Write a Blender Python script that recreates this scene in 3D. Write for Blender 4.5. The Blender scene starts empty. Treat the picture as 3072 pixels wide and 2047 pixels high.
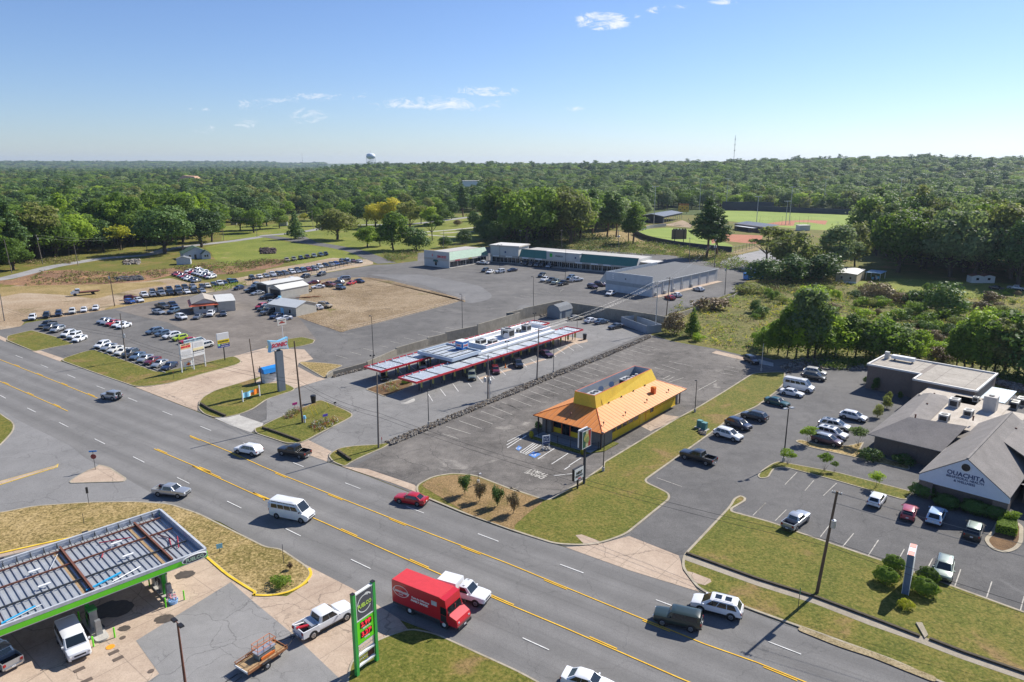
import bpy, bmesh, math, random
from mathutils import Vector, Matrix, noise
R=math.radians
random.seed(7)
C=bpy.context.scene.collection
# ---------------------------------------------------------------- camera model (real lens, real height)
SW,SH,FOC,CH=3072.,2047.,2132.,45.5
PITCH=math.atan(531.5/FOC)
CPH,SPH=math.cos(PITCH),math.sin(PITCH)
SURVEY={'P':(0,0,1),'F':(0,0,1.30557),'A':(0,900,.17),'C':(360,780,.17),'D':(700,730,.17),'E':(1060,980,340/2221),'J':(1380,940,.17),'R':(1560,1080,500/2353),'S':(700,1160,380/2353),'Q':(380,1780,420/2353),'U':(0,1500,640/2353),'V':(1900,560,500/2353),'X':(1040,1730,110/616),'Y':(2700,1370,372/2160),'Z':(1240,720,320/2353),'W':(1560,730,440/2353)}
for i,x in enumerate((0,760,1520,2272)):
    SURVEY['T%d'%(i+1)]=(x,440,.34);SURVEY['M%d'%(i+1)]=(x,900,.34);SURVEY['B%d'%(i+1)]=(x,1400,800/1939)
def px(c,u,v):
    a,b,s=SURVEY[c]; return a+u*s,b+v*s
def at(c,u,v,z=0.):
    """survey reading -> ground point at height z"""
    x,y=px(c,u,v); dx=(x-SW/2)/FOC; dz=-(y-SH/2)/FOC
    r=Vector((dx,CPH+dz*SPH,-SPH+dz*CPH)); t=(z-CH)/r.z
    return Vector((r.x*t,r.y*t,z))
def height_at(b,c,u,v):
    x,y=px(c,u,v); dx=(x-SW/2)/FOC; dz=-(y-SH/2)/FOC
    r=Vector((dx,CPH+dz*SPH,-SPH+dz*CPH)); return CH+r.z*((b.x*r.x+b.y*r.y)/(r.x**2+r.y**2))
def poly(spec,z=0.):
    """'M1 1,2 3,4 B2 5,6' -> list of points"""
    out=[];c=None
    for w in spec.split():
        if ',' in w:
            u,v=w.split(','); out.append(at(c,float(u),float(v),z))
        else: c=w
    return out
def rounded(pts,r=1.2,n=4,closed=True):
    out=[];N=len(pts)
    for i,p in enumerate(pts):
        if not closed and i in(0,N-1): out.append(p);continue
        a=pts[i-1];b=pts[(i+1)%N]
        da,db=(a-p),(b-p)
        if da.length<1e-4 or db.length<1e-4: continue
        k=min(r,da.length*.48,db.length*.48)
        s=p+da.normalized()*k;e=p+db.normalized()*k
        for j in range(n+1):
            t=j/n; out.append(s*(1-t)**2+p*2*t*(1-t)+e*t*t)
    return out
def area(pts): return .5*sum(pts[i-1].x*p.y-p.x*pts[i-1].y for i,p in enumerate(pts))
def inset(pts,d):
    if area(pts)<0: pts=pts[::-1]
    out=[];N=len(pts)
    for i,p in enumerate(pts):
        a=(p-pts[i-1]);b=(pts[(i+1)%N]-p)
        if a.length<1e-4:a=b
        if b.length<1e-4:b=a
        a.normalize();b.normalize()
        na=Vector((-a.y,a.x,0));nb=Vector((-b.y,b.x,0));m=(na+nb)
        if m.length<.1:m=na
        m.normalize();k=d/max(.5,m.dot(na)); out.append(p+m*k)
    return out
# ---------------------------------------------------------------- materials
MATS={}
def _nt(name):
    m=bpy.data.materials.new(name);m.use_nodes=True;nt=m.node_tree
    return m,nt,nt.nodes['Principled BSDF']
def ramp(nt,fac,stops):
    r=nt.nodes.new('ShaderNodeValToRGB');nt.links.new(fac,r.inputs[0]);e=r.color_ramp.elements
    while len(e)<len(stops): e.new(.5)
    for x,(p,c) in zip(e,stops): x.position=p;x.color=(c[0],c[1],c[2],1)
    return r.outputs[0]
def coords(nt,scale=(1,1,1),rot=0.,obj=True):
    t=nt.nodes.new('ShaderNodeTexCoord');m=nt.nodes.new('ShaderNodeMapping');m.inputs[3].default_value=scale;m.inputs[2].default_value=(0,0,rot)
    nt.links.new(t.outputs['Object'],m.inputs[0]);return m.outputs[0]
def noi(nt,co,scale,detail=4,rough=.6,dist=0):
    n=nt.nodes.new('ShaderNodeTexNoise');n.inputs['Scale'].default_value=scale;n.inputs['Detail'].default_value=detail;n.inputs['Roughness'].default_value=rough;n.inputs['Distortion'].default_value=dist
    nt.links.new(co,n.inputs['Vector']);return n.outputs[0]
def mixc(nt,fac,a,b,mode='MIX'):
    m=nt.nodes.new('ShaderNodeMix');m.data_type='RGBA';m.blend_type=mode
    for s,v in ((0,fac),(6,a),(7,b)):
        if hasattr(v,'is_output'): nt.links.new(v,m.inputs[s])
        elif s==0: m.inputs[0].default_value=v
        else: m.inputs[s].default_value=(v[0],v[1],v[2],1)
    return m.outputs[2]
def mth(nt,op,a,b=0.,c=None):
    m=nt.nodes.new('ShaderNodeMath');m.operation=op
    for i,v in enumerate((a,b)+((c,) if c is not None else ())):
        if hasattr(v,'is_output'): nt.links.new(v,m.inputs[i])
        else: m.inputs[i].default_value=v
    return m.outputs[0]
def bump(nt,bs,h,dist=.02,st=.5):
    b=nt.nodes.new('ShaderNodeBump');b.inputs['Distance'].default_value=dist;b.inputs['Strength'].default_value=st
    nt.links.new(h,b.inputs['Height']);nt.links.new(b.outputs[0],bs.inputs['Normal'])
def mat(name,col,rough=.7,metal=0.,var=.12,scale=1.5,fine=0.,coat=0.,emit=None,spec=None):
    if name in MATS: return MATS[name]
    m,nt,b=_nt(name)
    b.inputs['Roughness'].default_value=rough;b.inputs['Metallic'].default_value=metal
    if coat: b.inputs['Coat Weight'].default_value=coat;b.inputs['Coat Roughness'].default_value=.05
    if spec is not None: b.inputs['Specular IOR Level'].default_value=spec
    co=coords(nt)
    if var:
        f=noi(nt,co,scale,5,.65)
        c=ramp(nt,f,[(.3,[x*(1-var) for x in col]),(.7,[min(1,x*(1+var)) for x in col])])
        if fine:
            g=noi(nt,co,scale*14,3,.7);c=mixc(nt,mth(nt,'MULTIPLY',mth(nt,'SUBTRACT',g,.35),fine),c,(0.02,.02,.018))
        nt.links.new(c,b.inputs['Base Color'])
    else: b.inputs['Base Color'].default_value=(*col,1)
    if emit: b.inputs['Emission Color'].default_value=(*emit[0],1);b.inputs['Emission Strength'].default_value=emit[1]
    MATS[name]=m;return m
def ribbed(name,col,axis=0,period=.5,depth=.04,rough=.45,metal=.0,dark=.75,rot=0.):
    """standing-seam / corrugated sheet: ribs along one object axis"""
    if name in MATS: return MATS[name]
    m,nt,b=_nt(name);b.inputs['Roughness'].default_value=rough;b.inputs['Metallic'].default_value=metal
    co=coords(nt,rot=rot);s=nt.nodes.new('ShaderNodeSeparateXYZ');nt.links.new(co,s.inputs[0])
    v=mth(nt,'FRACT',mth(nt,'DIVIDE',s.outputs[axis],period));k=mth(nt,'ABSOLUTE',mth(nt,'SUBTRACT',v,.5))
    h=ramp(nt,k,[(.36,(0,0,0)),(.47,(1,1,1))])
    n=noi(nt,co,.7,5,.6);c=ramp(nt,n,[(.3,[x*.88 for x in col]),(.7,[min(1,x*1.1) for x in col])])
    st=noi(nt,coords(nt,(.15,2.5,1) if axis==0 else (2.5,.15,1)),1.2,4,.7);c=mixc(nt,mth(nt,'MULTIPLY',st,.35),c,[x*dark for x in col]);c=mixc(nt,mth(nt,'MULTIPLY',h,.38),c,[x*.5 for x in col])
    nt.links.new(c,b.inputs['Base Color']);bump(nt,b,h,depth,.9);MATS[name]=m;return m
def brick(name,c1,c2,mortar,scale=4.,vertical=True):
    if name in MATS: return MATS[name]
    m,nt,b=_nt(name);b.inputs['Roughness'].default_value=.9
    t=nt.nodes.new('ShaderNodeTexCoord');s=nt.nodes.new('ShaderNodeSeparateXYZ');nt.links.new(t.outputs['Object'],s.inputs[0])
    cb=nt.nodes.new('ShaderNodeCombineXYZ');nt.links.new(mth(nt,'ADD',s.outputs[0],s.outputs[1]),cb.inputs[0]);nt.links.new(s.outputs[2],cb.inputs[1])
    k=nt.nodes.new('ShaderNodeTexBrick');nt.links.new(cb.outputs[0],k.inputs[0]);k.inputs['Scale'].default_value=scale
    for i,c in ((1,c1),(2,c2),(3,mortar)): k.inputs[i].default_value=(*c,1)
    k.inputs['Mortar Size'].default_value=.02
    n=noi(nt,t.outputs['Object'],.8,4);c=mixc(nt,mth(nt,'MULTIPLY',n,.5),k.outputs[0],[x*.6 for x in c1])
    nt.links.new(c,b.inputs['Base Color']);MATS[name]=m;return m
def ground_mat(name,stops,s1=.05,s2=.4,fine=.5,fscale=6.,crack=0.,rot=0.,stripe=None,bmp=.03,joints=None,patch=None,streak=None):
    m,nt,b=_nt(name);b.inputs['Roughness'].default_value=.95;b.inputs['Specular IOR Level'].default_value=.2
    co=coords(nt)
    f=mth(nt,'ADD',mth(nt,'MULTIPLY',noi(nt,co,s1,6,.6,.6),.6),mth(nt,'MULTIPLY',noi(nt,co,s2,5,.65),.4))
    f=mth(nt,'ADD',mth(nt,'MULTIPLY',mth(nt,'SUBTRACT',f,.5),1.7),.5)
    c=ramp(nt,f,stops)
    if patch:
        for pc,ps,th in patch:
            g=noi(nt,co,ps,5,.6,.8);c=mixc(nt,ramp(nt,g,[(th,(0,0,0)),(th+.09,(1,1,1))]),c,pc)
    g=noi(nt,coords(nt,streak) if streak else co,fscale,4,.75)
    dk=[x*.45 for x in stops[0][1]];lt=[min(1,x*1.6) for x in stops[-1][1]]
    c=mixc(nt,mth(nt,'MULTIPLY',ramp(nt,g,[(.35,(1,1,1)),(.5,(0,0,0))]),fine),c,dk)
    c=mixc(nt,mth(nt,'MULTIPLY',ramp(nt,g,[(.52,(0,0,0)),(.7,(1,1,1))]),fine*.7),c,lt)
    if stripe: # long wear bands along a road direction: (angle, period, amount)
        rc=coords(nt,rot=-stripe[0]);s=nt.nodes.new('ShaderNodeSeparateXYZ');nt.links.new(rc,s.inputs[0])
        w=mth(nt,'SINE',mth(nt,'MULTIPLY',mth(nt,'ADD',s.outputs[1],mth(nt,'MULTIPLY',noi(nt,co,.02,2),1.5)),6.283/stripe[1]))
        st=noi(nt,coords(nt,(.02,1.6,1),rot=0),1.0,3,.6)
        c=mixc(nt,mth(nt,'MULTIPLY',mth(nt,'ADD',mth(nt,'MULTIPLY',w,.5),.5),stripe[2]),c,[x*.6 for x in stops[0][1]])
        cm=nt.nodes.new('ShaderNodeMapping');nt.links.new(rc,cm.inputs[0]);cm.inputs[3].default_value=(.03,2.2,1)
        c=mixc(nt,mth(nt,'MULTIPLY',ramp(nt,noi(nt,cm.outputs[0],1.,4,.6),[(.5,(0,0,0)),(.75,(1,1,1))]),.35),c,[x*.55 for x in stops[0][1]])
    if crack:
        for sc,wd in ((.09,.006),(.22,.006)):
            v=nt.nodes.new('ShaderNodeTexVoronoi');v.feature='DISTANCE_TO_EDGE';v.inputs['Scale'].default_value=sc
            dm=nt.nodes.new('ShaderNodeVectorMath');dm.operation='ADD';nt.links.new(co,dm.inputs[0])
            nn=nt.nodes.new('ShaderNodeTexNoise');nn.inputs['Scale'].default_value=.35;nn.inputs['Detail'].default_value=5;nt.links.new(co,nn.inputs['Vector'])
            sv=nt.nodes.new('ShaderNodeVectorMath');sv.operation='SCALE';sv.inputs['Scale'].default_value=3.2;nt.links.new(nn.outputs[1],sv.inputs[0]);nt.links.new(sv.outputs[0],dm.inputs[1])
            nt.links.new(dm.outputs[0],v.inputs['Vector'])
            k=ramp(nt,v.outputs['Distance'],[(0,(1,1,1)),(wd*(1.3 if sc<.1 else 2),(0,0,0))])
            msk=ramp(nt,noi(nt,co,.06,3),[(.45,(0,0,0)),(.6,(1,1,1))]) if sc>.1 else 1.
            k=mth(nt,'MULTIPLY',k,msk if msk!=1. else 1.)
            c=mixc(nt,mth(nt,'MULTIPLY',k,crack),c,(.03,.03,.03))
    if joints:
        rc=coords(nt,rot=-joints[0]);s=nt.nodes.new('ShaderNodeSeparateXYZ');nt.links.new(rc,s.inputs[0])
        for ax,per in ((0,joints[1]),(1,joints[2])):
            k=mth(nt,'ABSOLUTE',mth(nt,'SUBTRACT',mth(nt,'FRACT',mth(nt,'DIVIDE',s.outputs[ax],per)),.5))
            c=mixc(nt,mth(nt,'MULTIPLY',ramp(nt,k,[(.5-.05/per,(0,0,0)),(.5-.03/per,(1,1,1))]),joints[3]),c,(.06,.055,.05))
    nt.links.new(c,b.inputs['Base Color']);bump(nt,b,g,bmp,.6);MATS[name]=m;return m
# ---------------------------------------------------------------- mesh builder
class MB:
    def __init__(s): s.v=[];s.f=[];s.k=[];s.mats=[]
    def mi(s,m):
        if m not in s.mats: s.mats.append(m)
        return s.mats.index(m)
    def face(s,pts,m):
        n=len(s.v);s.v+=[tuple(p) for p in pts];s.f.append(tuple(range(n,n+len(pts))));s.k.append(s.mi(m))
    def box(s,c,d,m,rz=0.,top=None,skip=''):
        x,y,z=c;a,b,h=d[0]/2,d[1]/2,d[2]/2;cr,sr=math.cos(rz),math.sin(rz);t=top or 1.
        n=len(s.v)
        for zz,k in ((-h,1.),(h,t)):
            for sx,sy in ((-1,-1),(1,-1),(1,1),(-1,1)):
                X,Y=sx*a*k,sy*b*k;s.v.append((x+X*cr-Y*sr,y+X*sr+Y*cr,z+zz))
        k=s.mi(m)
        for nm,f in (('b',(3,2,1,0)),('t',(4,5,6,7)),('s',(0,1,5,4)),('s',(1,2,6,5)),('s',(2,3,7,6)),('s',(3,0,4,7))):
            if nm in skip: continue
            s.f.append(tuple(n+i for i in f));s.k.append(k)
    def prism(s,pts,z0,z1,m,mt=None,bottom=True):
        pts=[Vector((p[0],p[1],0)) for p in pts]
        if area(pts)<0: pts=pts[::-1]
        n=len(s.v);N=len(pts);s.v+=[(p.x,p.y,z0) for p in pts]+[(p.x,p.y,z1) for p in pts];k=s.mi(m);kt=s.mi(mt or m)
        for i in range(N): s.f.append((n+i,n+(i+1)%N,n+N+(i+1)%N,n+N+i));s.k.append(k)
        s.f.append(tuple(n+N+i for i in range(N)));s.k.append(kt)
        if bottom: s.f.append(tuple(n+i for i in reversed(range(N))));s.k.append(k)
    def tube(s,p0,p1,r0,r1,m,n=8,cap=True):
        p0,p1=Vector(p0),Vector(p1);d=(p1-p0)
        if d.length<1e-6:return
        d.normalize();u=d.cross(Vector((0,0,1)))
        if u.length<1e-3:u=Vector((1,0,0))
        u.normalize();w=d.cross(u);b=len(s.v);k=s.mi(m)
        for p,r in ((p0,r0),(p1,r1)):
            for i in range(n):
                a=6.28318*i/n;s.v.append(tuple(p+u*(r*math.cos(a))+w*(r*math.sin(a))))
        for i in range(n): s.f.append((b+i,b+(i+1)%n,b+n+(i+1)%n,b+n+i));s.k.append(k)
        if cap: s.f.append(tuple(b+i for i in reversed(range(n))));s.k.append(k);s.f.append(tuple(b+n+i for i in range(n)));s.k.append(k)
    def path(s,pts,r,m,n=5):
        for a,b in zip(pts,pts[1:]): s.tube(a,b,r,r,m,n,False)
    def rings(s,rings,m,close=True,cap=True,mts=None):
        b=len(s.v);N=len(rings[0]);k=s.mi(m)
        for r in rings: s.v+=[tuple(p) for p in r]
        for j in range(len(rings)-1):
            for i in range(N if close else N-1):
                s.f.append((b+j*N+i,b+j*N+(i+1)%N,b+(j+1)*N+(i+1)%N,b+(j+1)*N+i));s.k.append(k if not mts else s.mi(mts[i]))
        if cap: s.f.append(tuple(b+i for i in reversed(range(N))));s.k.append(k);s.f.append(tuple(b+(len(rings)-1)*N+i for i in range(N)));s.k.append(k)
    def cyl(s,x,y,z0,z1,r,m,n=12,r1=None): s.tube((x,y,z0),(x,y,z1),r,r if r1 is None else r1,m,n)
    def disc(s,c,nrm,r,m,n=16,t=.02,ry=None):
        c=Vector(c);nrm=Vector(nrm).normalized();s.tube(c-nrm*t/2,c+nrm*t/2,r,r,m,n)
    def add(s,o):
        n=len(s.v);s.v+=o.v;mp=[s.mi(m) for m in o.mats];s.f+=[tuple(i+n for i in f) for f in o.f];s.k+=[mp[k] for k in o.k]
    def mesh(s,name,smooth=0):
        me=bpy.data.meshes.new(name);me.from_pydata(s.v,[],s.f)
        for m in s.mats: me.materials.append(m)
        me.polygons.foreach_set('material_index',s.k)
        if smooth: 
            me.polygons.foreach_set('use_smooth',[True]*len(s.f))
            try: me.set_sharp_from_angle(angle=R(smooth))
            except Exception: pass
        me.update();return me
    def build(s,name,parent=None,smooth=0,loc=None,rz=0.):
        o=bpy.data.objects.new(name,s.mesh(name,smooth));C.objects.link(o)
        if parent is not None:o.parent=parent
        if loc is not None:o.location=loc
        if rz:o.rotation_euler[2]=rz
        return o
def tag(o,label=None,cat=None,group=None,kind=None):
    if label:o['label']=label
    if cat:o['category']=cat
    if group:o['group']=group
    if kind:o['kind']=kind
    return o
def thing(name,label,cat,loc=(0,0,0),rz=0.,group=None):
    o=bpy.data.objects.new(name,None);C.objects.link(o);o.location=loc;o.rotation_euler[2]=rz;o.empty_display_size=.5
    return tag(o,label,cat,group)
def solo(mb,name,label,cat,loc=(0,0,0),rz=0.,group=None,smooth=0):
    return tag(mb.build(name,None,smooth,loc,rz),label,cat,group)
def structure(mb,name,smooth=0): return tag(mb.build(name,None,smooth),kind='structure')
def copy_tree(o,parent=None):
    c=o.copy();C.objects.link(c)
    if parent is not None:c.parent=parent
    for ch in KIDS.get(o.name,[]): copy_tree(ch,c)
    return c
KIDS={}
def index_kids(root):
    for o in [root]+list(root.children_recursive): KIDS[o.name]=list(o.children)
def text_mb(s,size,m,bold=.0,align='CENTER',font_scale_x=1.,depth=.02,shear=0.):
    """lettering as real mesh lying in the XZ plane, facing -Y, centred on the origin"""
    cu=bpy.data.curves.new('lettering','FONT');cu.body=s;cu.size=size;cu.align_x=align;cu.align_y='CENTER';cu.offset=bold;cu.extrude=depth/2;cu.resolution_u=2;cu.space_line=.85;cu.shear=shear
    o=bpy.data.objects.new('lettering',cu);C.objects.link(o)
    dg=bpy.context.evaluated_depsgraph_get();me=bpy.data.meshes.new_from_object(o.evaluated_get(dg))
    mb=MB();k=mb.mi(m)
    mb.v=[(v.co.x*font_scale_x,-v.co.z,v.co.y) for v in me.vertices];mb.f=[tuple(p.vertices) for p in me.polygons];mb.k=[k]*len(mb.f)
    bpy.data.objects.remove(o);bpy.data.curves.remove(cu);bpy.data.meshes.remove(me);return mb
def moved(mb,loc=(0,0,0),rz=0.,rx=0.,scale=1.):
    M=Matrix.Translation(loc)@Matrix.Rotation(rz,4,'Z')@Matrix.Rotation(rx,4,'X')@Matrix.Scale(scale,4)
    mb.v=[tuple(M@Vector(v)) for v in mb.v];return mb
# ---------------------------------------------------------------- palette
RD=R(-34.7) # heading of the highway
AX=R(51.)   # heading of the lots, square to it
g_road=ground_mat('asphalt_highway',[(.3,(.170,.165,.158)),(.7,(.226,.219,.209))],.03,.3,.3,9.,crack=.2,stripe=(RD,3.66,.36))
g_lot=ground_mat('asphalt_lot',[(.3,(.110,.106,.101)),(.7,(.178,.170,.160))],.035,.25,.35,8.,crack=.4,patch=[((.20,.19,.175),.06,.62)])
g_drive=ground_mat('asphalt_pale',[(.3,(.180,.175,.167)),(.7,(.250,.242,.230))],.06,.4,.3,8.,crack=.4,joints=(AX,6.,5.,.35))
g_old=ground_mat('asphalt_worn',[(.22,(.080,.073,.066)),(.5,(.145,.133,.120)),(.78,(.225,.205,.182))],.09,.5,.4,8.,crack=.6,streak=(1,1,1),patch=[((.31,.285,.25),.13,.62)])
g_dark=ground_mat('asphalt_dark',[(.3,(.106,.103,.100)),(.7,(.165,.159,.152))],.05,.4,.45,10.,crack=.25,patch=[((.17,.165,.158),.1,.64)])
g_brown=ground_mat('asphalt_gravelly',[(.3,(.14,.122,.105)),(.7,(.225,.198,.170))],.08,.5,.5,9.)
g_conc=ground_mat('concrete_tan',[(.25,(.36,.27,.20)),(.75,(.52,.41,.31))],.12,.8,.22,6.,crack=.5,joints=(AX,5.5,4.6,.35),patch=[((.30,.23,.175),.25,.64)])
g_pave=ground_mat('concrete_grey',[(.3,(.36,.34,.31)),(.7,(.50,.48,.43))],.2,1.,.2,8.)
g_kerb=ground_mat('kerb_concrete',[(.3,(.30,.26,.19)),(.7,(.44,.385,.29))],.4,1.5,.25,9.)
g_kyel=ground_mat('kerb_yellow_paint',[(.3,(.62,.40,.03)),(.7,(.78,.54,.06))],.4,1.5,.25,9.)
GR=(.090,.130,.016);OLV=(.235,.215,.040)
g_grass=ground_mat('grass_lawn',[(.10,(.080,.098,.014)),(.42,(.120,.130,.020)),(.64,(.170,.148,.030)),(.88,(.25,.175,.065))],.12,.6,.7,3.2,patch=[((.23,.155,.062),.12,.57),((.088,.108,.015),.2,.62)])
g_dry=ground_mat('grass_dry',[(.2,(.15,.125,.032)),(.5,(.29,.21,.085)),(.8,(.42,.31,.15))],.12,.7,.95,3.2,patch=[((.10,.115,.022),.17,.68)])
g_field=ground_mat('grass_field',[(.2,(.10,.135,.018)),(.5,(.165,.195,.028)),(.85,(.26,.25,.055))],.05,.35,.8,2.2,patch=[((.30,.25,.09),.06,.6)])
g_dirt=ground_mat('dirt_pale',[(.15,(.19,.135,.075)),(.4,(.33,.24,.15)),(.62,(.42,.33,.23)),(.85,(.52,.44,.34))],.025,.12,.6,2.,patch=[((.15,.115,.045),.05,.56),((.40,.25,.11),.035,.6)])
g_red=ground_mat('infield_clay',[(.3,(.34,.135,.075)),(.7,(.44,.19,.11))],.05,.3,.2,3.)
g_turf=ground_mat('turf_bright',[(.3,(.19,.26,.045)),(.7,(.26,.32,.065))],.02,.1,.25,2.)
g_meadow=ground_mat('meadow_rough',[(.15,(.045,.06,.014)),(.4,(.105,.11,.026)),(.6,(.175,.155,.042)),(.85,(.29,.235,.085))],.04,.25,.9,1.3,patch=[((.15,.105,.06),.07,.62)])
g_forest=ground_mat('wood_floor',[(.3,(.05,.075,.014)),(.7,(.09,.12,.022))],.01,.1,.6,1.)
g_gravel=ground_mat('gravel_road',[(.3,(.24,.235,.23)),(.7,(.34,.33,.32))],.1,.5,.4,4.)
g_bark=ground_mat('mulch',[(.3,(.10,.06,.03)),(.7,(.20,.12,.06))],.5,2.,.6,8.)
w_line=ground_mat('paint_white_worn',[(.3,(.55,.54,.50)),(.7,(.80,.79,.76))],.5,3.,.3,12.,bmp=.002)
w_faint=ground_mat('paint_white_faded',[(.3,(.28,.26,.23)),(.7,(.60,.57,.50))],.8,4.,.3,12.,bmp=.002)
y_line=ground_mat('paint_yellow_road',[(.3,(.68,.38,.03)),(.7,(.85,.52,.06))],.5,3.,.25,12.,bmp=.002)
b_paint=mat('paint_blue_accessible',(.07,.20,.50),.8,var=.2,scale=3)
# ---------------------------------------------------------------- terrain
HILL=[(-900,0),(480,0),(700,4),(860,24),(1050,26),(1250,26),(1500,31),(1750,35),(2353,38),(3400,38)]
def lerp_tab(T,x):
    if x<=T[0][0]:return T[0][1]
    for (a,va),(b,vb) in zip(T,T[1:]):
        if x<=b: return va+(vb-va)*(x-a)/(b-a)
    return T[-1][1]
def sst(a,b,x):
    t=max(0,min(1,(x-a)/(b-a)));return t*t*(3-2*t)
def ground_z(x,y):
    r=math.hypot(x,y)
    if y<300 or r<800: return 0.
    fx=1176.5+1633.*x/max(y,1.)
    h=lerp_tab(HILL,fx)*sst(840,2250,r)
    n=noise.noise(Vector((x*.0016,y*.0016,3.1)))*9*sst(900,1600,r)
    far=(46+14*noise.noise(Vector((x*.0004,y*.0004,1.))))*sst(5200,8800,r)*(1-sst(500,1100,fx))
    far+=40*sst(5200,8800,r)*sst(500,1100,fx)
    return max(0,h+n*(.45 if fx<650 else 1.)+far-(0 if fx<650 else 14*sst(2500,3300,r)))
def build_terrain():
    mb=MB();rs=[0,40,80,130,190,260,340,430,520,600,680,760,840,930,1020,1120,1230,1350,1480,1620,1780,1950,2120,2300,2500,2750,3100,3600,4200,5000,5800,6600,7400,8200,9000,10000,11500,13000]
    N=120
    def P(i,j):
        a=6.28318*j/N+1.5708;x=rs[i]*math.cos(a);y=rs[i]*math.sin(a)
        return (x,y,ground_z(x,y) if rs[i]<12000 else 30.)
    mats=[g_grass,g_forest];mb.mi(g_grass);mb.mi(g_forest)
    mb.v.append((0,0,0))
    for i in range(1,len(rs)):
        for j in range(N): mb.v.append(P(i,j))
    for j in range(N): mb.f.append((0,1+j,1+(j+1)%N));mb.k.append(0)
    for i in range(1,len(rs)-1):
        for j in range(N):
            a=1+(i-1)*N;b=1+i*N;mb.f.append((a+j,b+j,b+(j+1)%N,a+(j+1)%N));mb.k.append(0 if rs[i]<640 else 1)
    structure(mb,'ground',smooth=60)
build_terrain()
LV=[0]
def sheet(name,pts,m,level,r=0,kind='structure'):
    if r: pts=rounded(pts,r)
    if area(pts)<0: pts=pts[::-1]
    LV[0]+=1
    z=.004+level*.0045+LV[0]*.00006
    mb=MB();mb.face([(p.x,p.y,z) for p in pts],m);return structure(mb,name)
def island(name,pts,m,r=1.,h=.13,km=None,w=.2,level=0):
    """raised planted area inside a kerb"""
    if r: pts=rounded(pts,r)
    if area(pts)<0: pts=pts[::-1]
    if km is not None:
        mb=MB();ins=inset(pts,w);n=len(pts)
        for i in range(n):
            j=(i+1)%n;a,b,c,d=pts[i],pts[j],ins[j],ins[i]
            mb.face([(a.x,a.y,0),(b.x,b.y,0),(b.x,b.y,h),(a.x,a.y,h)],km)
            mb.face([(a.x,a.y,h),(b.x,b.y,h),(c.x,c.y,h),(d.x,d.y,h)],km)
        structure(mb,'kerb');inner=inset(pts,w*.9)
        LV[0]+=1;mb=MB();mb.face([(p.x,p.y,h-.012-.00006*LV[0]) for p in inner],m);structure(mb,name)
    else:
        LV[0]+=1;mb=MB();mb.prism(pts,0,h-.01-.00006*LV[0],m,bottom=False);structure(mb,name)
def strip_pts(line,w,side=0):
    a=[];b=[]
    for i,p in enumerate(line):
        d=(line[min(i+1,len(line)-1)]-line[max(i-1,0)]).normalized();n=Vector((-d.y,d.x,0))
        a.append(p+n*w*(.5+side*.5));b.append(p-n*w*(.5-side*.5))
    return a+b[::-1]
def lines(name,segs,w,m,z):
    mb=MB()
    for a,b in segs:
        d=(b-a);n=Vector((-d.y,d.x,0)).normalized()*w/2
        mb.face([(p.x,p.y,z) for p in (a-n,b-n,b+n,a+n)],m)
    return structure(mb,name)
# regions beyond the lots -------------------------------------------------
sheet('dirt_lot',poly('T1 -300,1290 0,1250 330,1200 700,1190 1000,1210 1300,1190 1500,1160 1700,1210 1940,1190 2353,1110 T2 100,1090 400,1040 700,980 1050,1000 1060,1040 T1 2353,1200 2100,1245 1560,1330 1010,1440 900,1500 230,1529 M1 180,240 0,265 -300,300'),g_dirt,0,3)
sheet('clay_bank',poly('T1 -200,1180 0,1215 180,1230 400,1225 900,1215 1300,1190 1490,1140 1700,1120 1960,1130 2353,1080 T2 260,1040 300,990 60,1000 T1 2353,980 2050,1060 1850,1040 1500,1075 1100,1110 600,1090 340,1100 100,1180'),ground_mat('red_clay_bank',[(.2,(.11,.065,.04)),(.45,(.24,.135,.08)),(.75,(.42,.24,.11))],.05,.35,.8,1.6,patch=[((.16,.13,.05),.08,.6)]),1,3)
sheet('field',poly('T1 1800,890 2353,780 T2 60,800 350,850 640,890 900,930 950,1010 700,980 400,1040 250,1000 T1 2353,990 2050,1050 1900,1000 1860,930'),g_field,2,3)
sheet('green_yard',poly('T1 350,1090 700,1040 850,1000 1500,1000 1560,1020 1480,1075 1100,1090 600,1090'),g_grass,3,2)
sheet('park_lawn',poly('T1 1980,700 2353,690 T2 60,700 500,640 900,640 1400,620 2100,600 2100,800 1750,870 1500,920 1000,960 600,880 300,800 0,820 T1 2353,790 1950,830'),g_field,1,3)
sheet('park_grass',poly('T2 1380,640 2110,620 2110,740 1700,800 1500,830 1380,760'),g_field,2,3)
sheet('meadow',poly('M3 1390,150 1560,0 T3 1560,1440 2000,1290 2120,1190 2353,1150 T4 100,1120 800,1190 2353,1210 3000,1250 3000,1529 M4 2353,760 2090,640 1560,560 1330,500 980,560 700,560 330,540 M3 2353,520 2130,470 1830,420 1480,360 1270,300 1330,200'),g_meadow,0,2)
sheet('yard_lawn',poly('T4 780,1210 1100,1160 1900,1190 2500,1230 2500,1300 1900,1340 1500,1370 1250,1280 1000,1250'),g_field,2,3)
sheet('dirt_track',poly('M4 870,180 1140,205 1400,250 1700,310 1740,345 1480,300 1300,265 1000,230 860,200'),g_dirt,3)
sheet('rough_grass',poly('T1 -200,1275 0,1240 330,1225 900,1215 1400,1190 1490,1215 1250,1250 1010,1300 850,1345 560,1310 200,1290 0,1330'),g_dry,2,3);sheet('rough_grass',poly('T1 900,1440 1010,1400 1250,1385 1100,1340 1300,1330 1480,1290 1560,1240 1900,1200 1960,1230 1600,1300 1560,1335 1010,1440'),g_dry,2,2)
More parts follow.
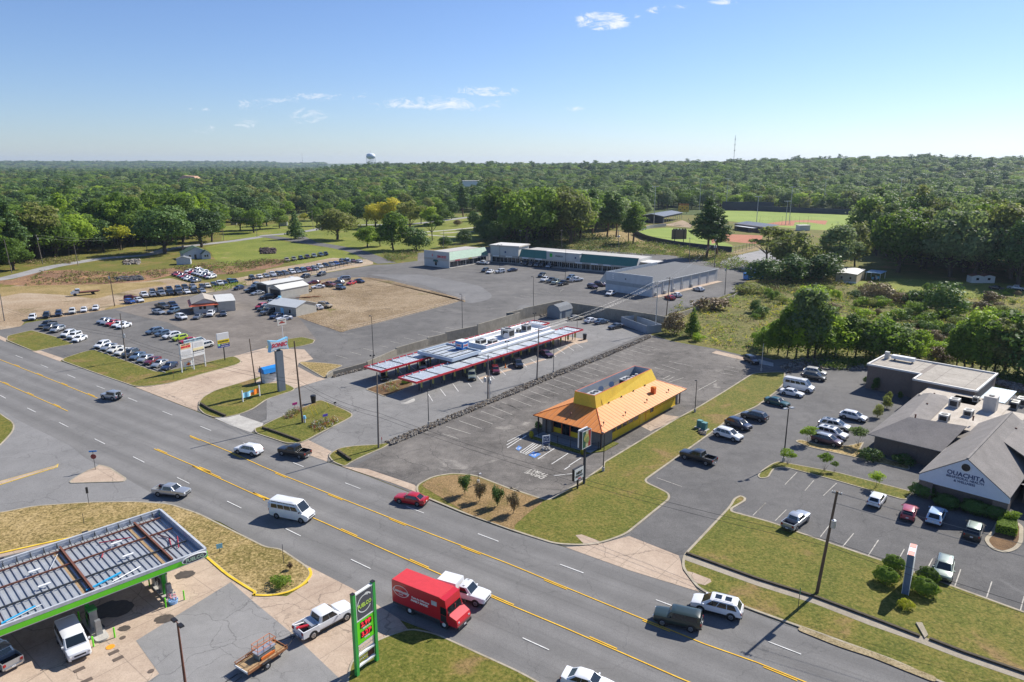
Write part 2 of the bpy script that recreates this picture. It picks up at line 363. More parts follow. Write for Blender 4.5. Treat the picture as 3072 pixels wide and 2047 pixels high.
# roads at the back
def road(name,spec,w,m,level): return sheet(name,strip_pts(rounded(poly(spec),8,4,False),w),m,level)
road('back_road','T1 -300,1200 0,1175 230,1120 450,1060 700,1020 900,985 1300,960 1500,900 1780,865 2050,835 2353,790 T2 100,785 300,770 520,740 700,700 1000,690 1350,690 1700,650 2000,610',7.5,g_gravel,4)
road('access_road','T2 100,790 350,825 500,850 700,880 900,920 1050,980 1180,1030',9,g_lot,5)
road('park_road','T2 380,780 480,830 520,850',6,g_lot,5)
road('park_path','T2 1300,770 1700,740 1950,715 2150,695',4,g_pave,4);road('park_path','T2 1400,765 1650,790 1850,800',3.,g_pave,4);road('park_path','T2 1650,765 1850,752 1990,750',3.,g_pave,4)
sheet('gravel_lot',poly('T3 1900,1010 1970,975 2240,915 T4 0,900 250,960 250,1030 60,1050 T3 2240,1040 2200,1110 2110,1190 2040,1150 1900,1110 1830,1060'),g_gravel,4,2)
# sports fields
sheet('ball_field',poly('T3 1130,770 1200,730 1420,715 1650,730 1800,800 1990,870 2000,935 1800,900 1500,870 1250,820'),g_turf,3,3)
sheet('infield',poly('T3 1800,780 2000,775 2260,785 2240,860 2080,850 1900,830 1810,860'),g_red,4,2)
sheet('ball_field',poly('T3 1690,600 1950,565 2353,570 T4 400,590 740,600 970,610 980,650 600,740 300,720 0,690 T3 1990,660 1700,640'),g_turf,3,3)
sheet('infield',poly('T4 80,680 250,655 450,648 620,655 600,690 460,670 330,668 320,700 150,695'),g_red,4)
sheet('bullpen',poly('T3 1400,690 1550,650 1640,690 1620,715 1420,700'),g_dirt,5)
sheet('field_margin',poly('T3 760,730 1000,750 1270,690 1400,690 1140,760 1250,830 1500,880 1950,940 2240,860 2240,910 1900,985 1300,930 1100,860 800,800'),g_dry,2,2)
# ---------------------------------------------------------------- asphalt
sheet('parking_lot',poly('M1 -300,200 -300,330 P 0,1014 98,1052 184,1082 292,1120 401,1158 591,1234 700,1278 855,1330 985,1386 1100,1426 1250,1485 1390,1543 1540,1596 1697,1641 1891,1711 2098,1775 2272,1841 2520,1930 2705,1998 2830,2060 3600,2400 3900,1900 3500,1330 2740,1090 M4 1200,520 700,560 250,520 M3 2353,530 2200,485 2130,500 1830,430 1480,370 1270,310 1320,280 1390,150 1400,140 T3 1560,1440 2000,1290 2110,1190 2200,1110 1900,1040 1450,960 0,870 T2 1450,940 1450,1010 1200,1040 1060,1045 650,1115 250,1180 0,1220 T1 2100,1240 1900,1290 1560,1330 1300,1375 1010,1430 M1 900,95 230,205 180,235 0,265'),g_lot,6)
def_h='M1 -600,90 -300,225 0,345 290,455 540,545 860,655 1180,768 1740,990 P 700,1280 855,1332 985,1388 1100,1428 1250,1487 1390,1545 1540,1598 1697,1643 1891,1713 2098,1777 2272,1843 2520,1932 2705,2000 2830,2062 3600,2420 2600,2600 1900,2170 1650,2067 1560,2017 1309,1903 1197,1860 1057,1769 904,1691 800,1645 660,1567 577,1538 511,1514 412,1508 264,1510 99,1522 0,1542 -300,1600 -500,1150'
sheet('road',poly(def_h),g_road,8)
sheet('side_street',poly('M1 -300,900 0,960 130,1050 400,1180 620,1290 740,1390 830,1440 B1 920,90 1240,275 1000,258 640,262 240,290 0,340 -500,420 -700,100'),ground_mat('asphalt_side',[(.3,(.19,.186,.18)),(.7,(.25,.244,.236))],.04,.3,.35,9.,crack=.3),9,2)
sheet('restaurant_lot',poly('M2 890,1480 1180,1300 1500,1180 2353,790 M3 0,860 600,600 1270,330 1480,380 1830,440 2130,510 2300,570 2353,630 2170,655 1900,825 1700,935 1480,1065 850,1445 B3 700,0 510,130 330,240 300,250 0,150 B2 1939,190 1620,65 1450,50 1300,75 1180,140 830,30'),g_old,10)
sheet('clinic_lot',poly('B3 890,510 1190,240 1190,200 1000,110 M3 1320,1529 1780,1210 2000,1030 M4 0,945 190,800 240,740 250,640 300,560 700,560 P 2640,1090 3500,1330 3900,1900 3300,2050 B4 2100,1120 1939,1065 950,705 300,482 B3 1939,410 1640,330 1740,250 1745,225 1700,210 1650,225 1620,290 1290,640 1245,645'),g_dark,10)
sheet('drive_in_lot',poly('M2 460,1270 870,1030 860,980 640,890 560,900 480,940 120,1080 0,1110 M1 2353,1060 2353,905 M2 120,880 370,790 650,690 1000,600 2353,205 M3 0,215 490,160 1250,290 600,560 0,800 M2 2353,755 1560,1110 1160,1250 1100,1280 900,1290 760,1310 680,1370'),g_drive,10)
sheet('dealer_lot',poly('T1 1010,1440 1560,1335 2100,1250 T2 0,1225 100,1450 M2 400,150 560,360 100,420 0,440 M1 2060,500 1640,615 1570,500 1700,300 1480,200 1250,150'),g_brown,10)
for spec in ('T2 1000,1130 1500,1130 2000,1230 2110,1310 2090,1350 1900,1390 1850,1360 1700,1300 1500,1220 1200,1160','T2 2250,1500 2353,1400 T3 200,1400 450,1380 0,1500'):
    sheet('lot_patch',poly(spec),ground_mat('asphalt_patch',[(.3,(.15,.148,.145)),(.7,(.20,.195,.19))],.1,.5,.25,8.),11,4)
sheet('brown_field',poly('M2 830,270 1500,100 1870,0 T2 1870,1380 1800,1330 1600,1280 1200,1180 1000,1155 700,1160 480,1200 420,1300 350,1500 M2 385,150 780,290'),ground_mat('dead_grass_dirt',[(.15,(.12,.085,.045)),(.4,(.215,.155,.09)),(.66,(.32,.245,.16)),(.88,(.42,.31,.17))],.05,.3,.8,2.2,patch=[((.14,.125,.03),.06,.6),((.13,.095,.06),.09,.62)]),12,2)
# fuel station ground
sheet('forecourt',poly('P -300,1720 0,1655 223,1605 371,1576 536,1590 625,1660 681,1726 743,1765 800,1789 860,1790 925,1750 904,1689 1057,1767 1197,1858 1225,1891 1144,1916 1078,1953 1049,1994 1040,2047 1000,2200 -300,2300'),g_conc,10)
sheet('forecourt_patch',poly('P 693,1748 760,1806 875,1901 1016,2035 1080,2120 900,2300 300,2300 430,2100 440,2050 478,2023 408,1924'),ground_mat('asphalt_fine',[(.3,(.215,.210,.202)),(.7,(.275,.268,.258))],.1,.8,.4,14.,crack=.45),12)
sheet('forecourt_strip',poly('B1 0,662 540,532 640,545 0,720'),g_lot,12)
# aprons
for spec in ('M1 0,318 60,345 50,372 0,350 -200,270 -200,235','M1 285,455 360,450 560,518 530,545','M1 1190,770 1300,768 1500,740 1850,640 2140,550 2060,500 2353,420 M2 100,420 450,440 530,525 400,560 390,590 560,680 640,700 340,790 270,735 0,740 M1 2353,660 2100,740 1900,800 1800,850 1745,910 1740,985','M1 1890,1045 2000,1040 2120,1012 S 120,540 560,690 530,740 400,800 330,860 0,745','S 1240,1060 1400,1000 1830,1215 1760,1270 1740,1400 1300,1240','B2 640,0 830,20 1170,135 1250,215 1020,125','B3 430,590 560,580 700,560 890,508 1250,650 1265,690 1280,760 1390,905 1400,914 900,760'):
    sheet('driveway_apron',poly(spec),g_conc if 'S 120' not in spec else g_pave,12)
# ---------------------------------------------------------------- islands
island('grass_island',poly('A 110,715 130,640 560,540 1000,660 1310,780 900,850 640,910 570,905'),g_grass,1.2,km=g_kerb)
island('grass_verge',poly('M1 545,540 560,518 720,465 830,440 1000,500 1390,640 1620,600 2060,498 2110,520 2135,550 2090,575 1850,640 1500,740 1300,768 1190,768 860,655'),g_grass,1.5,km=g_kerb)
island('grass_island',poly('M2 400,560 425,548 640,560 800,580 740,605 660,640 650,680 620,690'),g_dry,1.2,km=g_kerb)
island('grass_island',poly('M2 100,420 300,350 430,330 545,355 530,385 430,410 250,440 140,440'),g_grass,1.,km=g_kerb)
island('sign_island',poly('M1 1748,960 1755,905 1790,860 1900,800 2100,740 2353,662 M2 0,742 270,735 340,765 370,785 350,805 120,880 0,965 M1 2120,1012 2000,1038 1900,1045 1800,1012'),g_grass,1.2,km=g_kerb)
island('flower_island',poly('S 530,745 570,715 700,650 900,560 1100,480 1300,390 1450,330 1550,270 1640,260 1800,320 2100,450 2210,510 2215,560 2080,640 1800,780 1600,880 1400,990 1280,1045 1120,1068 960,1055 640,950 440,885 392,835 400,785 440,768'),g_grass,1.,km=g_kerb)
island('grass_corner',poly('M2 660,1380 690,1350 760,1310 900,1290 1100,1280 1230,1255 1160,1305 940,1400 860,1440 810,1478 700,1435'),g_grass,1.,km=g_kerb)
island('grass_front',poly('B2 1180,140 1300,75 1450,50 1620,65 1939,190 B3 0,150 300,250 420,180 510,130 700,0 M3 850,1440 1480,1060 1700,940 1900,820 2170,650 2330,640 M4 250,640 240,740 190,800 0,945 M3 2000,1035 1780,1200 1320,1529 B3 1000,110 1130,170 1185,200 1190,240 870,500 700,560 550,580 350,570 130,500 P 1540,1595 1390,1542 1250,1484'),g_grass,1.2,km=g_kerb,w=.3)
island('grass_verge',poly('B3 1275,680 1290,640 1620,290 1650,235 1700,212 1742,232 1738,255 1640,312 1640,330 1939,410 B4 300,480 950,700 1939,1060 2300,1190 2600,1900 P 2830,2058 2705,1996 2520,1928 2272,1839 B3 1395,905 1310,790 1275,740'),g_grass,1.5,km=g_kerb,w=.3)
island('planter_strip',poly('B4 0,72 20,40 100,-15 150,-35 580,45 1135,188 1080,252 540,98 200,8 120,20 80,85 20,92'),g_grass,.8,km=g_kerb)
island('planter_strip',poly('M4 325,1250 380,1235 560,1290 800,1290 945,1255 900,1335 1350,1470 1340,1510 840,1390 440,1300'),g_dry,.8,km=g_kerb)
island('planter_island',poly('B4 1640,535 1700,480 1740,400 1870,395 1935,440 1932,560 1885,612 1800,636 1700,605'),g_bark,1.5,km=g_kerb,w=.45)
island('grass_island',poly('B1 -300,350 0,340 240,290 640,262 1000,258 1240,275 1450,345 1700,470 1939,590 B2 200,600 350,700 405,740 425,785 370,860 250,925 100,945 0,938 B1 1860,920 1800,885 1650,790 1490,650 1350,540 1150,460 900,455 540,515 0,635 -300,700'),g_dry,1.5,km=g_kerb,w=.22)
island('grass_verge',poly('P 1218,1891 1245,1890 1309,1903 1560,2017 1650,2067 1800,2200 1600,2500 1000,2300 1040,2047 1049,1994 1078,1953 1144,1916'),g_grass,1.5,km=g_kerb)
island('grass_roundabout',poly('M1 -300,880 0,1002 60,1045 110,1075 130,1110 120,1160 60,1230 0,1290 -300,1500'),g_grass,1.5,km=g_kerb)
island('traffic_island',poly('B1 488,127 540,85 640,30 M1 850,1480 870,1458 920,1468 B1 800,10 925,92 900,115 700,120'),g_conc,1.,km=g_kerb)
island('traffic_island',poly('B1 -300,150 0,112 400,0 425,-15 418,8 0,138 -300,185'),g_conc,0,km=g_kyel,w=.09)
island('flower_bed',poly('E 235,1240 400,1180 820,1060 1150,1010 1180,1150 900,1280 620,1385'),g_bark,.6,km=g_kerb)
sheet('walkway',poly('E 1000,1500 1190,1410 1215,1440 1200,1470 1050,1525 900,1500'),g_pave,13,.5)
sheet('walkway',poly('J 340,1140 1560,780 2020,500 2250,470 2250,510 2000,560 1560,810 340,1180'),g_conc,13)
sheet('walkway',poly('J 1570,480 1800,400 2250,470 2200,520 1900,560 1700,600'),g_conc,13)
sheet('walkway',poly('M3 1170,1110 1370,1010 1560,1040 1270,1160'),g_conc,13)
sheet('walkway',poly('M3 1810,470 1850,450 2150,520 2110,540'),g_conc,13)
sheet('sidewalk',strip_pts(poly('B3 1300,665 B4 0,850 430,985 830,1140 1200,1270 1500,1385 1939,1535 2400,1710'),1.3),ground_mat('sidewalk_tan',[(.3,(.25,.215,.165)),(.7,(.36,.315,.245))],.2,1.,.3,6.),0)
bpy.data.objects['sidewalk'].location.z=.12
sheet('concrete_pad',poly('B3 1300,765 1350,775 1480,825 1488,845 1440,870 1375,855'),g_conc,0);bpy.data.objects['concrete_pad'].location.z=.11
sheet('concrete_pad',poly('B3 500,505 545,500 680,550 670,570 570,578'),g_conc,0);bpy.data.objects['concrete_pad.001'].location.z=.11
sheet('concrete_pad',poly('M3 2140,500 2353,560 2353,590 2200,560'),g_pave,13)
# ---------------------------------------------------------------- painted markings
ZL=.085
def seg(c,a,b,z=0): return (at(c,*a,z),at(c,*b,z))
wh=[('M1',(138,492),(200,517)),('M1',(360,576),(424,601)),('M1',(596,663),(664,692)),('M1',(852,762),(926,790)),('M1',(1130,868),(1210,900)),('M1',(1434,987),(1521,1021)),('M1',(1766,1118),(1862,1157)),('S',(180,1055),(260,1085)),('M2',(352,1440),(444,1477)),('B2',(667,122),(778,165)),('B2',(1115,295),(1240,342)),('B2',(1633,492),(1782,548)),('B3',(388,715),(558,778)),('B3',(1085,973),(1240,1030)),('B4',(80,1278),(318,1370)),('M1',(-25,832),(52,872)),('M1',(240,957),(316,994)),('M1',(522,1085),(604,1126)),('M1',(835,1230),(926,1275)),('M1',(1175,1388),(1275,1438)),('B1',(1288,83),(1378,127)),('B1',(1652,256),(1755,306)),('B2',(235,455),(345,509)),('B2',(710,679),(852,747)),('B2',(1270,950),(1400,1010)),('B3',(115,1250),(308,1338)),('B3',(900,1610),(1150,1730))]
lines('lane_marking',[seg(*s) for s in wh],.13,w_line,ZL)
def dashed_yellow(pts,inner,ph0,w=.14):
    """solid yellow line with a broken line beside it"""
    segs=list(zip(pts,pts[1:]));lines('centre_line',segs,w,y_line,ZL+.0015)
    L=0;out=[]
    for a,b in segs:
        d=(b-a).normalized();n=Vector((-d.y,d.x,0))*inner;l=(b-a).length;s=ph0-(L%12.19)
        while s<l:
            if s>-3: 
                p=a+d*max(s,0)+n;q=a+d*min(s+3.05,l)+n
                if (q-p).length>.3: out.append((p,q))
            s+=12.19
        L+=l
    lines('centre_line',out,w,y_line,ZL+.001)
dashed_yellow(poly('M1 -250,430 0,530 430,697 860,870'),.26,1.5)
dashed_yellow(poly('M1 -250,605 0,722 300,853 600,985'),.26,6.)
dashed_yellow(poly('M1 1675,1200 2060,1357 B2 60,0 250,80 1140,435 B3 0,705 690,990 1440,1295 B4 0,1430 340,1568 900,1800'),-.26,.5)
dashed_yellow(poly('M1 1360,1318 1858,1529 B1 1400,0 1939,245 B2 0,190 500,405 1000,628 B3 0,1000 430,1180 1250,1540 2000,1850'),.26,.5)
# restaurant stalls
st=[('M3',(1,1010),(55,1018)),('M3',(-5,922),(140,977)),('M3',(40,872),(222,942)),('M3',(120,838),(303,906)),('M3',(195,803),(381,870)),('M3',(270,768),(459,835)),('M3',(345,737),(533,802)),('M3',(418,706),(606,768)),('M3',(490,677),(677,739)),('M3',(560,648),(745,705)),('M3',(625,618),(812,676)),('M3',(692,590),(879,646)),('M3',(757,562),(942,617)),('M3',(820,536),(1000,590)),('M3',(882,510),(1058,558)),('M3',(940,485),(1115,533)),('M3',(1000,460),(1110,492)),('M3',(1050,435),(1223,481)),('M3',(1105,413),(1270,455)),('M3',(1190,400),(1330,433)),('M2',(1670,1185),(1810,1230)),('M2',(1700,1120),(1920,1187)),('M2',(1815,1070),(2017,1140)),('M2',(1915,1030),(2110,1097)),('M2',(2010,985),(2205,1055)),('M2',(2100,945),(2290,1018)),('M2',(2190,905),(2353,970))]
st+=[('M3',(1370,575),(1530,625)),('M3',(1430,545),(1640,590)),('M3',(1305,600),(1480,645)),('M3',(1940,590),(2080,615)),('M3',(1880,645),(2000,665)),('M3',(1920,615),(2050,640)),('M3',(1690,800),(1850,715)),('M3',(1330,690),(1420,710)),('M3',(1430,730),(1560,690)),('M3',(1380,700),(1440,670)),('M3',(1410,715),(1480,680))]
lines('stall_marking',[seg(*s) for s in st],.14,w_faint,ZL)
st=[('R',(0,1310),(190,1180)),('R',(75,1345),(300,1205)),('R',(0,1310),(95,1345)),('R',(30,1325),(215,1190)),('R',(60,1335),(250,1200)),('R',(250,1408),(490,1255)),('R',(447,1478),(680,1325)),('R',(690,1500),(860,1392)),('R',(0,1100),(60,1060)),('R',(0,1135),(95,1075)),('B3',(420,25),(460,0)),('B3',(340,70),(480,55)),('M3',(5,1255),(125,1195)),('M3',(5,1310),(170,1200)),('M3',(0,1285),(150,1197))]
lines('stall_marking',[seg(*s) for s in st],.14,w_line,ZL+.001)
for sp in ('R -60,1265 -20,1215 30,1245 -15,1290','R 118,1350 190,1300 300,1335 205,1392'):
    mb=MB();mb.face([(p.x,p.y,ZL+.0015) for p in poly(sp)],b_paint);structure(mb,'accessible_marking')
def wheelchair(c,ang,s):
    mb=MB();u=Vector((math.cos(ang),math.sin(ang),0));w=Vector((-u.y,u.x,0))
    def q(a,b,wd):
        a=c+u*a[0]*s+w*a[1]*s;b=c+u*b[0]*s+w*b[1]*s;d=(b-a).normalized();n=Vector((-d.y,d.x,0))*wd/2*s
        mb.face([(p.x,p.y,ZL+.003) for p in (a-n,b-n,b+n,a+n)],w_line)
    P=[(math.cos(t)*.3-.05,math.sin(t)*.3-.15) for t in [R(150+i*30) for i in range(9)]]
    for a,b in zip(P,P[1:]): q(a,b,.09)
    q((0,.35),(0,-.05),.1);q((0,-.05),(.25,-.08),.1);q((.25,-.08),(.35,-.35),.1);q((0,.15),(.2,.13),.08);q((-.02,.45),(.02,.5),.13)
    structure(mb,'accessible_symbol')
wheelchair(at('R',208,1345),R(-41),1.1);wheelchair(at('R',-15,1252),R(-41),1.1)
st=[('J',(145,1240),(200,1310)),('J',(305,1120),(405,1235)),('J',(545,1095),(605,1165)),('J',(695,990),(805,1095)),('J',(1120,895),(1180,960)),('J',(1245,815),(1350,890)),('J',(1390,735),(1525,835)),('J',(1610,715),(1695,775)),('J',(1690,610),(1850,720)),('J',(1850,560),(2010,665)),('J',(2030,530),(2165,610)),('E',(1465,1325),(1555,1470)),('E',(1705,1230),(1810,1370)),('E',(1950,1130),(2060,1280)),('E',(870,840),(960,940)),('E',(1110,770),(1220,860))]
lines('stall_marking',[seg(*s) for s in st],.13,w_line,ZL)
st=[('B4',(200,135),(288,45)),('B4',(345,180),(410,105)),('B4',(480,215),(575,125)),('B4',(0,330),(62,268)),('B4',(128,400),(210,318)),('B4',(458,515),(525,430)),('B4',(622,585),(700,490)),('B4',(808,648),(880,538)),('B4',(1008,712),(1068,605)),('B4',(1213,790),(1275,672)),('B4',(1435,875),(1478,752)),('B4',(1665,960),(1705,840)),('B4',(1912,1050),(1939,950)),('B3',(1090,85),(1275,150)),('B3',(1790,360),(1880,270))]
lines('stall_marking',[seg(*s) for s in st],.11,w_faint,ZL)
st=[]
for i in range(9):
    a=at('M2',830+120*i,520-32*i);st.append((a,a+Vector((math.cos(R(-40)),math.sin(R(-40)),0))*-4.5))
    a=at('T3',60+60*i,1330-14*i);st.append((a,a+Vector((math.cos(R(-40)),math.sin(R(-40)),0))*4.5))
st+=[('T3',(470,1280),(500,1265))] and [seg('T3',(470,1280),(500,1262)),seg('T2',(1420,1065),(1560,1088))]
lines('stall_marking',st,.13,w_faint,ZL)
# worn lettering on the restaurant drive
def ground_text(s,p,ang,size,m):
    mb=text_mb(s,size,m,.035,depth=.004);mb=moved(mb,(0,0,0),0,R(-90))
    o=mb.build('painted_word',None,0,(p.x,p.y,ZL+.004),ang);tag(o,kind='structure')
ground_text('DRIVE\nTHRU',at('B3',222,55),R(-41)+R(180),1.3,w_faint)
# cars stops / wheel stops along dealer rows done with the lots
# drains and covers on the forecourt
mb=MB();cv=mat('iron_cover',(.12,.09,.07),.6)
for c,u,v in (('B1',893,1248),('B1',1098,1492)): p=at(c,u,v);mb.cyl(p.x,p.y,.0,.082,.28,cv,16)
for c,u,v in (('B1',860,1400),('B1',578,1480),('B1',633,1560),('B1',828,1355)): p=at(c,u,v);mb.box((p.x,p.y,.05),(.9,.5,.06),cv,R(48))
structure(mb,'manhole_covers')
mb=MB();p=at('B1',803,1316);mb.cyl(p.x,p.y,.0,.081,.4,mat('orange_cover',(.75,.30,.02),.6),16);structure(mb,'tank_cover')

mb=MB();yk=rounded(poly('B2 250,925 100,945 0,938 B1 1860,920 1800,885 1650,790 1490,650 1350,540 1150,460 900,455 540,515 0,635 -300,700'),1.5,4,False)+[]
V=strip_pts([Vector((p.x,p.y,0)) for p in rounded(poly('B2 405,745 425,785 370,860 250,925 100,945 0,938'),1.5,4,False)+yk[6:]],.3)
n_=len(V)//2
for i in range(n_-1):
    a,b,c,d=V[i],V[i+1],V[-i-2],V[-i-1];mb.face([(p.x,p.y,.139) for p in(a,b,c,d)],g_kyel);mb.face([(a.x,a.y,.0),(b.x,b.y,.0),(b.x,b.y,.139),(a.x,a.y,.139)],g_kyel);mb.face([(d.x,d.y,.0),(c.x,c.y,.0),(c.x,c.y,.139),(d.x,d.y,.139)],g_kyel)
structure(mb,'yellow_kerb')

sheet('planting_bed',poly('B2 1215,140 1300,88 1450,62 1620,78 1939,203 B3 0,165 280,252 150,350 60,430 B2 1900,470 1550,345'),ground_mat('bed_dry_brown',[(.2,(.15,.12,.035)),(.5,(.24,.155,.07)),(.8,(.34,.23,.11))],.2,.9,.8,4.),0,1);bpy.data.objects['planting_bed'].location.z=.125
sheet('road_edge_dirt',strip_pts(poly('B4 300,1180 600,1300 850,1380 1050,1462 1300,1560'),.9),ground_mat('edge_dirt',[(.2,(.18,.14,.06)),(.8,(.40,.32,.20))],.3,.9,.7,4.),0,1);bpy.data.objects['road_edge_dirt'].location.z=.125

mb=MB();sm=mat('oil_stain',(.075,.06,.048),.7,0,.3,2.);rs_=random.Random(3)
for c,u,v,r in (('B1',830,1040,1.7),('B1',1345,790,.9),('B1',1195,1112,.8),('B1',905,1180,.5),('B1',640,1180,1.3)):
    p=at(c,u,v);mb.face([(p.x+r*math.cos(k*.2618)*(1+.35*rs_.random()),p.y+r*.8*math.sin(k*.2618)*(1+.35*rs_.random()),.0795) for k in range(24)],sm)
structure(mb,'oil_stains')
# ---------------------------------------------------------------- vehicles
GZ=.07
def paint(name,col,rough=.28,metal=.0): return mat('paint_'+name,col,rough,metal,var=0,coat=.8)
PAINT={'white':paint('white',(.74,.75,.76)),'pearl':paint('pearl',(.66,.65,.60)),'silver':paint('silver',(.42,.44,.46),.3,.5),'grey':paint('grey',(.18,.19,.20),.3,.4),'dark grey':paint('dark_grey',(.065,.07,.078),.3,.3),'black':paint('black',(.010,.011,.013)),'red':paint('red',(.42,.012,.018)),'dark red':paint('dark_red',(.13,.010,.016)),'blue':paint('blue',(.03,.09,.32)),'navy':paint('navy',(.014,.026,.065)),'slate':paint('slate',(.11,.17,.25),.3,.3),'teal':paint('teal',(.015,.085,.09)),'green':paint('green',(.02,.035,.028)),'lime':paint('lime',(.42,.55,.03)),'tan':paint('tan',(.42,.33,.20)),'gold':paint('gold',(.40,.36,.25),.3,.3),'sage':paint('sage',(.27,.32,.27),.3,.4),'pink red':paint('pink_red',(.38,.06,.08)),'plum':paint('plum',(.075,.03,.05)),'orange red':paint('orange_red',(.45,.07,.03)),'brown red':paint('brown_red',(.20,.04,.03)),'pale blue':paint('pale_blue',(.38,.52,.68))}
glass=mat('car_glass',(.012,.018,.022),.06,0,0,spec=.8)
tyre_m=mat('tyre_rubber',(.014,.014,.015),.85,var=0);rim_m=mat('wheel_rim',(.42,.43,.45),.3,.8,0);trim_m=mat('black_trim',(.018,.018,.02),.6,var=0)
chrome=mat('chrome',(.55,.56,.58),.2,.9,0);head_m=mat('headlight_glass',(.62,.64,.66),.12,.3,0);tail_m=mat('taillight_lens',(.30,.012,.012),.2,0,0);plate_m=mat('plate_white',(.6,.6,.6),.5,0,0);under_m=mat('underbody',(.012,.012,.012),.9,0,0)
# kind: L,W, belt z, roof z, hood nose z, [cabin: x windscreen base, x roof front, x roof rear, x rear glass base], nose x rake, wheel r, wheelbase x's, boot z
SPEC={
'sedan':dict(L=4.75,W=1.80,belt=.93,roof=1.44,nose=.72,hood=.93,boot=1.0,cab=(1.05,.30,-1.05,-1.85),wr=.33,wx=(1.42,-1.38),cl=.20),
'coupe':dict(L=4.5,W=1.76,belt=.90,roof=1.34,nose=.68,hood=.88,boot=.95,cab=(.85,.10,-.85,-1.75),wr=.32,wx=(1.35,-1.30),cl=.18),
'hatch':dict(L=4.05,W=1.72,belt=.98,roof=1.52,nose=.80,hood=1.0,boot=1.05,cab=(1.15,.45,-1.55,-1.98),wr=.31,wx=(1.28,-1.25),cl=.20),
'suv':dict(L=4.75,W=1.88,belt=1.06,roof=1.69,nose=.86,hood=1.06,boot=1.10,cab=(1.42,.48,-1.70,-2.26),wr=.37,wx=(1.42,-1.42),cl=.26),
'big suv':dict(L=5.15,W=1.98,belt=1.12,roof=1.80,nose=.93,hood=1.12,boot=1.16,cab=(1.58,.62,-1.98,-2.46),wr=.40,wx=(1.52,-1.55),cl=.30),
'boxy suv':dict(L=4.55,W=1.82,belt=1.08,roof=1.70,nose=1.0,hood=1.08,boot=1.1,cab=(.95,.60,-2.05,-2.22),wr=.37,wx=(1.35,-1.33),cl=.30),
'minivan':dict(L=5.0,W=1.92,belt=1.08,roof=1.72,nose=.88,hood=1.02,boot=1.1,cab=(1.65,.85,-2.15,-2.45),wr=.34,wx=(1.55,-1.45),cl=.22),
'pickup':dict(L=5.75,W=1.98,belt=1.18,roof=1.86,nose=1.06,hood=1.18,boot=1.18,cab=(1.38,.60,-.80,-1.02),wr=.40,wx=(1.85,-1.80),cl=.34,bed=(-1.12,-2.82)),
'small pickup':dict(L=5.2,W=1.78,belt=1.08,roof=1.66,nose=.98,hood=1.08,boot=1.08,cab=(1.10,.50,-.85,-1.05),wr=.35,wx=(1.60,-1.55),cl=.30,bed=(-1.15,-2.55)),
'cap pickup':dict(L=5.8,W=2.0,belt=1.20,roof=1.90,nose=1.08,hood=1.20,boot=1.2,cab=(1.35,.72,-.12,-.30),wr=.39,wx=(1.90,-1.75),cl=.34,cap=(-.42,-2.86)),
'van':dict(L=5.6,W=2.02,belt=1.35,roof=2.02,nose=1.02,hood=1.22,boot=1.3,cab=(1.95,1.15,-2.55,-2.72),wr=.37,wx=(1.80,-1.75),cl=.30,tall=1),
'transit':dict(L=6.0,W=2.06,belt=1.45,roof=2.52,nose=1.0,hood=1.25,boot=1.3,cab=(2.25,1.35,-2.85,-2.96),wr=.36,wx=(2.05,-1.75),cl=.28,tall=2),
'jeep':dict(L=4.3,W=1.80,belt=1.12,roof=1.82,nose=1.02,hood=1.12,boot=1.12,cab=(.70,.42,-1.85,-1.95),wr=.43,wx=(1.30,-1.20),cl=.42,spare=1),
}
def body_mb(S,P):
    mb=MB();L,W=S['L']/2,S['W']/2;cl=S['cl'];wx=S['wx'];wr=S['wr'];rings=[];belt=S['belt'];cab=S['cab']
    xs=[L,L-.06,L-.25,wx[0]+wr+.1,wx[0],cab[0],cab[0]-.5,.0,wx[1]+.5,cab[3],wx[1],-L+.25,-L+.06,-L]
    if 'bed' in S: xs=[x for x in xs if x>S['bed'][0]+.02]+[S['bed'][0]]
    xs=sorted(set(xs),reverse=True)
    for x in xs:
        f=1.
        dn=L-x;dr=x+L
        if dn<.06:f=.80
        elif dn<.25:f=.90
        elif dn<.6:f=.965
        if 'bed' not in S:
            if dr<.06:f=.86
            elif dr<.3:f=.95
        w=W*f
        if x>=cab[0]: t=(x-cab[0])/(L-cab[0]);zt=S['hood']*(1-t**1.6)+S['nose']*t**1.6
        elif x<=cab[3]: t=(cab[3]-x)/max(.01,(L+cab[3]));zt=belt+(S['boot']-belt)*min(1,t*3)
        else: zt=belt
        if dn<.03: zt=S['nose']-.12
        if dr<.03: zt=zt-.10
        zl=cl+(.12 if dn<.1 or dr<.1 else 0);zm=cl+.30*(zt-cl)
        half=[(w*.93,zl),(w,zm),(w*.995,zl+.62*(zt-zl)),(w*.955,zt-.03),(w*.80,zt+.015),(w*.40,zt+.035)]
        ring=[(x,y,z) for y,z in half]+[(x,-y,z) for y,z in half[::-1]]
        rings.append(ring)
    tr=trim_m if ('suv' in S.get('nm','') or 'pickup' in S.get('nm','')) else P
    mb.rings(rings,P,True,True,[tr]+[P]*9+[tr,tr]);return mb
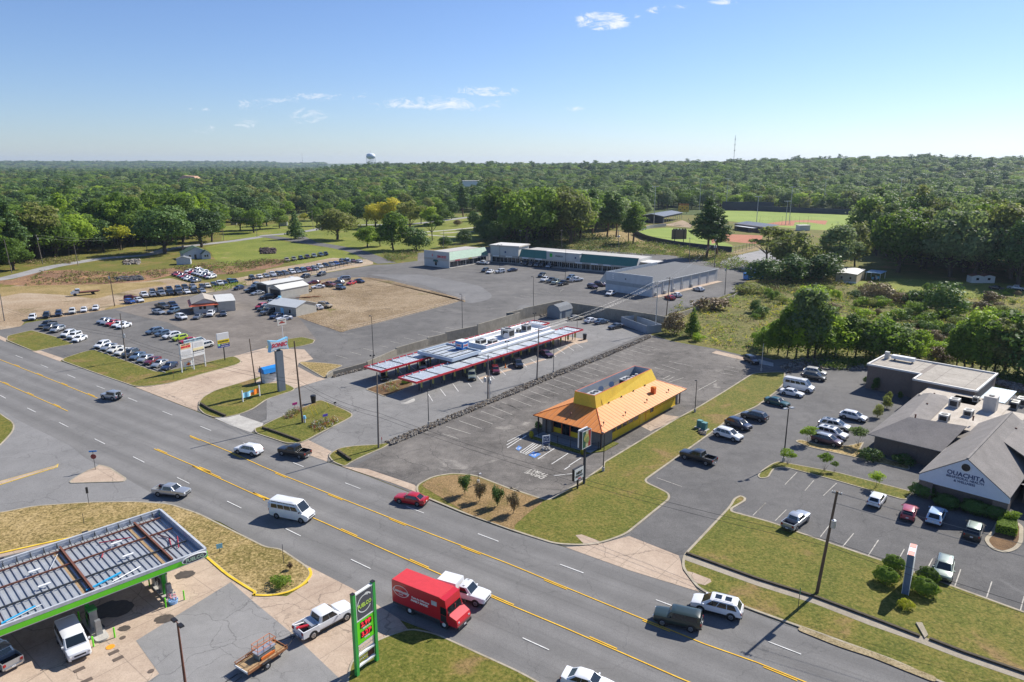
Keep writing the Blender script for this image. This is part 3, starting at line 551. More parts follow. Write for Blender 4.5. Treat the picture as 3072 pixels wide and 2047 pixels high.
def vehicle_parts(kind):
    S=SPEC[kind];S['nm']=kind;P=PAINT['white'];L,W=S['L']/2,S['W']/2;cl=S['cl'];wr=S['wr'];cab=S['cab'];belt=S['belt'];roof=S['roof'];out=[]
    body=body_mb(S,P)
    # sills / arches
    for x in S['wx']:
        for sd in(1,-1): body.tube((x,sd*(W-.17),wr+.02),(x,sd*(W+.004),wr+.02),wr+.075,wr+.075,trim_m,14)
    wb,wt=W*.93,W*.745
    if S.get('tall'): wb,wt=W*.965,W*.84
    if kind in('jeep','boxy suv','pickup','big suv','cap pickup'): wt=W*.82
    x0,x1,x2,x3=cab;zb=belt-.03;zr=roof-.06
    # glazing hull
    g=MB();lo=[(x0,wb*.9),(x0-.28,wb),(x3+.15,wb),(x3,wb*.92)];hi=[(x1,wt*.92),(x1-.15,wt),(x2+.12,wt),(x2,wt*.92)]
    r0=[(x,y,zb) for x,y in lo]+[(x,-y,zb) for x,y in lo[::-1]];r1=[(x,y,zr) for x,y in hi]+[(x,-y,zr) for x,y in hi[::-1]]
    body.rings([r0,r1],P,True,True)
    def pane(A,B,D,E,u0,u1,v0,v1):
        A,B,D,E=map(Vector,(A,B,D,E));nn=(B-A).cross(E-A).normalized()*.014
        if nn.dot((A+B+D+E)/4-Vector(((x0+x3)/2,0,zb)))<0: nn=-nn
        f=lambda u,v:(A.lerp(B,u).lerp(E.lerp(D,u),v))+nn
        g.face([f(u0,v0),f(u1,v0),f(u1,v1),f(u0,v1)],glass)
    pane(r0[0],r0[-1],r1[-1],r1[0],.04,.96,.04,.95);pane(r0[3],r0[4],r1[4],r1[3],.10,.90,.14,.88)
    nw={'coupe':2,'pickup':2,'small pickup':2,'jeep':2,'cap pickup':1,'van':4,'transit':4,'big suv':3,'minivan':3,'suv':3}.get(kind,2)
    for s_ in(0,1):
        A,B=(r0[1],r0[2]) if s_==0 else (r0[-2],r0[-3]);E,D=(r1[1],r1[2]) if s_==0 else (r1[-2],r1[-3])
        for i in range(nw): pane(A,B,D,E,.05+.91*i/nw+.008,.05+.91*(i+1)/nw-.012,.08,.90)
    # roof
    rf=MB();e=.035
    a=[(x1+e,wt*.93),(x1-.14,wt+e),(x2+.1,wt+e),(x2-e,wt*.94)];ra=[(x,y,zr-.015) for x,y in a]+[(x,-y,zr-.015) for x,y in a[::-1]]
    b=[(x1-.10,wt*.80),(x1-.30,wt*.86),(x2+.25,wt*.86),(x2+.12,wt*.80)];rb=[(x,y,roof-.012) for x,y in b]+[(x,-y,roof-.012) for x,y in b[::-1]]
    c=[(x1-.5,wt*.5),(x1-.6,wt*.5),(x2+.6,wt*.5),(x2+.5,wt*.5)];rc=[(x,y,roof+.012) for x,y in c]+[(x,-y,roof+.012) for x,y in c[::-1]]
    rf.rings([ra,rb,rc],P,True,True)
    pl=MB()
    if S.get('tall')==2: # tall van: solid flanks above the glass, raised roof
        rr=[]
        for z,yy,xa,xb in ((belt+.62,W*.95,1.62,x3-.02),(roof-.25,W*.88,1.25,x3+.02),(roof-.04,W*.74,.95,x3+.12),(roof+.03,W*.35,.4,x3+.6)):
            rr.append([(xa,yy*.92,z),(xa-.3,yy,z),(xb+.1,yy,z),(xb,yy*.94,z),(xb,-yy*.94,z),(xb+.1,-yy,z),(xa-.3,-yy,z),(xa,-yy*.92,z)])
        rf=MB();rf.rings(rr,P,True,True)
        for sd in(1,-1):
            pl.tube((x3+.05,sd*W*.94,zb),(x3+.05,sd*W*.93,belt+.64),.12,.12,P,6)
    body.add(pl);out.append(('body',body,35));out.append(('window',g,0));out.append(('roof',rf,40))
    if kind in('suv','big suv','minivan'):
        for sd in(1,-1): m=MB();m.tube((x1-.35,sd*wt*.86,roof+.05),(x2+.3,sd*wt*.86,roof+.05),.022,.022,chrome,5);out.append(('roof_rail',m,0))
        if kind=='big suv':
            for q in(-.1,-1.1): m=MB();m.box((q,0,roof+.012),(.65,.8,.02),glass);out.append(('roof_window',m,0))
    if 'bed' in S:
        a,b=S['bed'];m=MB();zt=S['boot'];f=.50+cl*.6
        m.box(((a+b)/2,0,(cl+.1+f)/2),(a-b,W*1.9,f-cl-.1),P)
        for sd in(1,-1): m.box(((a+b)/2,sd*(W*.955),(cl+.15+zt)/2),(a-b,W*.09,zt-cl-.15),P)
        m.box((b+.04,0,(cl+.25+zt)/2),(.08,W*1.82,zt-cl-.25),P);m.box((a-.03,0,(cl+.2+zt)/2),(.06,W*1.82,zt-cl-.2),P)
        m.box(((a+b)/2,0,f+.02),(a-b-.14,W*1.8,.03),trim_m)
        for sd in(1,-1): m.tube((S['wx'][1],sd*(W-.17),wr+.02),(S['wx'][1],sd*(W+.005),wr+.02),wr+.07,wr+.07,trim_m,14)
        out.append(('bed',m,0))
    if 'cap' in S:
        a,b=S['cap'];m=MB()
        m.box(((a+b)/2,0,(belt+S['roof']+.06)/2),(a-b,W*1.9,S['roof']+.06-belt+.1),P,top=.93)
        m.box(((a+b)/2,0,S['roof']+.07),(a-b-.3,W*1.5,.03),P)
        for sd in(1,-1): m.box(((a+b)/2,sd*W*.945,belt+.28),(.5,.03,.10),trim_m)
        out.append(('camper_cap',m,0))
    for sd in(1,-1): m=MB();m.box((L-.10,sd*W*.68,S['nose']-.16),(.22,W*.36,.16),head_m,rz=-sd*.30);out.append(('headlight',m,0))
    zz=(S['boot'] if 'cap' not in S else 1.2)
    for sd in(1,-1): m=MB();m.box((-L+.07,sd*W*.80,zz-.22),(.16,W*.26,.24),tail_m,rz=sd*.2);out.append(('taillight',m,0))
    m=MB();m.box((L-.03,0,S['nose']-.24),(.10,W*.95,.16),trim_m);m.box((L-.04,0,cl+.16),(.12,W*1.45,.18),trim_m if kind!='pickup' else chrome);out.append(('grille',m,0))
    m=MB();m.box((-L+.02,0,cl+.16),(.14,W*1.6,.18),trim_m if 'pickup' not in kind else chrome);m.box((-L-.04,0,cl+.20 if 'pickup' in kind else cl+.45),(.03,.32,.15),plate_m);out.append(('bumper',m,0))
    for sd in(1,-1): m=MB();m.box((x0-.32,sd*(W+.08),belt+.06),(.14,.18,.14),P if kind!='transit' else trim_m);out.append(('mirror',m,0))
    if S.get('spare'):
        m=MB();m.tube((-L-.02,0,1.0),(-L-.24,0,1.0),.37,.37,tyre_m,16);m.tube((-L-.25,0,1.0),(-L-.27,0,1.0),.2,.2,rim_m,12);out.append(('spare_wheel',m,0))
    return out,S
def wheel_mb(S,x,sd):
    W=S['W']/2;r=S['wr'];y=sd*(W-.10);a=MB();b=MB()
    a.tube((x,y-sd*.11,r),(x,y+sd*.115,r),r,r,tyre_m,18)
    b.tube((x,y+sd*.10,r),(x,y+sd*.128,r),r*.64,r*.58,rim_m,14)
    for k in range(5):
        t=k*1.2566;b.tube((x+math.cos(t)*r*.16,y+sd*.132,r+math.sin(t)*r*.16),(x+math.cos(t)*r*.5,y+sd*.132,r+math.sin(t)*r*.5),.03,.02,trim_m,4)
    return a,b
PROTO={};FAR={};NAMES={'sedan':'sedan_car','coupe':'coupe_car','hatch':'hatchback_car','suv':'sport_utility_car','big suv':'sport_utility_car','boxy suv':'sport_utility_car','minivan':'minivan','pickup':'pickup_truck','small pickup':'pickup_truck','cap pickup':'pickup_truck','van':'passenger_van','transit':'passenger_van','jeep':'off_road_car'}
CATS={'pickup':'pickup','small pickup':'pickup','cap pickup':'pickup','van':'van','transit':'van','minivan':'minivan'}
def get_proto(kind):
    if kind in PROTO: return PROTO[kind]
    parts,S=vehicle_parts(kind);P=PAINT['white']
    PROTO[kind]=(parts,S,[(n,mb.mesh(n,sm)) for n,mb,sm in parts],[[w.mesh(n) for w,n in zip(wheel_mb(S,x,sd),('tyre','rim'))] for x in S['wx'] for sd in(1,-1)])
    return PROTO[kind]
def get_far(kind):
    if kind in FAR: return FAR[kind]
    parts,S=vehicle_parts(kind);mb=MB();mb.mi(PAINT['white'])
    for n,p,sm in parts: mb.add(p)
    for x in S['wx']:
        for sd in(1,-1):
            for w in wheel_mb(S,x,sd): mb.add(w)
    FAR[kind]=mb.mesh('far_'+kind.replace(' ','_'),35);return FAR[kind]
def repaint(o,col):
    for s in o.material_slots:
        if s.material is PAINT['white']: s.link='OBJECT';s.material=PAINT[col]
NV=[0]
def car(kind,col,p,heading,label,group=None,far=None,z=GZ,scale=1.,roofcol=None):
    """p: Vector ground position, heading: radians of the nose"""
    p=Vector((p.x,p.y,z));d=math.hypot(p.x,p.y);far=d>175 if far is None else far;NV[0]+=1
    cat=CATS.get(kind,'car')
    if far:
        o=bpy.data.objects.new(NAMES[kind],get_far(kind));C.objects.link(o);o.location=p;o.rotation_euler[2]=heading;repaint(o,col)
        o.scale=(scale*1.05,)*3;tag(o,label,cat,group);return o
    parts,S,ms,wh=get_proto(kind)
    t=thing(NAMES[kind],label,cat,p,heading,group);t.scale=(scale,)*3
    for n,me in ms:
        o=bpy.data.objects.new(n,me);C.objects.link(o);o.parent=t
        repaint(o,roofcol if (n=='roof' and roofcol) else col)
    for a,b in wh:
        o=bpy.data.objects.new('wheel',a);C.objects.link(o);o.parent=t
        q=bpy.data.objects.new('rim',b);C.objects.link(q);q.parent=o
    return t
def hd(c,a,b):
    """heading from reading a (tail) to b (nose)"""
    d=at(c,*b,.6)-at(c,*a,.6);return math.atan2(d.y,d.x)
def carpx(kind,col,c,rear,front,label,group=None,h=.7,**k):
    """rear/front: readings of the tail and nose centres at about bumper height"""
    a=at(c,*rear,h);b=at(c,*front,h);m=(a+b)/2;return car(kind,col,m,math.atan2(b.y-a.y,b.x-a.x),label,group,**k)
ORD=['first','second','third','fourth','fifth','sixth','seventh','eighth','ninth','tenth','eleventh','twelfth','thirteenth','fourteenth','fifteenth','sixteenth','seventeenth','eighteenth']
SAY={'sedan':'sedan','coupe':'coupe','hatch':'hatchback','suv':'SUV','big suv':'large SUV','boxy suv':'boxy SUV','minivan':'minivan','pickup':'pickup','small pickup':'small pickup','cap pickup':'capped pickup','van':'van','transit':'tall van','jeep':'off-roader'}
def row(items,c,p0,p1,heading,where,group,far=None,h=.7,jit=.25,endname='from the left'):
    a=at(c,*p0,h);b=at(c,*p1,h);n=len(items)
    for i,it in enumerate(items):
        if it is None: continue
        kind,col=it[:2];t=i/max(1,n-1);p=a.lerp(b,t);p.x+=random.uniform(-jit,jit);p.y+=random.uniform(-jit,jit)
        car(kind,col,p,heading+random.uniform(-.04,.04),'%s %s, %s %s %s'%(col,SAY[kind],ORD[i],endname,where),group,far)
# ----- traffic on the highway
carpx('jeep','silver','M1',(1050,850),(915,830),'silver off-roader with roof rack and spare wheel, driving up the highway past the tan driveway','traffic on the highway',h=.9)
carpx('suv','white','S',(470,1210),(100,1140),'white compact SUV on the highway just ahead of the black pickup','traffic on the highway')
carpx('pickup','black','S',(1380,1250),(890,1150),'black crew cab pickup on the highway beside the flower island','traffic on the highway',h=.8,scale=.97)
carpx('small pickup','silver','B1',(1130,165),(1365,190),'silver small pickup turning off the highway near the triangular island','traffic on the highway')
carpx('transit','white','B2',(165,300),(400,345),'white tall passenger van on the highway, casting a shadow across the near lane','traffic on the highway',h=1.)
carpx('sedan','red','B2',(1235,245),(1060,215),'bright red sedan on the highway at the kerb in front of the young shrubs','traffic on the highway',scale=.98)
carpx('cap pickup','white','B2',(1400,860),(1665,935),'white pickup with white camper cap beside the red delivery truck','traffic on the highway',h=1.)
carpx('big suv','white','B3',(1690,1045),(1375,965),'large white SUV with two roof windows on the far lane of the highway','traffic on the highway',h=.9)
carpx('boxy suv','green','B3',(1395,1125),(1100,1060),'dark green boxy SUV straddling the yellow line of the highway','traffic on the highway',h=.9,scale=1.05)
carpx('sedan','white','B3',(450,1520),(740,1610),'white sedan with dark roof window, cut by the bottom edge of the view','traffic on the highway',roofcol='white')
# ----- clinic car park
G_='cars parked at the clinic'
carpx('pickup','black','M3',(1830,1420),(1555,1340),'black crew cab pickup parked on the edge of the clinic lot nearest the highway',G_,h=.85)
carpx('suv','white','M3',(1840,1150),(2075,1220),'white SUV parked by the green utility boxes',G_,h=.8,scale=1.03)
carpx('suv','navy','M3',(1945,1060),(2150,1125),'navy blue SUV parked between a white SUV and a dark wagon',G_,h=.8)
carpx('suv','dark grey','M3',(2290,1050),(2085,1000),'dark grey wagon parked beside the navy SUV, facing the grass',G_,h=.7)
carpx('sedan','teal','M4',(75,870),(280,925),'dark teal sedan parked along the grass, next to a white sedan',G_)
carpx('sedan','white','M4',(210,795),(405,835),'white sedan parked against the tall white van',G_,scale=.97)
carpx('transit','white','M4',(250,730),(490,775),'white tall passenger van parked on the clinic lot',G_,h=1.1)
carpx('suv','dark grey','M4',(410,660),(600,695),'dark grey SUV parked beside the tall white van at the back corner',G_)
carpx('suv','pearl','M4',(430,625),(590,650),'pale SUV half hidden behind the dark grey SUV at the back corner',G_)
carpx('suv','white','M4',(750,1005),(950,1050),'white SUV parked alone beside the bushes in front of the clinic',G_,scale=.96)
carpx('big suv','silver','M4',(550,1085),(815,1135),'silver SUV, rearmost of the three beside the round bushes',G_)
carpx('big suv','white','M4',(540,1150),(775,1210),'white SUV, middle one of the three beside the round bushes',G_)
carpx('suv','plum','M4',(510,1210),(725,1265),'maroon SUV with pale roof, nearest of the three beside the round bushes',G_,roofcol='silver')
carpx('small pickup','silver','B4',(215,440),(345,340),'pale silver pickup parked by the lawn of the clinic, bed towards the highway',G_)
carpx('hatch','white','B4',(845,270),(895,205),'white hatchback parked next to the planted strip in front of the clinic',G_)
carpx('hatch','pink red','B4',(1090,370),(1115,290),'pinkish red car parked beneath the clinic gable',G_)
carpx('suv','pale blue','B4',(1275,410),(1325,305),'white SUV below the clinic gable, between the pinkish red and the black car',G_)
carpx('suv','black','B4',(1560,505),(1590,420),'black SUV with pale roof, next to the kerbed hedge island',G_,roofcol='sage')
carpx('suv','sage','B4',(1375,655),(1340,830),'sage green SUV facing the lawn beside the tall clinic sign',G_)
# ----- drive-in
G_='cars at the drive-in stalls'
carpx('sedan','black','E',(570,900),(620,1040),'black sedan beneath the outer end of the far canopy',G_)
carpx('suv','silver','M2',(1480,550),(1500,600),'silver car beneath the far canopy',G_)
carpx('jeep','sage','J',(200,1030),(215,1170),'grey off-roader with spare wheel backed into the near canopy',G_,h=.8)
carpx('hatch','dark red','J',(600,940),(650,1060),'dark red hatchback parked next to the off-roader beneath the canopy',G_)
carpx('suv','black','J',(980,820),(1070,960),'black SUV parked beside the orange traffic cone',G_)
carpx('sedan','plum','J',(1450,680),(1590,740),'dark red sedan with bright tail lights, farthest along the near canopy',G_)
G_='staff cars behind the drive-in'
carpx('sedan','gold','M3',(560,165),(660,150),'gold sedan parked by the barn-roofed shed',G_)
carpx('sedan','white','M3',(700,190),(795,170),'white sedan parked behind the drive-in',G_)
carpx('sedan','slate','M3',(785,200),(890,180),'blue grey sedan parked behind the drive-in',G_)
carpx('sedan','dark grey','M3',(1000,225),(925,240),'dark grey sedan beside the grey bin enclosure',G_)
# ----- fuel station
carpx('van','white','B1',(470,1150),(590,1380),'white passenger van with peeling roof, parked beneath the fuel canopy','vehicles at the fuel station',h=.9,scale=1.02)
carpx('small pickup','silver','B1',(75,1420),(-60,1310),'grey pickup mostly outside the view, backed beneath the fuel canopy','vehicles at the fuel station')
# ----- dealer lots
H1=math.atan2(*((at('A',1480,690,.7)-at('A',1300,640,.7)).yx)) 
def hdg(c,a,b): d=at(c,*b,.6)-at(c,*a,.6);return math.atan2(d.y,d.x)
h_row=hdg('A',(2200,790),(1700,850))
G_='used cars in the row along the highway verge'
row([('suv','white'),('sedan','silver'),('sedan','pearl'),('sedan','pearl'),('suv','dark grey'),('sedan','slate'),('sedan','silver'),('sedan','dark red'),('sedan','silver'),('sedan','navy')],'M1',(910,395),(1490,580),hdg('M1',(1200,425),(1040,490)),'in the long row facing the highway verge',G_,far=False)
G_='used cars above the left grass island'
row([('pickup','black'),('suv','dark grey'),('suv','silver'),None,('suv','white'),('boxy suv','white'),('sedan','white')],'M1',(420,220),(700,340),hdg('M1',(560,240),(420,290)),'in the short row by the left grass island',G_,far=False)
row([('sedan','silver'),('sedan','silver'),('sedan','red'),('sedan','white'),('sedan','white')],'M1',(915,180),(1090,225),hdg('M1',(1160,200),(1020,245)),'in the cluster of five behind the utility pole','used cars in the middle cluster',far=False)
row([('suv','white'),('suv','black'),('suv','navy'),('suv','pearl'),('sedan','white'),('sedan','white')],'M1',(285,155),(850,68),hdg('M1',(300,130),(262,180)),'in the line along the pale dirt lot','used cars along the dirt lot',far=False,jit=.2)
row([('suv','slate'),('hatch','slate'),('suv','white'),('hatch','lime'),('sedan','red'),('suv','silver'),('suv','pearl')],'M1',(1375,275),(1810,400),hdg('M1',(1540,310),(1420,335)),'in the row behind the billboard','used cars behind the billboard',far=False)
# around the dealer office
for kind,col,c,r,f,lb in [('pickup','dark grey','C',(650,800),(840,840),'dark grey pickup nearest the left side of the dealer office'),('pickup','navy','C',(860,770),(990,830),'dark blue pickup against the left wall of the dealer office'),('sedan','silver','C',(590,900),(770,935),'silver sedan left of the dealer office'),('boxy suv','slate','C',(1020,880),(870,930),'blue grey boxy SUV at the corner of the dealer office'),('suv','white','C',(980,980),(1180,1040),'white SUV in front of the dealer office corner'),('coupe','grey','C',(1440,960),(1310,1035),'grey coupe in front of the dealer office'),('small pickup','white','C',(1640,900),(1560,1000),'white pickup parked nose out in front of the dealer office'),('sedan','dark grey','C',(1810,900),(1830,990),'dark grey car at the right corner of the dealer office'),('suv','black','C',(1900,730),(1905,820),'black car half hidden behind the right end of the dealer office'),
 ('hatch','blue','C',(100,720),(240,745),'bright blue hatchback at the left end of the back row'),('hatch','dark red','C',(130,670),(240,660),'dark red car half hidden behind the bright blue hatchback'),('sedan','white','C',(260,680),(410,730),'white car next to the bright blue hatchback'),
 ('pickup','white','D',(0,0),(0,0),None),
 ('hatch','navy','C',(2200,470),(1990,520),'navy hatchback parked alone on the lane by the green hedge'),
 ('coupe','white','D',(1050,1300),(740,1340),'white sedan in front of the white metal shed'),('sedan','navy','D',(840,1250),(670,1310),'dark blue sedan beside the white sedan at the shed'),('pickup','dark grey','D',(740,1190),(520,1240),'dark grey pickup in the row left of the white shed'),('suv','green','D',(640,1120),(430,1190),'dark green SUV in the row left of the white shed'),('suv','red','D',(600,1080),(390,1150),'red SUV at the outer end of the row left of the white shed'),('sedan','silver','D',(600,1000),(750,1080),'silver sedan behind the red SUV'),('suv','black','D',(690,940),(520,960),'black SUV parked before the open garage'),
 ('sedan','silver','D',(520,860),(340,890),'stripped silver sedan by the open garage'),('pickup','dark grey','D',(400,820),(260,840),'dark pickup next to the stripped sedan'),('suv','slate','D',(460,710),(320,770),'blue pickup by the fence of the back lot'),
 ('sedan','dark red','D',(800,650),(610,690),'dark red sedan on the lane behind the long shed'),('sedan','white','D',(1110,610),(920,650),'white sedan on the lane behind the long shed'),('suv','black','D',(1370,560),(1170,610),'black SUV on the lane along the fence'),('suv','dark grey','D',(1650,520),(1460,570),'dark grey SUV farthest along the lane beside the fence'),
 ('sedan','dark red','D',(1500,680),(1340,700),'dark red car beside the bare field'),('sedan','white','D',(1580,760),(1410,775),'white sedan on the edge of the bare field'),('pickup','brown red','D',(1580,720),(1800,745),'red pickup parked on the edge of the bare field'),('suv','grey','D',(1910,700),(1800,690),'grey SUV behind the silver hatchback on the field'),('suv','slate','D',(1810,760),(1980,800),'grey blue hatchback on the edge of the bare field'),('minivan','silver','D',(2040,620),(1870,630),'silver minivan by the field edge'),('sedan','red','D',(2150,680),(2010,720),'red sedan by the field edge'),('sedan','navy','D',(2150,650),(2310,680),'dark navy sedan, last one on the field edge'),
 ('big suv','tan','D',(1540,1090),(1690,1110),'tan and white old truck behind the white metal shed'),('sedan','white','D',(1540,1140),(1440,1110),'white car behind the white metal shed'),
 ]:
    if lb: carpx(kind,col,c,r,f,lb,'cars scattered round the dealer sheds')
# back rows
bk=hdg('C',(400,580),(500,650))
row([('pickup','white'),('small pickup','silver'),('pickup','silver'),('suv','black'),('pickup','dark grey'),('sedan','white'),('suv','dark grey'),('sedan','silver')],'C',(430,620),(1450,540),bk,'in the back row behind the dealer office','used cars in the back row')
row([None,('suv','dark grey'),('pickup','black'),('pickup','navy'),('suv','slate'),('suv','dark grey'),('sedan','silver')],'C',(440,590),(1290,465),bk,'in the second back row behind the dealer office','used cars in the second back row')
row([('hatch','dark grey'),('sedan','pearl'),('hatch','navy'),('pickup','white'),('sedan','navy'),('minivan','teal'),('sedan','navy')],'C',(1450,470),(2030,370),bk,'among the weeds right of the back row','cars among the weeds')
cl=hdg('C',(1290,230),(1010,290))
row([('coupe','brown red'),('coupe','red'),('sedan','silver'),('sedan','red'),('sedan','silver'),('coupe','white'),('sedan','navy'),('coupe','grey')],'C',(990,235),(1330,365),cl,'in the left file under the clay bank','cars in the packed bunch, left file')
row([('sedan','white'),('coupe','red'),('sedan','silver'),('hatch','white'),('suv','white'),('sedan','silver'),('sedan','dark red'),('suv','white')],'C',(1230,195),(1600,300),cl,'in the middle file under the clay bank','cars in the packed bunch, middle file')
row([('suv','white'),('suv','silver'),('suv','white'),('sedan','silver')],'C',(1350,185),(1540,240),cl,'in the right file under the clay bank','cars in the packed bunch, right file')
sc=hdg('D',(560,500),(720,570))
row([('suv','dark grey'),('sedan','white'),('sedan','silver'),('pickup','white'),('hatch','dark grey'),('sedan','silver'),('suv','dark grey'),('pickup','navy'),('hatch','slate'),('sedan','navy'),('sedan','silver'),('suv','white'),('suv','navy'),('pickup','silver'),('suv','blue'),('sedan','black'),('pickup','navy')],'D',(330,610),(2000,330),sc,'in the long file behind the chain fence','cars stored behind the chain fence, back file')
row([('sedan','silver'),('suv','dark grey'),('sedan','grey'),('suv','white'),('sedan','silver'),('suv','slate'),('hatch','red'),('sedan','silver')],'D',(700,560),(1440,450),sc,'in the front file behind the chain fence','cars stored behind the chain fence, front file')
row([('sedan','silver'),('suv','white'),('sedan','dark red'),('sedan','white')],'D',(1930,300),(2220,320),sc,'at the far end of the chain fence','cars at the far end of the chain fence')
row([('pickup','tan'),('pickup','gold'),('suv','dark grey'),('pickup','plum'),('pickup','silver'),('pickup','slate'),('suv','black')],'D',(950,300),(1640,190),hdg('D',(890,270),(980,330)),'in the line below the grassy field','old trucks below the field')
# flatbed recovery truck on the dirt built later; mall cars
G_='cars on the mall lot'
for kind,col,c,r,f,lb in [('pickup','white','Z',(1680,520),(1400,500),'white pickup in front of the sunlit shops'),('suv','black','Z',(1640,650),(1530,690),'black SUV in the group at the lamp pole before the mall'),('sedan','white','Z',(1750,680),(1640,720),'white car in the group at the lamp pole before the mall'),('jeep','white','Z',(2010,690),(1820,710),'white off-roader in the group at the lamp pole before the mall'),('sedan','navy','Z',(2290,650),(2070,680),'dark blue sedan right of the lamp pole before the mall'),
 ('suv','silver','W',(30,270),(-60,310),'silver SUV at the left end of the mall kerb line'),('suv','grey','W',(70,280),(20,330),'brown grey SUV second along the mall kerb line'),('suv','dark grey','W',(140,300),(40,350),'dark SUV third along the mall kerb line'),('pickup','dark grey','W',(240,310),(130,370),'dark pickup along the mall kerb line'),('suv','grey','W',(320,320),(220,380),'grey pink SUV along the mall kerb line'),('suv','black','W',(400,330),(310,380),'black SUV along the mall kerb line'),('suv','silver','W',(520,350),(420,390),'silver SUV at the right end of the mall kerb line'),
 ('suv','dark grey','W',(420,490),(280,540),'dark SUV at the back of the middle group on the mall lot'),('pickup','white','W',(480,560),(330,610),'white pickup in the middle group on the mall lot'),('pickup','dark grey','W',(590,580),(430,620),'dark pickup in the middle group on the mall lot'),('pickup','sage','W',(650,600),(510,650),'pale green car in the middle group on the mall lot'),('pickup','black','W',(800,620),(590,670),'black pickup nearest in the middle group on the mall lot'),('suv','slate','W',(880,530),(750,570),'blue grey SUV behind the white pickup at the second lamp pole'),('pickup','white','W',(820,600),(985,580),'white pickup at the second lamp pole of the mall lot'),
 ('suv','plum','T3',(700,1220),(815,1250),'maroon SUV at the corner of the grey annex'),('minivan','plum','T3',(770,1205),(885,1225),'dark red van at the corner of the grey annex'),('suv','white','T3',(965,1280),(870,1315),'white SUV in the shade of the grey annex'),('sedan','red','T3',(1480,1345),(1400,1320),'red sedan beside the wall of the annex doors'),('sedan','white','T3',(1540,1320),(1460,1295),'white sedan beside the red sedan at the annex'),('sedan','white','T3',(1750,1270),(1640,1245),'white sedan alone behind the annex'),
 ('suv','black','M3',(2140,520),(2180,540),'black car in the shade at the back corner of the empty lot'),('pickup','silver','T4',(2230,1245),(2350,1260),'pale pickup by the trees at the right edge'),('sedan','black','T4',(2060,1240),(2170,1255),'old dark car by the trees at the right edge')]:
    carpx(kind,col,c,r,f,lb,G_)
# ---------------------------------------------------------------- red delivery truck
red_t=mat('truck_red',(.52,.012,.022),.32,0,.05,.4,coat=.5);white_l=mat('lettering_white',(.78,.77,.75),.5,0,0)
steel=mat('steel_painted_dark',(.06,.065,.07),.5,.3,.2);grey_m=mat('metal_grey',(.32,.33,.34),.45,.5,.15);galv=mat('metal_galvanised',(.50,.52,.54),.4,.6,.15)
wood=mat('pole_wood',(.13,.085,.055),.85,0,.3,3.,fine=.4);woodg=mat('pole_wood_grey',(.20,.17,.145),.85,0,.3,3.,fine=.3)
black_m=mat('metal_black',(.015,.015,.017),.5,0,0);white_m=mat('white_enamel',(.72,.72,.70),.45,0,.08);sign_w=mat('sign_white',(.74,.74,.72),.4,0,.05,.8)
def curve_strip(mb,pts,w,m,y):
    for a,b in zip(pts,pts[1:]):
        a,b=Vector(a),Vector(b);d=(b-a);d.normalize();n=Vector((-d.y,d.x))*w/2
        mb.face([(a.x-n.x,y,a.y-n.y),(b.x-n.x,y,b.y-n.y),(b.x+n.x,y,b.y+n.y),(a.x+n.x,y,a.y+n.y)],m)
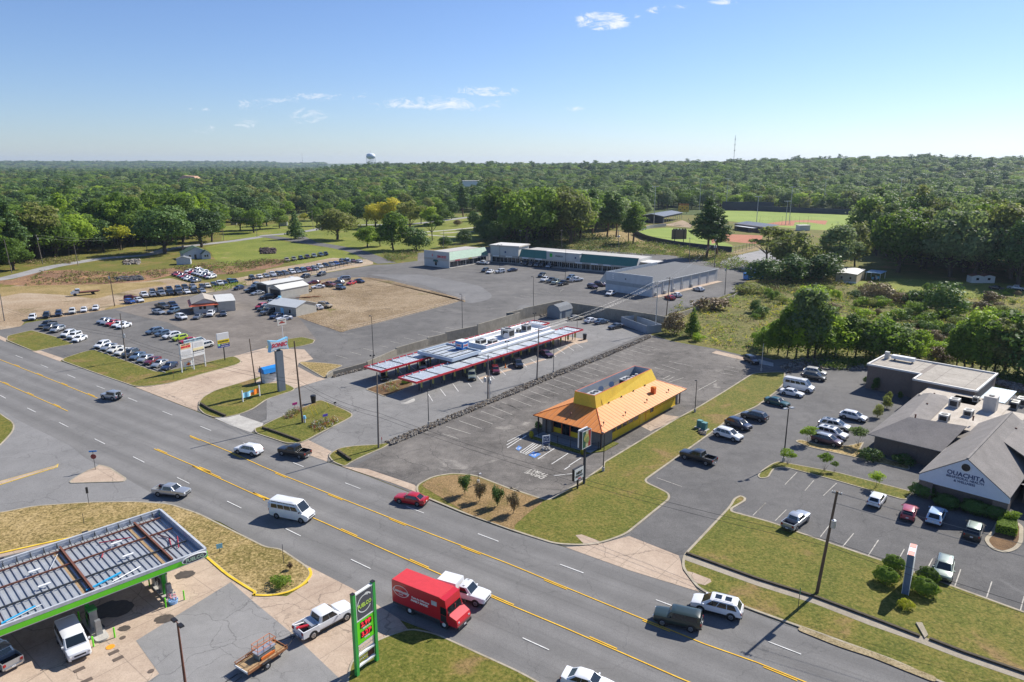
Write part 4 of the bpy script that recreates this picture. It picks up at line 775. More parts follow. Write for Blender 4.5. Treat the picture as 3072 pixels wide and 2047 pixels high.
def delivery_truck():
    a=at('B2',1210,1090,.0);b=at('B2',1440,1190,0);f=at('B2',1535,1085,.6);r=at('B2',1030,960,.5)
    d=(at('B2',1400,1150,0)-at('B2',1170,1055,0));hdn=math.atan2(d.y,d.x)
    wf=at('B2',1395,1150,.4);u=Vector((math.cos(hdn),math.sin(hdn),0));n=Vector((-u.y,u.x,0))
    # local origin: ground centre of the truck; front right wheel at (2.55,-1.0)
    p=wf-u*2.55+n*1.02;p.z=GZ
    t=thing('delivery_truck','long red box delivery truck with white oval logo, on the near lane of the highway','truck',p,hdn)
    m=MB();W=1.22
    m.box((-1.05,0,2.05),(6.3,W*2,2.5),red_t);m.box((-1.05,0,3.32),(6.24,W*1.96,.06),mat('truck_roof',(.60,.04,.045),.45,0,.08))
    m.box((-1.05,0,.66),(6.3,W*1.9,.3),steel);m.build('cargo_box',t)
    m=MB();pr=[(2.1,3.3),(2.75,3.2),(2.85,2.45),(3.1,1.75),(4.05,1.38),(4.2,.95),(4.15,.55),(2.1,.55)]
    rr=[[(x,W*(1. if x<3.2 else .93),z) for x,z in pr],[(x,-W*(1. if x<3.2 else .93),z) for x,z in pr]]
    m.rings(rr,red_t,True,True);m.build('cab',t)
    m=MB();m.face([(2.93,-1.08,2.42),(2.93,1.08,2.42),(3.17,1.05,1.80),(3.17,-1.05,1.80)][::-1],glass);m.face([(2.93,-1.08,2.42),(3.17,-1.05,1.80),(3.17,1.05,1.80),(2.93,1.08,2.42)][::-1],glass);m.build('windscreen',t)
    m=MB();m.box((3.1,0,2.1),(.05,.05,.6),red_t);m.build('windscreen_post',t)
    m=MB()
    for s in(1,-1): m.box((2.5,s*(W+.004),1.95),(.75,.012,.85),glass);m.box((2.5,s*(W+.003),1.1),(.72,.012,.75),trim_m)
    m.build('side_window',t)
    m=MB();m.box((4.22,0,.5),(.16,2.2,.28),trim_m);m.box((4.31,0,.53),(.02,.35,.15),plate_m);m.build('bumper',t)
    for s in(1,-1): q=MB();q.box((4.16,s*.85,1.05),(.06,.22,.16),head_m);q.build('headlight',t)
    for s in(1,-1): q=MB();q.box((3.3,s*1.35,2.0),(.12,.12,.35),trim_m);q.tube((3.1,s*1.15,2.1),(3.3,s*1.35,2.1),.02,.02,trim_m,5);q.build('mirror',t)
    for x in(2.55,-1.9):
        for s in(1,-1):
            w=MB();w.tube((x,s*(W-.3),.42),(x,s*(W-.02),.42),.42,.42,tyre_m,20);w=w.build('wheel',t);q=MB();q.tube((x,s*(W-.04),.42),(x,s*(W+.01),.42),.25,.2,white_m,14);q.build('rim',w)
            q=MB();q.tube((x,s*(W-.3),.46),(x,s*(W-.015),.46),.55,.55,trim_m,20);q.build('wheel_arch',t)
    # logo side (right side, facing -y): pointed oval and words
    y=-W-.012;m=MB();cx,cz=-3.0,2.3
    ov=[(cx+.98*math.copysign(abs(math.cos(k*6.2832/32))**.8,math.cos(k*6.2832/32)),cz+.52*math.sin(k*6.2832/32)+.10*(1-abs(math.cos(k*6.2832/32)))*math.sin(k*6.2832/32)) for k in range(33)]
    curve_strip(m,ov,.055,white_l,y);m.add(moved(text_mb('Community',.46,white_l,.012,shear=.1),(cx,y,cz-.02)));m.add(moved(text_mb('COFFEE',.17,white_l,.0),(cx,y,cz-.36)));m.build('oval_logo',t)
    m=MB();m.add(moved(text_mb('Taste the Difference',.28,white_l,.008,shear=.2),(-.45,y,2.15)));m.add(moved(text_mb('FAMILY MAKES.',.33,white_l,.014,shear=.2),(-.55,y,1.80)));m.build('slogan',t)
    m=MB();m.box((1.35,y,2.45),(.7,.01,.5),mat('sticker_grey',(.45,.48,.52),.5));m.build('flag_sticker',t)
delivery_truck()
# ---------------------------------------------------------------- white crew cab with load, trailer and lift
tow=carpx('pickup','white','B2',(330,1200),(690,1010),'white crew cab pickup towing a flat trailer out of the fuel station','vehicles at the fuel station',h=.95,scale=1.06)
def bed_load():
    m=MB();m.tube((-1.4,-.3,1.05),(-2.9,.1,1.22),.13,.13,red_t,10);o=m.build('red_pipe',None);o.matrix_world=tow.matrix_basis.copy()
    tag(o,'red tube lying in the bed of the towing pickup','tube')
    m=MB();m.tube((-1.3,.5,1.0),(-2.9,.45,1.35),.06,.06,white_m,8);o=m.build('white_pipe',None);o.matrix_world=tow.matrix_basis.copy();tag(o,'white pipe sticking out over the tailgate of the towing pickup','pipe')
    m=MB();m.box((-1.5,0,1.0),(.6,1.5,.45),galv);o=m.build('toolbox',None);o.matrix_world=tow.matrix_basis.copy();tag(o,'metal toolbox across the bed of the towing pickup','toolbox')
bed_load()
rust=mat('rusty_steel',(.28,.11,.04),.8,0,.35,4.,fine=.5);rustd=mat('rusty_beam',(.16,.06,.035),.75,0,.3,3.);plank=mat('trailer_plank',(.36,.24,.12),.85,0,.3,4.,fine=.4);orange_m=mat('orange_paint',(.62,.16,.03),.5,0,.15,3.)
def trailer():
    a=at('B1',1760,1480,.6);b=at('B2',215,1355,.6);b2=at('B2',330,1215,.5)
    d=(b2-a);h=math.atan2(d.y,d.x);c=(at('B1',1790,1440,.6)+at('B2',170,1340,.6))/2;c.z=GZ
    t=thing('flat_trailer','rusty flat trailer with plank deck hitched to the white pickup','trailer',c,h)
    m=MB();m.box((0,0,.62),(4.3,1.9,.10),plank)
    m.build('deck',t)
    m=MB()
    for s in(1,-1): m.box((0,s*.98,.66),(4.4,.07,.24),rust);m.box((0,s*.98,1.0),(4.4,.05,.05),rust)
    for x in(-2.1,-1,0,1,2.1):
        for s in(1,-1): m.box((x,s*.98,.84),(.05,.05,.35),rust)
    m.box((2.18,0,.66),(.07,1.96,.24),rust);m.box((-2.18,0,.66),(.07,1.96,.2),white_m);m.build('frame',t)
    m=MB();m.tube((2.2,.8,.55),(3.9,0,.5),.05,.05,black_m,6);m.tube((2.2,-.8,.55),(3.9,0,.5),.05,.05,black_m,6);m.tube((3.4,0,.5),(3.4,0,1.0),.04,.04,black_m,6);m.build('drawbar',t)
    for s in(1,-1):
        w=MB();w.tube((-.3,s*1.05,.36),(-.3,s*1.28,.36),.36,.36,tyre_m,18);w=w.build('wheel',t);q=MB();q.tube((-.3,s*1.27,.36),(-.3,s*1.30,.36),.2,.17,rim_m,12);q.build('rim',w)
        q=MB();q.box((-.3,s*1.16,.78),(.95,.3,.05),trim_m);q.build('mudguard',t)
    # ramp loop on the ground at the tail
    m=MB();P=[(-2.3,.5,.06),(-3.7,.5,.05),(-3.85,.35,.05),(-3.85,-.0,.05),(-3.7,-.15,.05),(-2.3,-.15,.06)]
    m.path(P,.03,black_m,5);m.build('loading_loop',t)
    u=thing('scissor_lift','orange railed work platform standing on the flat trailer','lift',c,h)
    m=MB();m.box((.35,0,.90),(1.8,.85,.45),mat('lift_grey',(.16,.20,.20),.5));m.box((.35,-.5,.82),(1.5,.16,.2),orange_m);m.build('chassis',u)
    m=MB();m.box((.35,0,1.30),(2.0,.9,.08),galv);m.box((.35,0,1.2),(1.7,.6,.14),mat('lift_blue',(.05,.10,.2),.4));m.build('platform',u)
    m=MB()
    for zz in(1.7,2.15):
        m.path([(-.65,-.45,zz),(1.35,-.45,zz),(1.35,.45,zz),(-.65,.45,zz),(-.65,-.45,zz)],.025,orange_m,5)
    for x in(-.65,0,.7,1.35):
        for s in(1,-1): m.tube((x,s*.45,1.3),(x,s*.45,2.15),.025,.025,orange_m,5)
    m.build('guard_rail',u)
    for x in(-.3,1.):
        for s in(1,-1):
            w=MB();w.tube((x,s*.32,.82),(x,s*.47,.82),.16,.16,tyre_m,12);w.build('wheel',u)
trailer()
# recovery truck on the dirt lot
def flatbed():
    a=at('T1',880,1275,.9);b=at('T1',615,1300,.9);c=(a+b)/2;c.z=GZ;h=math.atan2(b.y-a.y,b.x-a.x)
    t=thing('recovery_truck','white cab recovery truck with empty brown flatbed, standing on the dirt lot','truck',c,h)
    mb=MB();m=MB()
    m.box((2.9,0,1.25),(1.9,2.,.9),PAINT['white'],top=.96);m.box((2.2,0,2.0),(1.5,1.9,.75),PAINT['white'],top=.85);m.box((3.9,0,1.0),(1.1,1.8,.7),PAINT['white'],top=.9);m.build('cab',t)
    m=MB();m.box((2.3,0,2.0),(1.2,1.94,.45),glass,top=.95);m.box((2.96,0,2.0),(.1,1.6,.4),glass);m.build('window',t)
    m=MB();m.box((-1.4,0,1.15),(6.4,2.4,.18),rustd);m.box((1.7,0,1.6),(.1,2.3,.9),galv);m.build('flatbed',t)
    m=MB();m.box((-1,0,.85),(6.5,.9,.3),steel);m.build('chassis',t)
    for x in(3.2,-2.4):
        for s in(1,-1): w=MB();w.tube((x,s*.75,.48),(x,s*1.1,.48),.48,.48,tyre_m,14);w.build('wheel',t)
flatbed()
# ---------------------------------------------------------------- poles and wires
def pole(base,top,label,name='utility_pole',r=.16,m=None,arms=(),extras=None,group='utility poles',h=None):
    """arms: list of (height below top, half length, angle)"""
    B=at(*base);h=h or height_at(B,*top);T=at(*top,h);lean=(T-B);lean.z=0
    if lean.length>.8: lean=lean.normalized()*.8
    t=thing(name,label,'utility pole',(B.x,B.y,.05),0,group);tp=Vector((lean.x,lean.y,h));mm=m or wood
    p=MB();p.tube((0,0,0),tp,r,r*.65,mm,10);p.build('pole',t,60)
    pts=[]
    for dz,hl,ang in arms:
        c=tp*(1-dz/h);d=Vector((math.cos(ang),math.sin(ang),0))
        a=MB();a.tube(c-d*hl,c+d*hl,.06,.06,woodg,4);a.build('crossarm',t)
        for k in(-1,-.45,.45,1):
            q=c+d*hl*k*.92;i=MB();i.cyl(q.x,q.y,q.z+.03,q.z+.22,.05,white_m,6);i.build('insulator',t)
            pts.append(Vector((B.x,B.y,.05))+q+Vector((0,0,.22)))
    if extras:
        for dz,off in extras:
            c=tp*(1-dz/h);q=MB();q.cyl(c.x+off[0],c.y+off[1],c.z-.45,c.z+.4,.26,galv,12);q.cyl(c.x+off[0],c.y+off[1],c.z+.4,c.z+.5,.2,galv,10,.1);q.build('transformer',t,50)
    return Vector((B.x+tp.x,B.y+tp.y,h)),pts
def wire(a,b,sag,label,r=.022,name='power_line',group='power lines',n=14,m=None):
    a,b=Vector(a),Vector(b);pts=[]
    for i in range(n+1):
        t=i/n;p=a.lerp(b,t);p.z-=sag*4*t*(1-t);pts.append(p)
    mb=MB();mb.path(pts,r,m or mat('wire_dark',(.02,.02,.022),.5,0,0),4);return solo(mb,name,label,'power line',group=label)
PA=AX+R(90)
big,ba=pole(('B4',432,925),('B4',590,185),'tall wooden utility pole with grey transformer, standing on the clinic lawn by the sidewalk',r=.19,arms=((.25,.5,RD),),extras=((3.6,(.1,-.35)),))
p2,_=pole(('M2',1105,1310),('M2',1090,640),'bare wooden utility pole at the grass corner between the drive-in and the empty lot',r=.17,m=woodg)
p3,_=pole(('M2',435,1085),('M2',360,365),'dark wooden utility pole in the flower island',r=.18)
p4,a4=pole(('M1',1115,545),('M1',1060,120),'wooden utility pole with small transformer between the verge and the row of used cars',r=.17,extras=((5.4,(.3,-.1)),),m=woodg)
p5,_=pole(('M1',40,187),('T1',0,1300),'wooden utility pole at the left edge, by the pale dirt lot',r=.16,m=woodg)
p6,_=pole(('T1',1012,1410),('T1',965,1120),'wooden utility pole between the dirt lot and the used cars',r=.16,extras=((1.5,(-.35,0)),))
p7,_=pole(('M1',2255,740),('M1',2200,345),'dark pole with a curved street lamp by the blue roofed hut',r=.14)
pole(('M1',2310,742),('M1',2290,588),'short bare pole stub by the blue roofed hut',r=.13)
pA,aA=pole(('J',492,1525),('J',495,745),'double wooden pole carrying three transformers beside the rock strip',r=.17,m=woodg,arms=((.3,1.3,RD),),extras=((5.,(-.6,.0)),(5.2,(.3,.4)),(5.4,(.45,-.2))))
pA2,_=pole(('J',527,1525),('J',520,1010),'slimmer metal clad pole standing against the double wooden pole',r=.10,m=galv)
pB,aB=pole(('M3',266,712),('M3',284,250),'tall wooden pole by the rock strip, without transformers',r=.17,m=woodg,arms=((.5,.9,RD),))
pC,aC=pole(('M3',1312,285),('T3',1335,1190),'tall grey pole at the back corner of the empty lot',r=.17,m=galv,arms=((.4,1.2,RD),(1.5,1.0,RD)))
pD,aD=pole(('T3',1408,1500),('T3',1440,1155),'wooden pole behind the corner of the retaining wall',r=.16,arms=((.3,1.2,RD),))
pE,aE=pole(('T3',1925,1305),('T3',1940,1050),'pole with one transformer beside the annex yard',r=.15,m=woodg,extras=((1.6,(-.3,0)),))
back=[(('T3',122,872),('T3',122,690),(0,)),(('T3',487,905),('T3',485,735),(0,)),(('T3',992,957),('T3',985,737),(0,)),(('T3',1612,1027),('T3',1617,805),(0,)),(('T3',1832,1067),('T3',1845,820),(0,)),(('T4',130,1040),('T4',135,895),(0,)),(('T2',1676,918),('T2',1680,740),(0,))]
wh_='first second third fourth fifth sixth seventh'.split();tops=[]
for i,(b,t,_) in enumerate(back[:6]):
    q,a=pole(b,t,'wooden pole with crossarm behind the mall, %s from the left'%wh_[i],r=.17,m=woodg,arms=((.4,1.3,R(60)),),extras=((3.3,(-.4,0)),(3.3,(.4,0))) if i in(0,2,4) else None);tops.append(a)
pole(*back[6][:2],'pole with round discs in the park behind the left end of the mall',r=.15,m=woodg)
for i in range(4):
    for k in(0,3): wire(tops[i][k],tops[i+1][k],1.2,'power line strung behind the mall')
lb=[(('T1',378,1040),('T1',315,780),'leaning wooden pole with a transformer, beside the back road'),(('T1',690,1050),('T1',650,860),'wooden pole at the near side of the back road'),(('T1',612,965),('T1',602,870),'short wooden pole beyond the back road'),(('T1',1300,930),('T1',1278,785),'wooden pole before the big oaks'),(('T1',1975,830),('T1',1952,615),'wooden pole with transformer in front of the woods, right of the oaks'),(('T1',2268,800),('T1',2260,670),'thin pole beside the back road'),(('T2',530,730),('T2',515,568),'wooden pole in the park near the broad tree'),(('T1',105,1115),('T1',20,820),'wooden pole at the far left, half hidden by foliage')]
lt=[]
for i,(b,t,l) in enumerate(lb):
    q,a=pole(b,t,l,r=.16,m=woodg,arms=((.4,1.1,R(120)),) if i in(0,4,6) else (),extras=((1.9,(.3,0)),) if i in(0,4) else None);lt.append(q)
off=lambda v,dx,dz=0:Vector((v[0]+dx,v[1],v[2]+dz))
LW=mat('wire_light',(.22,.22,.23),.4,.3,0)
for k,dz in enumerate((0,-1.2)):
    wire(off(lt[7],-30-8*k,dz+2),off(lt[0],0,dz),1.5,'bright power line crossing before the woods at the far left',r=.02,m=LW);wire(off(lt[0],0,dz),off(lt[3],0,dz+1),2.,'bright power line crossing before the woods at the far left',r=.02,m=LW)
wire(lt[4],lt[6],3,'power line along the back road');wire(off(lt[4],0,-1),off(lt[6],0,-1),3,'power line along the back road')
# main line along the highway frontage
lft=p4+(p4-p3)*.9
for k,dz in enumerate((-5.9,-6.6)):
    wire(off(p5,0,dz+2.),off(p4,0,dz+.8),.9,'dark service line between the left edge pole and the pole in the car row')
    wire(off(p4,0,dz+.3),off(p3,0,dz-1.2),1.,'dark line between the car row pole and the flower island pole')
    wire(off(p3,0,dz-1.),off(p2,0,dz-1.),.8,'dark line between the flower island pole and the corner pole')
    wire(off(p2,0,dz-1.),off(big,0,dz+.2),1.2,'dark line across the front of the empty lot')
    wire(off(big,0,dz+.2),off(big,48-2*k,dz-.5)+Vector((0,-32,0)),1.2,'dark line from the lawn pole out of view to the right')
for k in(0,3):
    wire(big+Vector((0,0,-.1-.4*k)),big+Vector((46,-30,-.1-.4*k)),1.1,'pale power line above the clinic car park, out of view to the right',m=LW)
for k in(0,2,3):
    wire(aA[k],aB[k],.6,'pale power line above the drive-in canopy',.010,m=LW);wire(aB[k],aC[k],1.,'pale power line behind the drive-in',.010,m=LW);wire(aC[k],aD[k],.3,'pale power line by the annex',.010,m=LW)
    wire(aD[k],tops[4][k],1.2,'pale power line over the annex yard',.010,m=LW)
# parking lot lamps
def lamp(base,top,label,heads=1,m=None,r=.07,h=None,ang=0.,hm=None,name='street_lamp',size=.55,group='car park lamps'):
    B=at(*base);h=h or height_at(B,*top);t=thing(name,label,'lamp post',(B.x,B.y,.05),ang,group)
    p=MB();p.tube((0,0,.0),(0,0,h-.1),r*1.25,r*.8,m or steel,8);p.build('pole',t,60)
    p=MB();p.cyl(0,0,0,.7,.22,g_pave,10);p.build('footing',t,60)
    for k in range(heads):
        s=1 if k==0 else -1;hd_=MB();hd_.box((s*size*.9,0,h),(size,size*.6,.16),hm or steel,top=.85);hd_.tube((0,0,h-.05),(s*size*.6,0,h-.02),.035,.035,m or steel,5);hd_.build('lamp_head',t)
    return t
lampL=mat('lamp_silver',(.45,.46,.47),.4,.4,.1)
lamp(('M4',230,1430),('M4',275,958),'black car park lamp with two silver heads at the end of the planted strip',2,black_m,.09,ang=R(20),hm=lampL,size=.7)
B=at('B1',1352,1650);lamp(('B1',1357,1650),('B1',1283,1140),'brown lamp post with two black heads on the forecourt asphalt',2,rustd,.11,ang=R(-40),hm=black_m,size=.65)
lamp(('M3',1660,995),('M3',1675,710),'dark lamp post on the grass right of the yellow restaurant',1,black_m,ang=R(-140),size=.4)
lamp(('M3',852,1515),('M3',860,1180),'dark lamp post on the grass by the restaurant sign',1,black_m,ang=R(140),size=.4)
lamp(('M2',1548,1108),('M2',1538,800),'slender lamp post on the rock strip near the corner pole',1,steel,ang=R(60),size=.3)
lamp(('M3',413,650),('M3',413,435),'slender lamp post on the rock strip beyond the tall wooden pole',1,steel,ang=R(60),size=.3)
lamp(('M3',2245,630),('M3',2262,392),'pale thin lamp post at the back right corner of the empty lot',1,galv,ang=R(60),size=.3)
lamp(('M2',1062,545),('M2',1033,145),'dark lamp post behind the retaining wall, near its left end',1,black_m,ang=R(160),size=.5)
lamp(('M2',1846,315),('T2',1820,1305),'dark lamp post behind the middle of the retaining wall',1,black_m,ang=R(160),size=.5)
lamp(('T3',236,1442),('T3',235,1150),'dark lamp post in the upper car park, near the back of the drive-in',1,black_m,ang=R(180),size=.6)
lamp(('T3',517,1168),('T3',513,905),'tall dark lamp post among the middle group of mall cars',1,black_m,ang=R(180),size=.5)
lamp(('T2',2175,1088),('T2',2170,868),'tall lamp post with wide head before the corner of the mall',2,black_m,ang=R(10),size=.8)
lamp(('B2',1636,132),('B2',1638,58),'small white headed post among the four young shrubs',1,steel,.04,ang=R(30),size=.35,hm=white_m)
for c,b,t,l in (('J',(1314,150),(1315,0),'floodlight post at the back end of the far canopy'),('J',(2066,290),(2072,108),'floodlight post at the back end of the near canopy'),('J',(832,690),(832,500),'twin floodlight post above the middle of the near canopy'),('E',(380,795),(362,570),'twin floodlight post at the front end of the far canopy'),):
    B=at(c,*b,3.2);T=height_at(B,c,*t);q=thing('floodlight',l,'floodlight',(B.x,B.y,3.2),R(20),'canopy floodlights');p=MB();p.tube((0,0,0),(0,0,T-3.2),.06,.05,black_m,6);p.build('pole',q)
    for s in(1,-1): p=MB();p.box((s*.35,0,T-3.2),(.35,.25,.28),black_m,rz=s*.4);p.build('lamp_head',q)
# sports field lights
for i,(c,b,t,l) in enumerate([('T3',(1298,690),(1310,355),'by the dark open shed'),('T3',(1700,560),(1706,290),'behind the leaning pair of pines'),('T3',(1935,556),(1945,285),'right of the pair of pines, the tallest'),('T3',(2200,722),(2212,445),'beside the long dugout'),('T4',(280,690),(308,360),'at the infield, the taller of two close together'),('T4',(248,695),(255,485),'at the infield, the shorter of two close together'),('T4',(580,560),(600,290),'in front of the far fence'),('T4',(1232,430),(1240,278),'sticking out of the far right woods')]):
    B=at(c,*b);h=height_at(B,c,*t)
    if i==7: B=at('T4',1240,560);h=height_at(B,c,*t)
    q=thing('field_light','tall pale sports field light %s'%l,'floodlight',(B.x,B.y,.05),0,'sports field lights')
    p=MB();p.tube((0,0,0),(0,0,h),.26,.16,galv,8);p.build('pole',q)
    p=MB();p.tube((-2.3,0,h),(2.3,0,h),.09,.09,galv,5);p.build('crossarm',q)
    for k in range(5): p=MB();p.box((-2.2+k*1.1,0,h+.25),(.55,.45,.5),white_m);p.build('lamp_head',q)
# ---------------------------------------------------------------- signs
def sign_frame(cl,cr):
    """frame along the face: left/right ground points as seen; faces the camera side"""
    d=cr-cl;return math.atan2(d.y,d.x)
def sign(name,label,p,rz): return thing(name,label,'sign',(p.x,p.y,.08),rz)
def P_(parent,name,mb): return mb.build(name,parent)
green_s=mat('sign_green',(.05,.38,.07),.35,0,.1);lime_s=mat('sign_lime',(.16,.72,.02),.4,0,.05);charcoal=mat('sign_charcoal',(.09,.09,.11),.5,0,.1);led=mat('led_panel',(.03,.006,.01),.5,0,0);led_on=mat('led_red',(.7,.02,.05),.5,0,0,emit=((1,.04,.06),.4))
blue_s=mat('sign_blue',(.02,.22,.62),.35,0,.05);sky_s=mat('sign_sky_blue',(.25,.58,.80),.35,0,.05);redl=mat('lettering_red',(.65,.02,.05),.4,0,0);blackl=mat('lettering_black',(.02,.02,.02),.5,0,0);navyl=mat('lettering_navy',(.03,.06,.16),.5,0,0);yel_s=mat('sign_yellow',(.85,.66,.02),.4,0,.04);orl=mat('lettering_orange',(.85,.22,.02),.4,0,0)
# fuel price sign: left post base B2(757,1525), right post base B2(895,1415)
def fuel_sign():
    a=at('B2',757,1525);b=at('B2',897,1415);rz=sign_frame(a,b);W=(b-a).length;c=(a+b)/2;h=height_at(a,'B2',705,938)
    t=sign('price_sign','tall green framed fuel price sign with charcoal logo panel and red digits',c,rz)
    for s in(-1,1): m=MB();m.box((s*W/2,0,h/2),(.32,.34,h),green_s);m.box((s*W/2,0,h+.02),(.36,.38,.05),black_m);P_(t,'post',m)
    w=W-.4;z1=h-.25;z0=z1-2.6
    m=MB();m.box((0,0,(z0+z1)/2),(w,.22,z1-z0),charcoal);m.box((0,0,z1+.06),(w+.1,.3,.12),white_m);m.box((0,0,z0-.06),(w+.1,.28,.1),white_m)
    for s in(-1,1): m.box((s*(w/2-.04),0,(z0+z1)/2),(.06,.26,z1-z0),white_m)
    P_(t,'logo_panel',m);m=MB();R0=w*.40;cz=(z0+z1)/2+.05
    pts=[(R0*math.cos(R(55+k*13)),cz+R0*math.sin(R(55+k*13))) for k in range(22)]
    curve_strip(m,pts,.10,white_l,-.125);curve_strip(m,[(.05,cz+R0*.98),(.25,cz+R0*1.12),(.55,cz+R0*.98),(.8,cz+R0*.72)],.14,white_l,-.127)
    m.add(moved(text_mb('FUELCO',.50,mat('lettering_lime',(.50,.70,.12),.5,0,0),.018,font_scale_x=.92),(0,-.13,cz-.12)));P_(t,'logo',m)
    z1=z0-.12;z0=z1-2.35;m=MB();m.box((0,0,(z0+z1)/2),(w,.24,z1-z0),lime_s);P_(t,'price_panel',m)
    for k,(s,zz) in enumerate((('2.99',z1-.55),('3.27',z1-1.55))):
        m=MB();m.box((.05,-.125,zz),(w*.68,.03,.62),led);P_(t,'price_display',m);m=MB();m.add(moved(text_mb(s,.66,led_on,.02),(0,-.145,zz)));m.add(moved(text_mb('9',.3,led_on,.01),(w*.29,-.145,zz+.1)));P_(t,'price_digits',m)
        m=MB();m.add(moved(text_mb(('REGULAR','DIESEL')[k],.22,white_l,.006),(.1,-.125,zz-.44)));P_(t,'fuel_grade',m)
    zz=z0-.1;m=MB()
    for k in range(3):
        m.box((0,0,zz-.02),(w,.2,.07),white_m);m.box((0,.05,zz-.55),(w,.03,.03),white_m);m.box((0,0,zz-1.05),(w,.24,.16),white_m)
        for j in range(9): m.box((-w*.42+j*w*.105,-.02,zz-.07),(.05,.08,.05),galv);m.box((-w*.42+j*w*.105,.02,zz-.50),(.05,.05,.05),galv)
        for s in(-1,1): m.box((s*w*.46,0,zz-.5),(.06,.16,1.),galv)
        zz-=1.12
        if zz<.9: break
    P_(t,'empty_panel_frame',m)
    m=MB();m.box((w*.28,-.02,z0-1.72),(w*.35,.1,.55),led);P_(t,'dark_display',m)
fuel_sign()
# SONIC pylon: rectangular grey column and bow-tie sign
def bowtie(w,h,e=.28):
    return [(-w/2,h*.5),(-w*.42,h*.46),(0,h*.30),(w*.42,h*.46),(w/2,h*.5),(w*.44,0),(w/2,-h*.5),(w*.42,-h*.46),(0,-h*.30),(-w*.42,-h*.46),(-w/2,-h*.5),(-w*.44,0)]
def xz_prism(mb,pts,y0,y1,m,mf=None):
    b=[(x,y0,z) for x,z in pts];f=[(x,y1,z) for x,z in pts];n=len(pts)
    for i in range(n): mb.face([b[i],b[(i+1)%n],f[(i+1)%n],f[i]],m)
    mb.face(b,mf or m);mb.face(f[::-1],mf or m)
def sonic_sign():
    a=at('M2',225,812);b=at('M2',277,800);rz=R(51.)-R(2);c=(a+b)/2;h=height_at(c,'M2',228,455)
    t=sign('pylon_sign','tall grey column carrying a blue and white bow-tie shaped sign with red lettering','',rz) if 0 else thing('pylon_sign','tall grey column carrying a blue and white bow-tie shaped sign with red lettering','sign',(c.x,c.y,.1),rz)
    m=MB();m.box((0,0,h/2),(1.5,.75,h),mat('pylon_grey',(.17,.195,.22),.55,0,.08,1.));P_(t,'column',m)
    m=MB();m.box((0,0,h+.15),(.7,.4,.4),steel);P_(t,'mount',m)
    W_,H_=4.3,2.5;zc=h+1.35;m=MB();xz_prism(m,[(x,z+zc) for x,z in bowtie(W_,H_)],-.42,.42,sky_s);P_(t,'sign_box',m)
    m=MB();xz_prism(m,[(x,z+zc) for x,z in bowtie(W_*.9,H_*.82)],-.45,-.43,sign_w);P_(t,'sign_face',m)
    m=MB();m.add(moved(text_mb('SONIC',1.12,redl,.045,font_scale_x=1.02,shear=.2),(0,-.475,zc)));P_(t,'lettering',m)
sonic_sign()
# thin white pole with small cream sign
def small_pole_sign():
    B=at('M2',262,362);B=at('M2',268,420);h=height_at(B,'M2',245,225);t=thing('pole_sign','small cream sign with a red car picture on a tall white pole','sign',(B.x,B.y,.1),R(49))
    m=MB();m.cyl(0,0,0,h,.09,white_m,8);P_(t,'pole',m);m=MB();m.box((0,0,h+.75),(2.5,.22,1.5),mat('sign_cream',(.72,.68,.58),.5,0,.06));P_(t,'board',m)
    m=MB();m.box((0,-.12,h+1.25),(1.9,.02,.14),blackl);xz_prism(m,[(-.8,h+.45),(.8,h+.45),(.75,h+.7),(.4,h+.75),(.2,h+1.),(-.3,h+1.),(-.5,h+.75),(-.8,h+.65)],-.13,-.12,mat('sign_brown_red',(.4,.05,.03),.5,0,0));P_(t,'car_picture',m)
small_pole_sign()
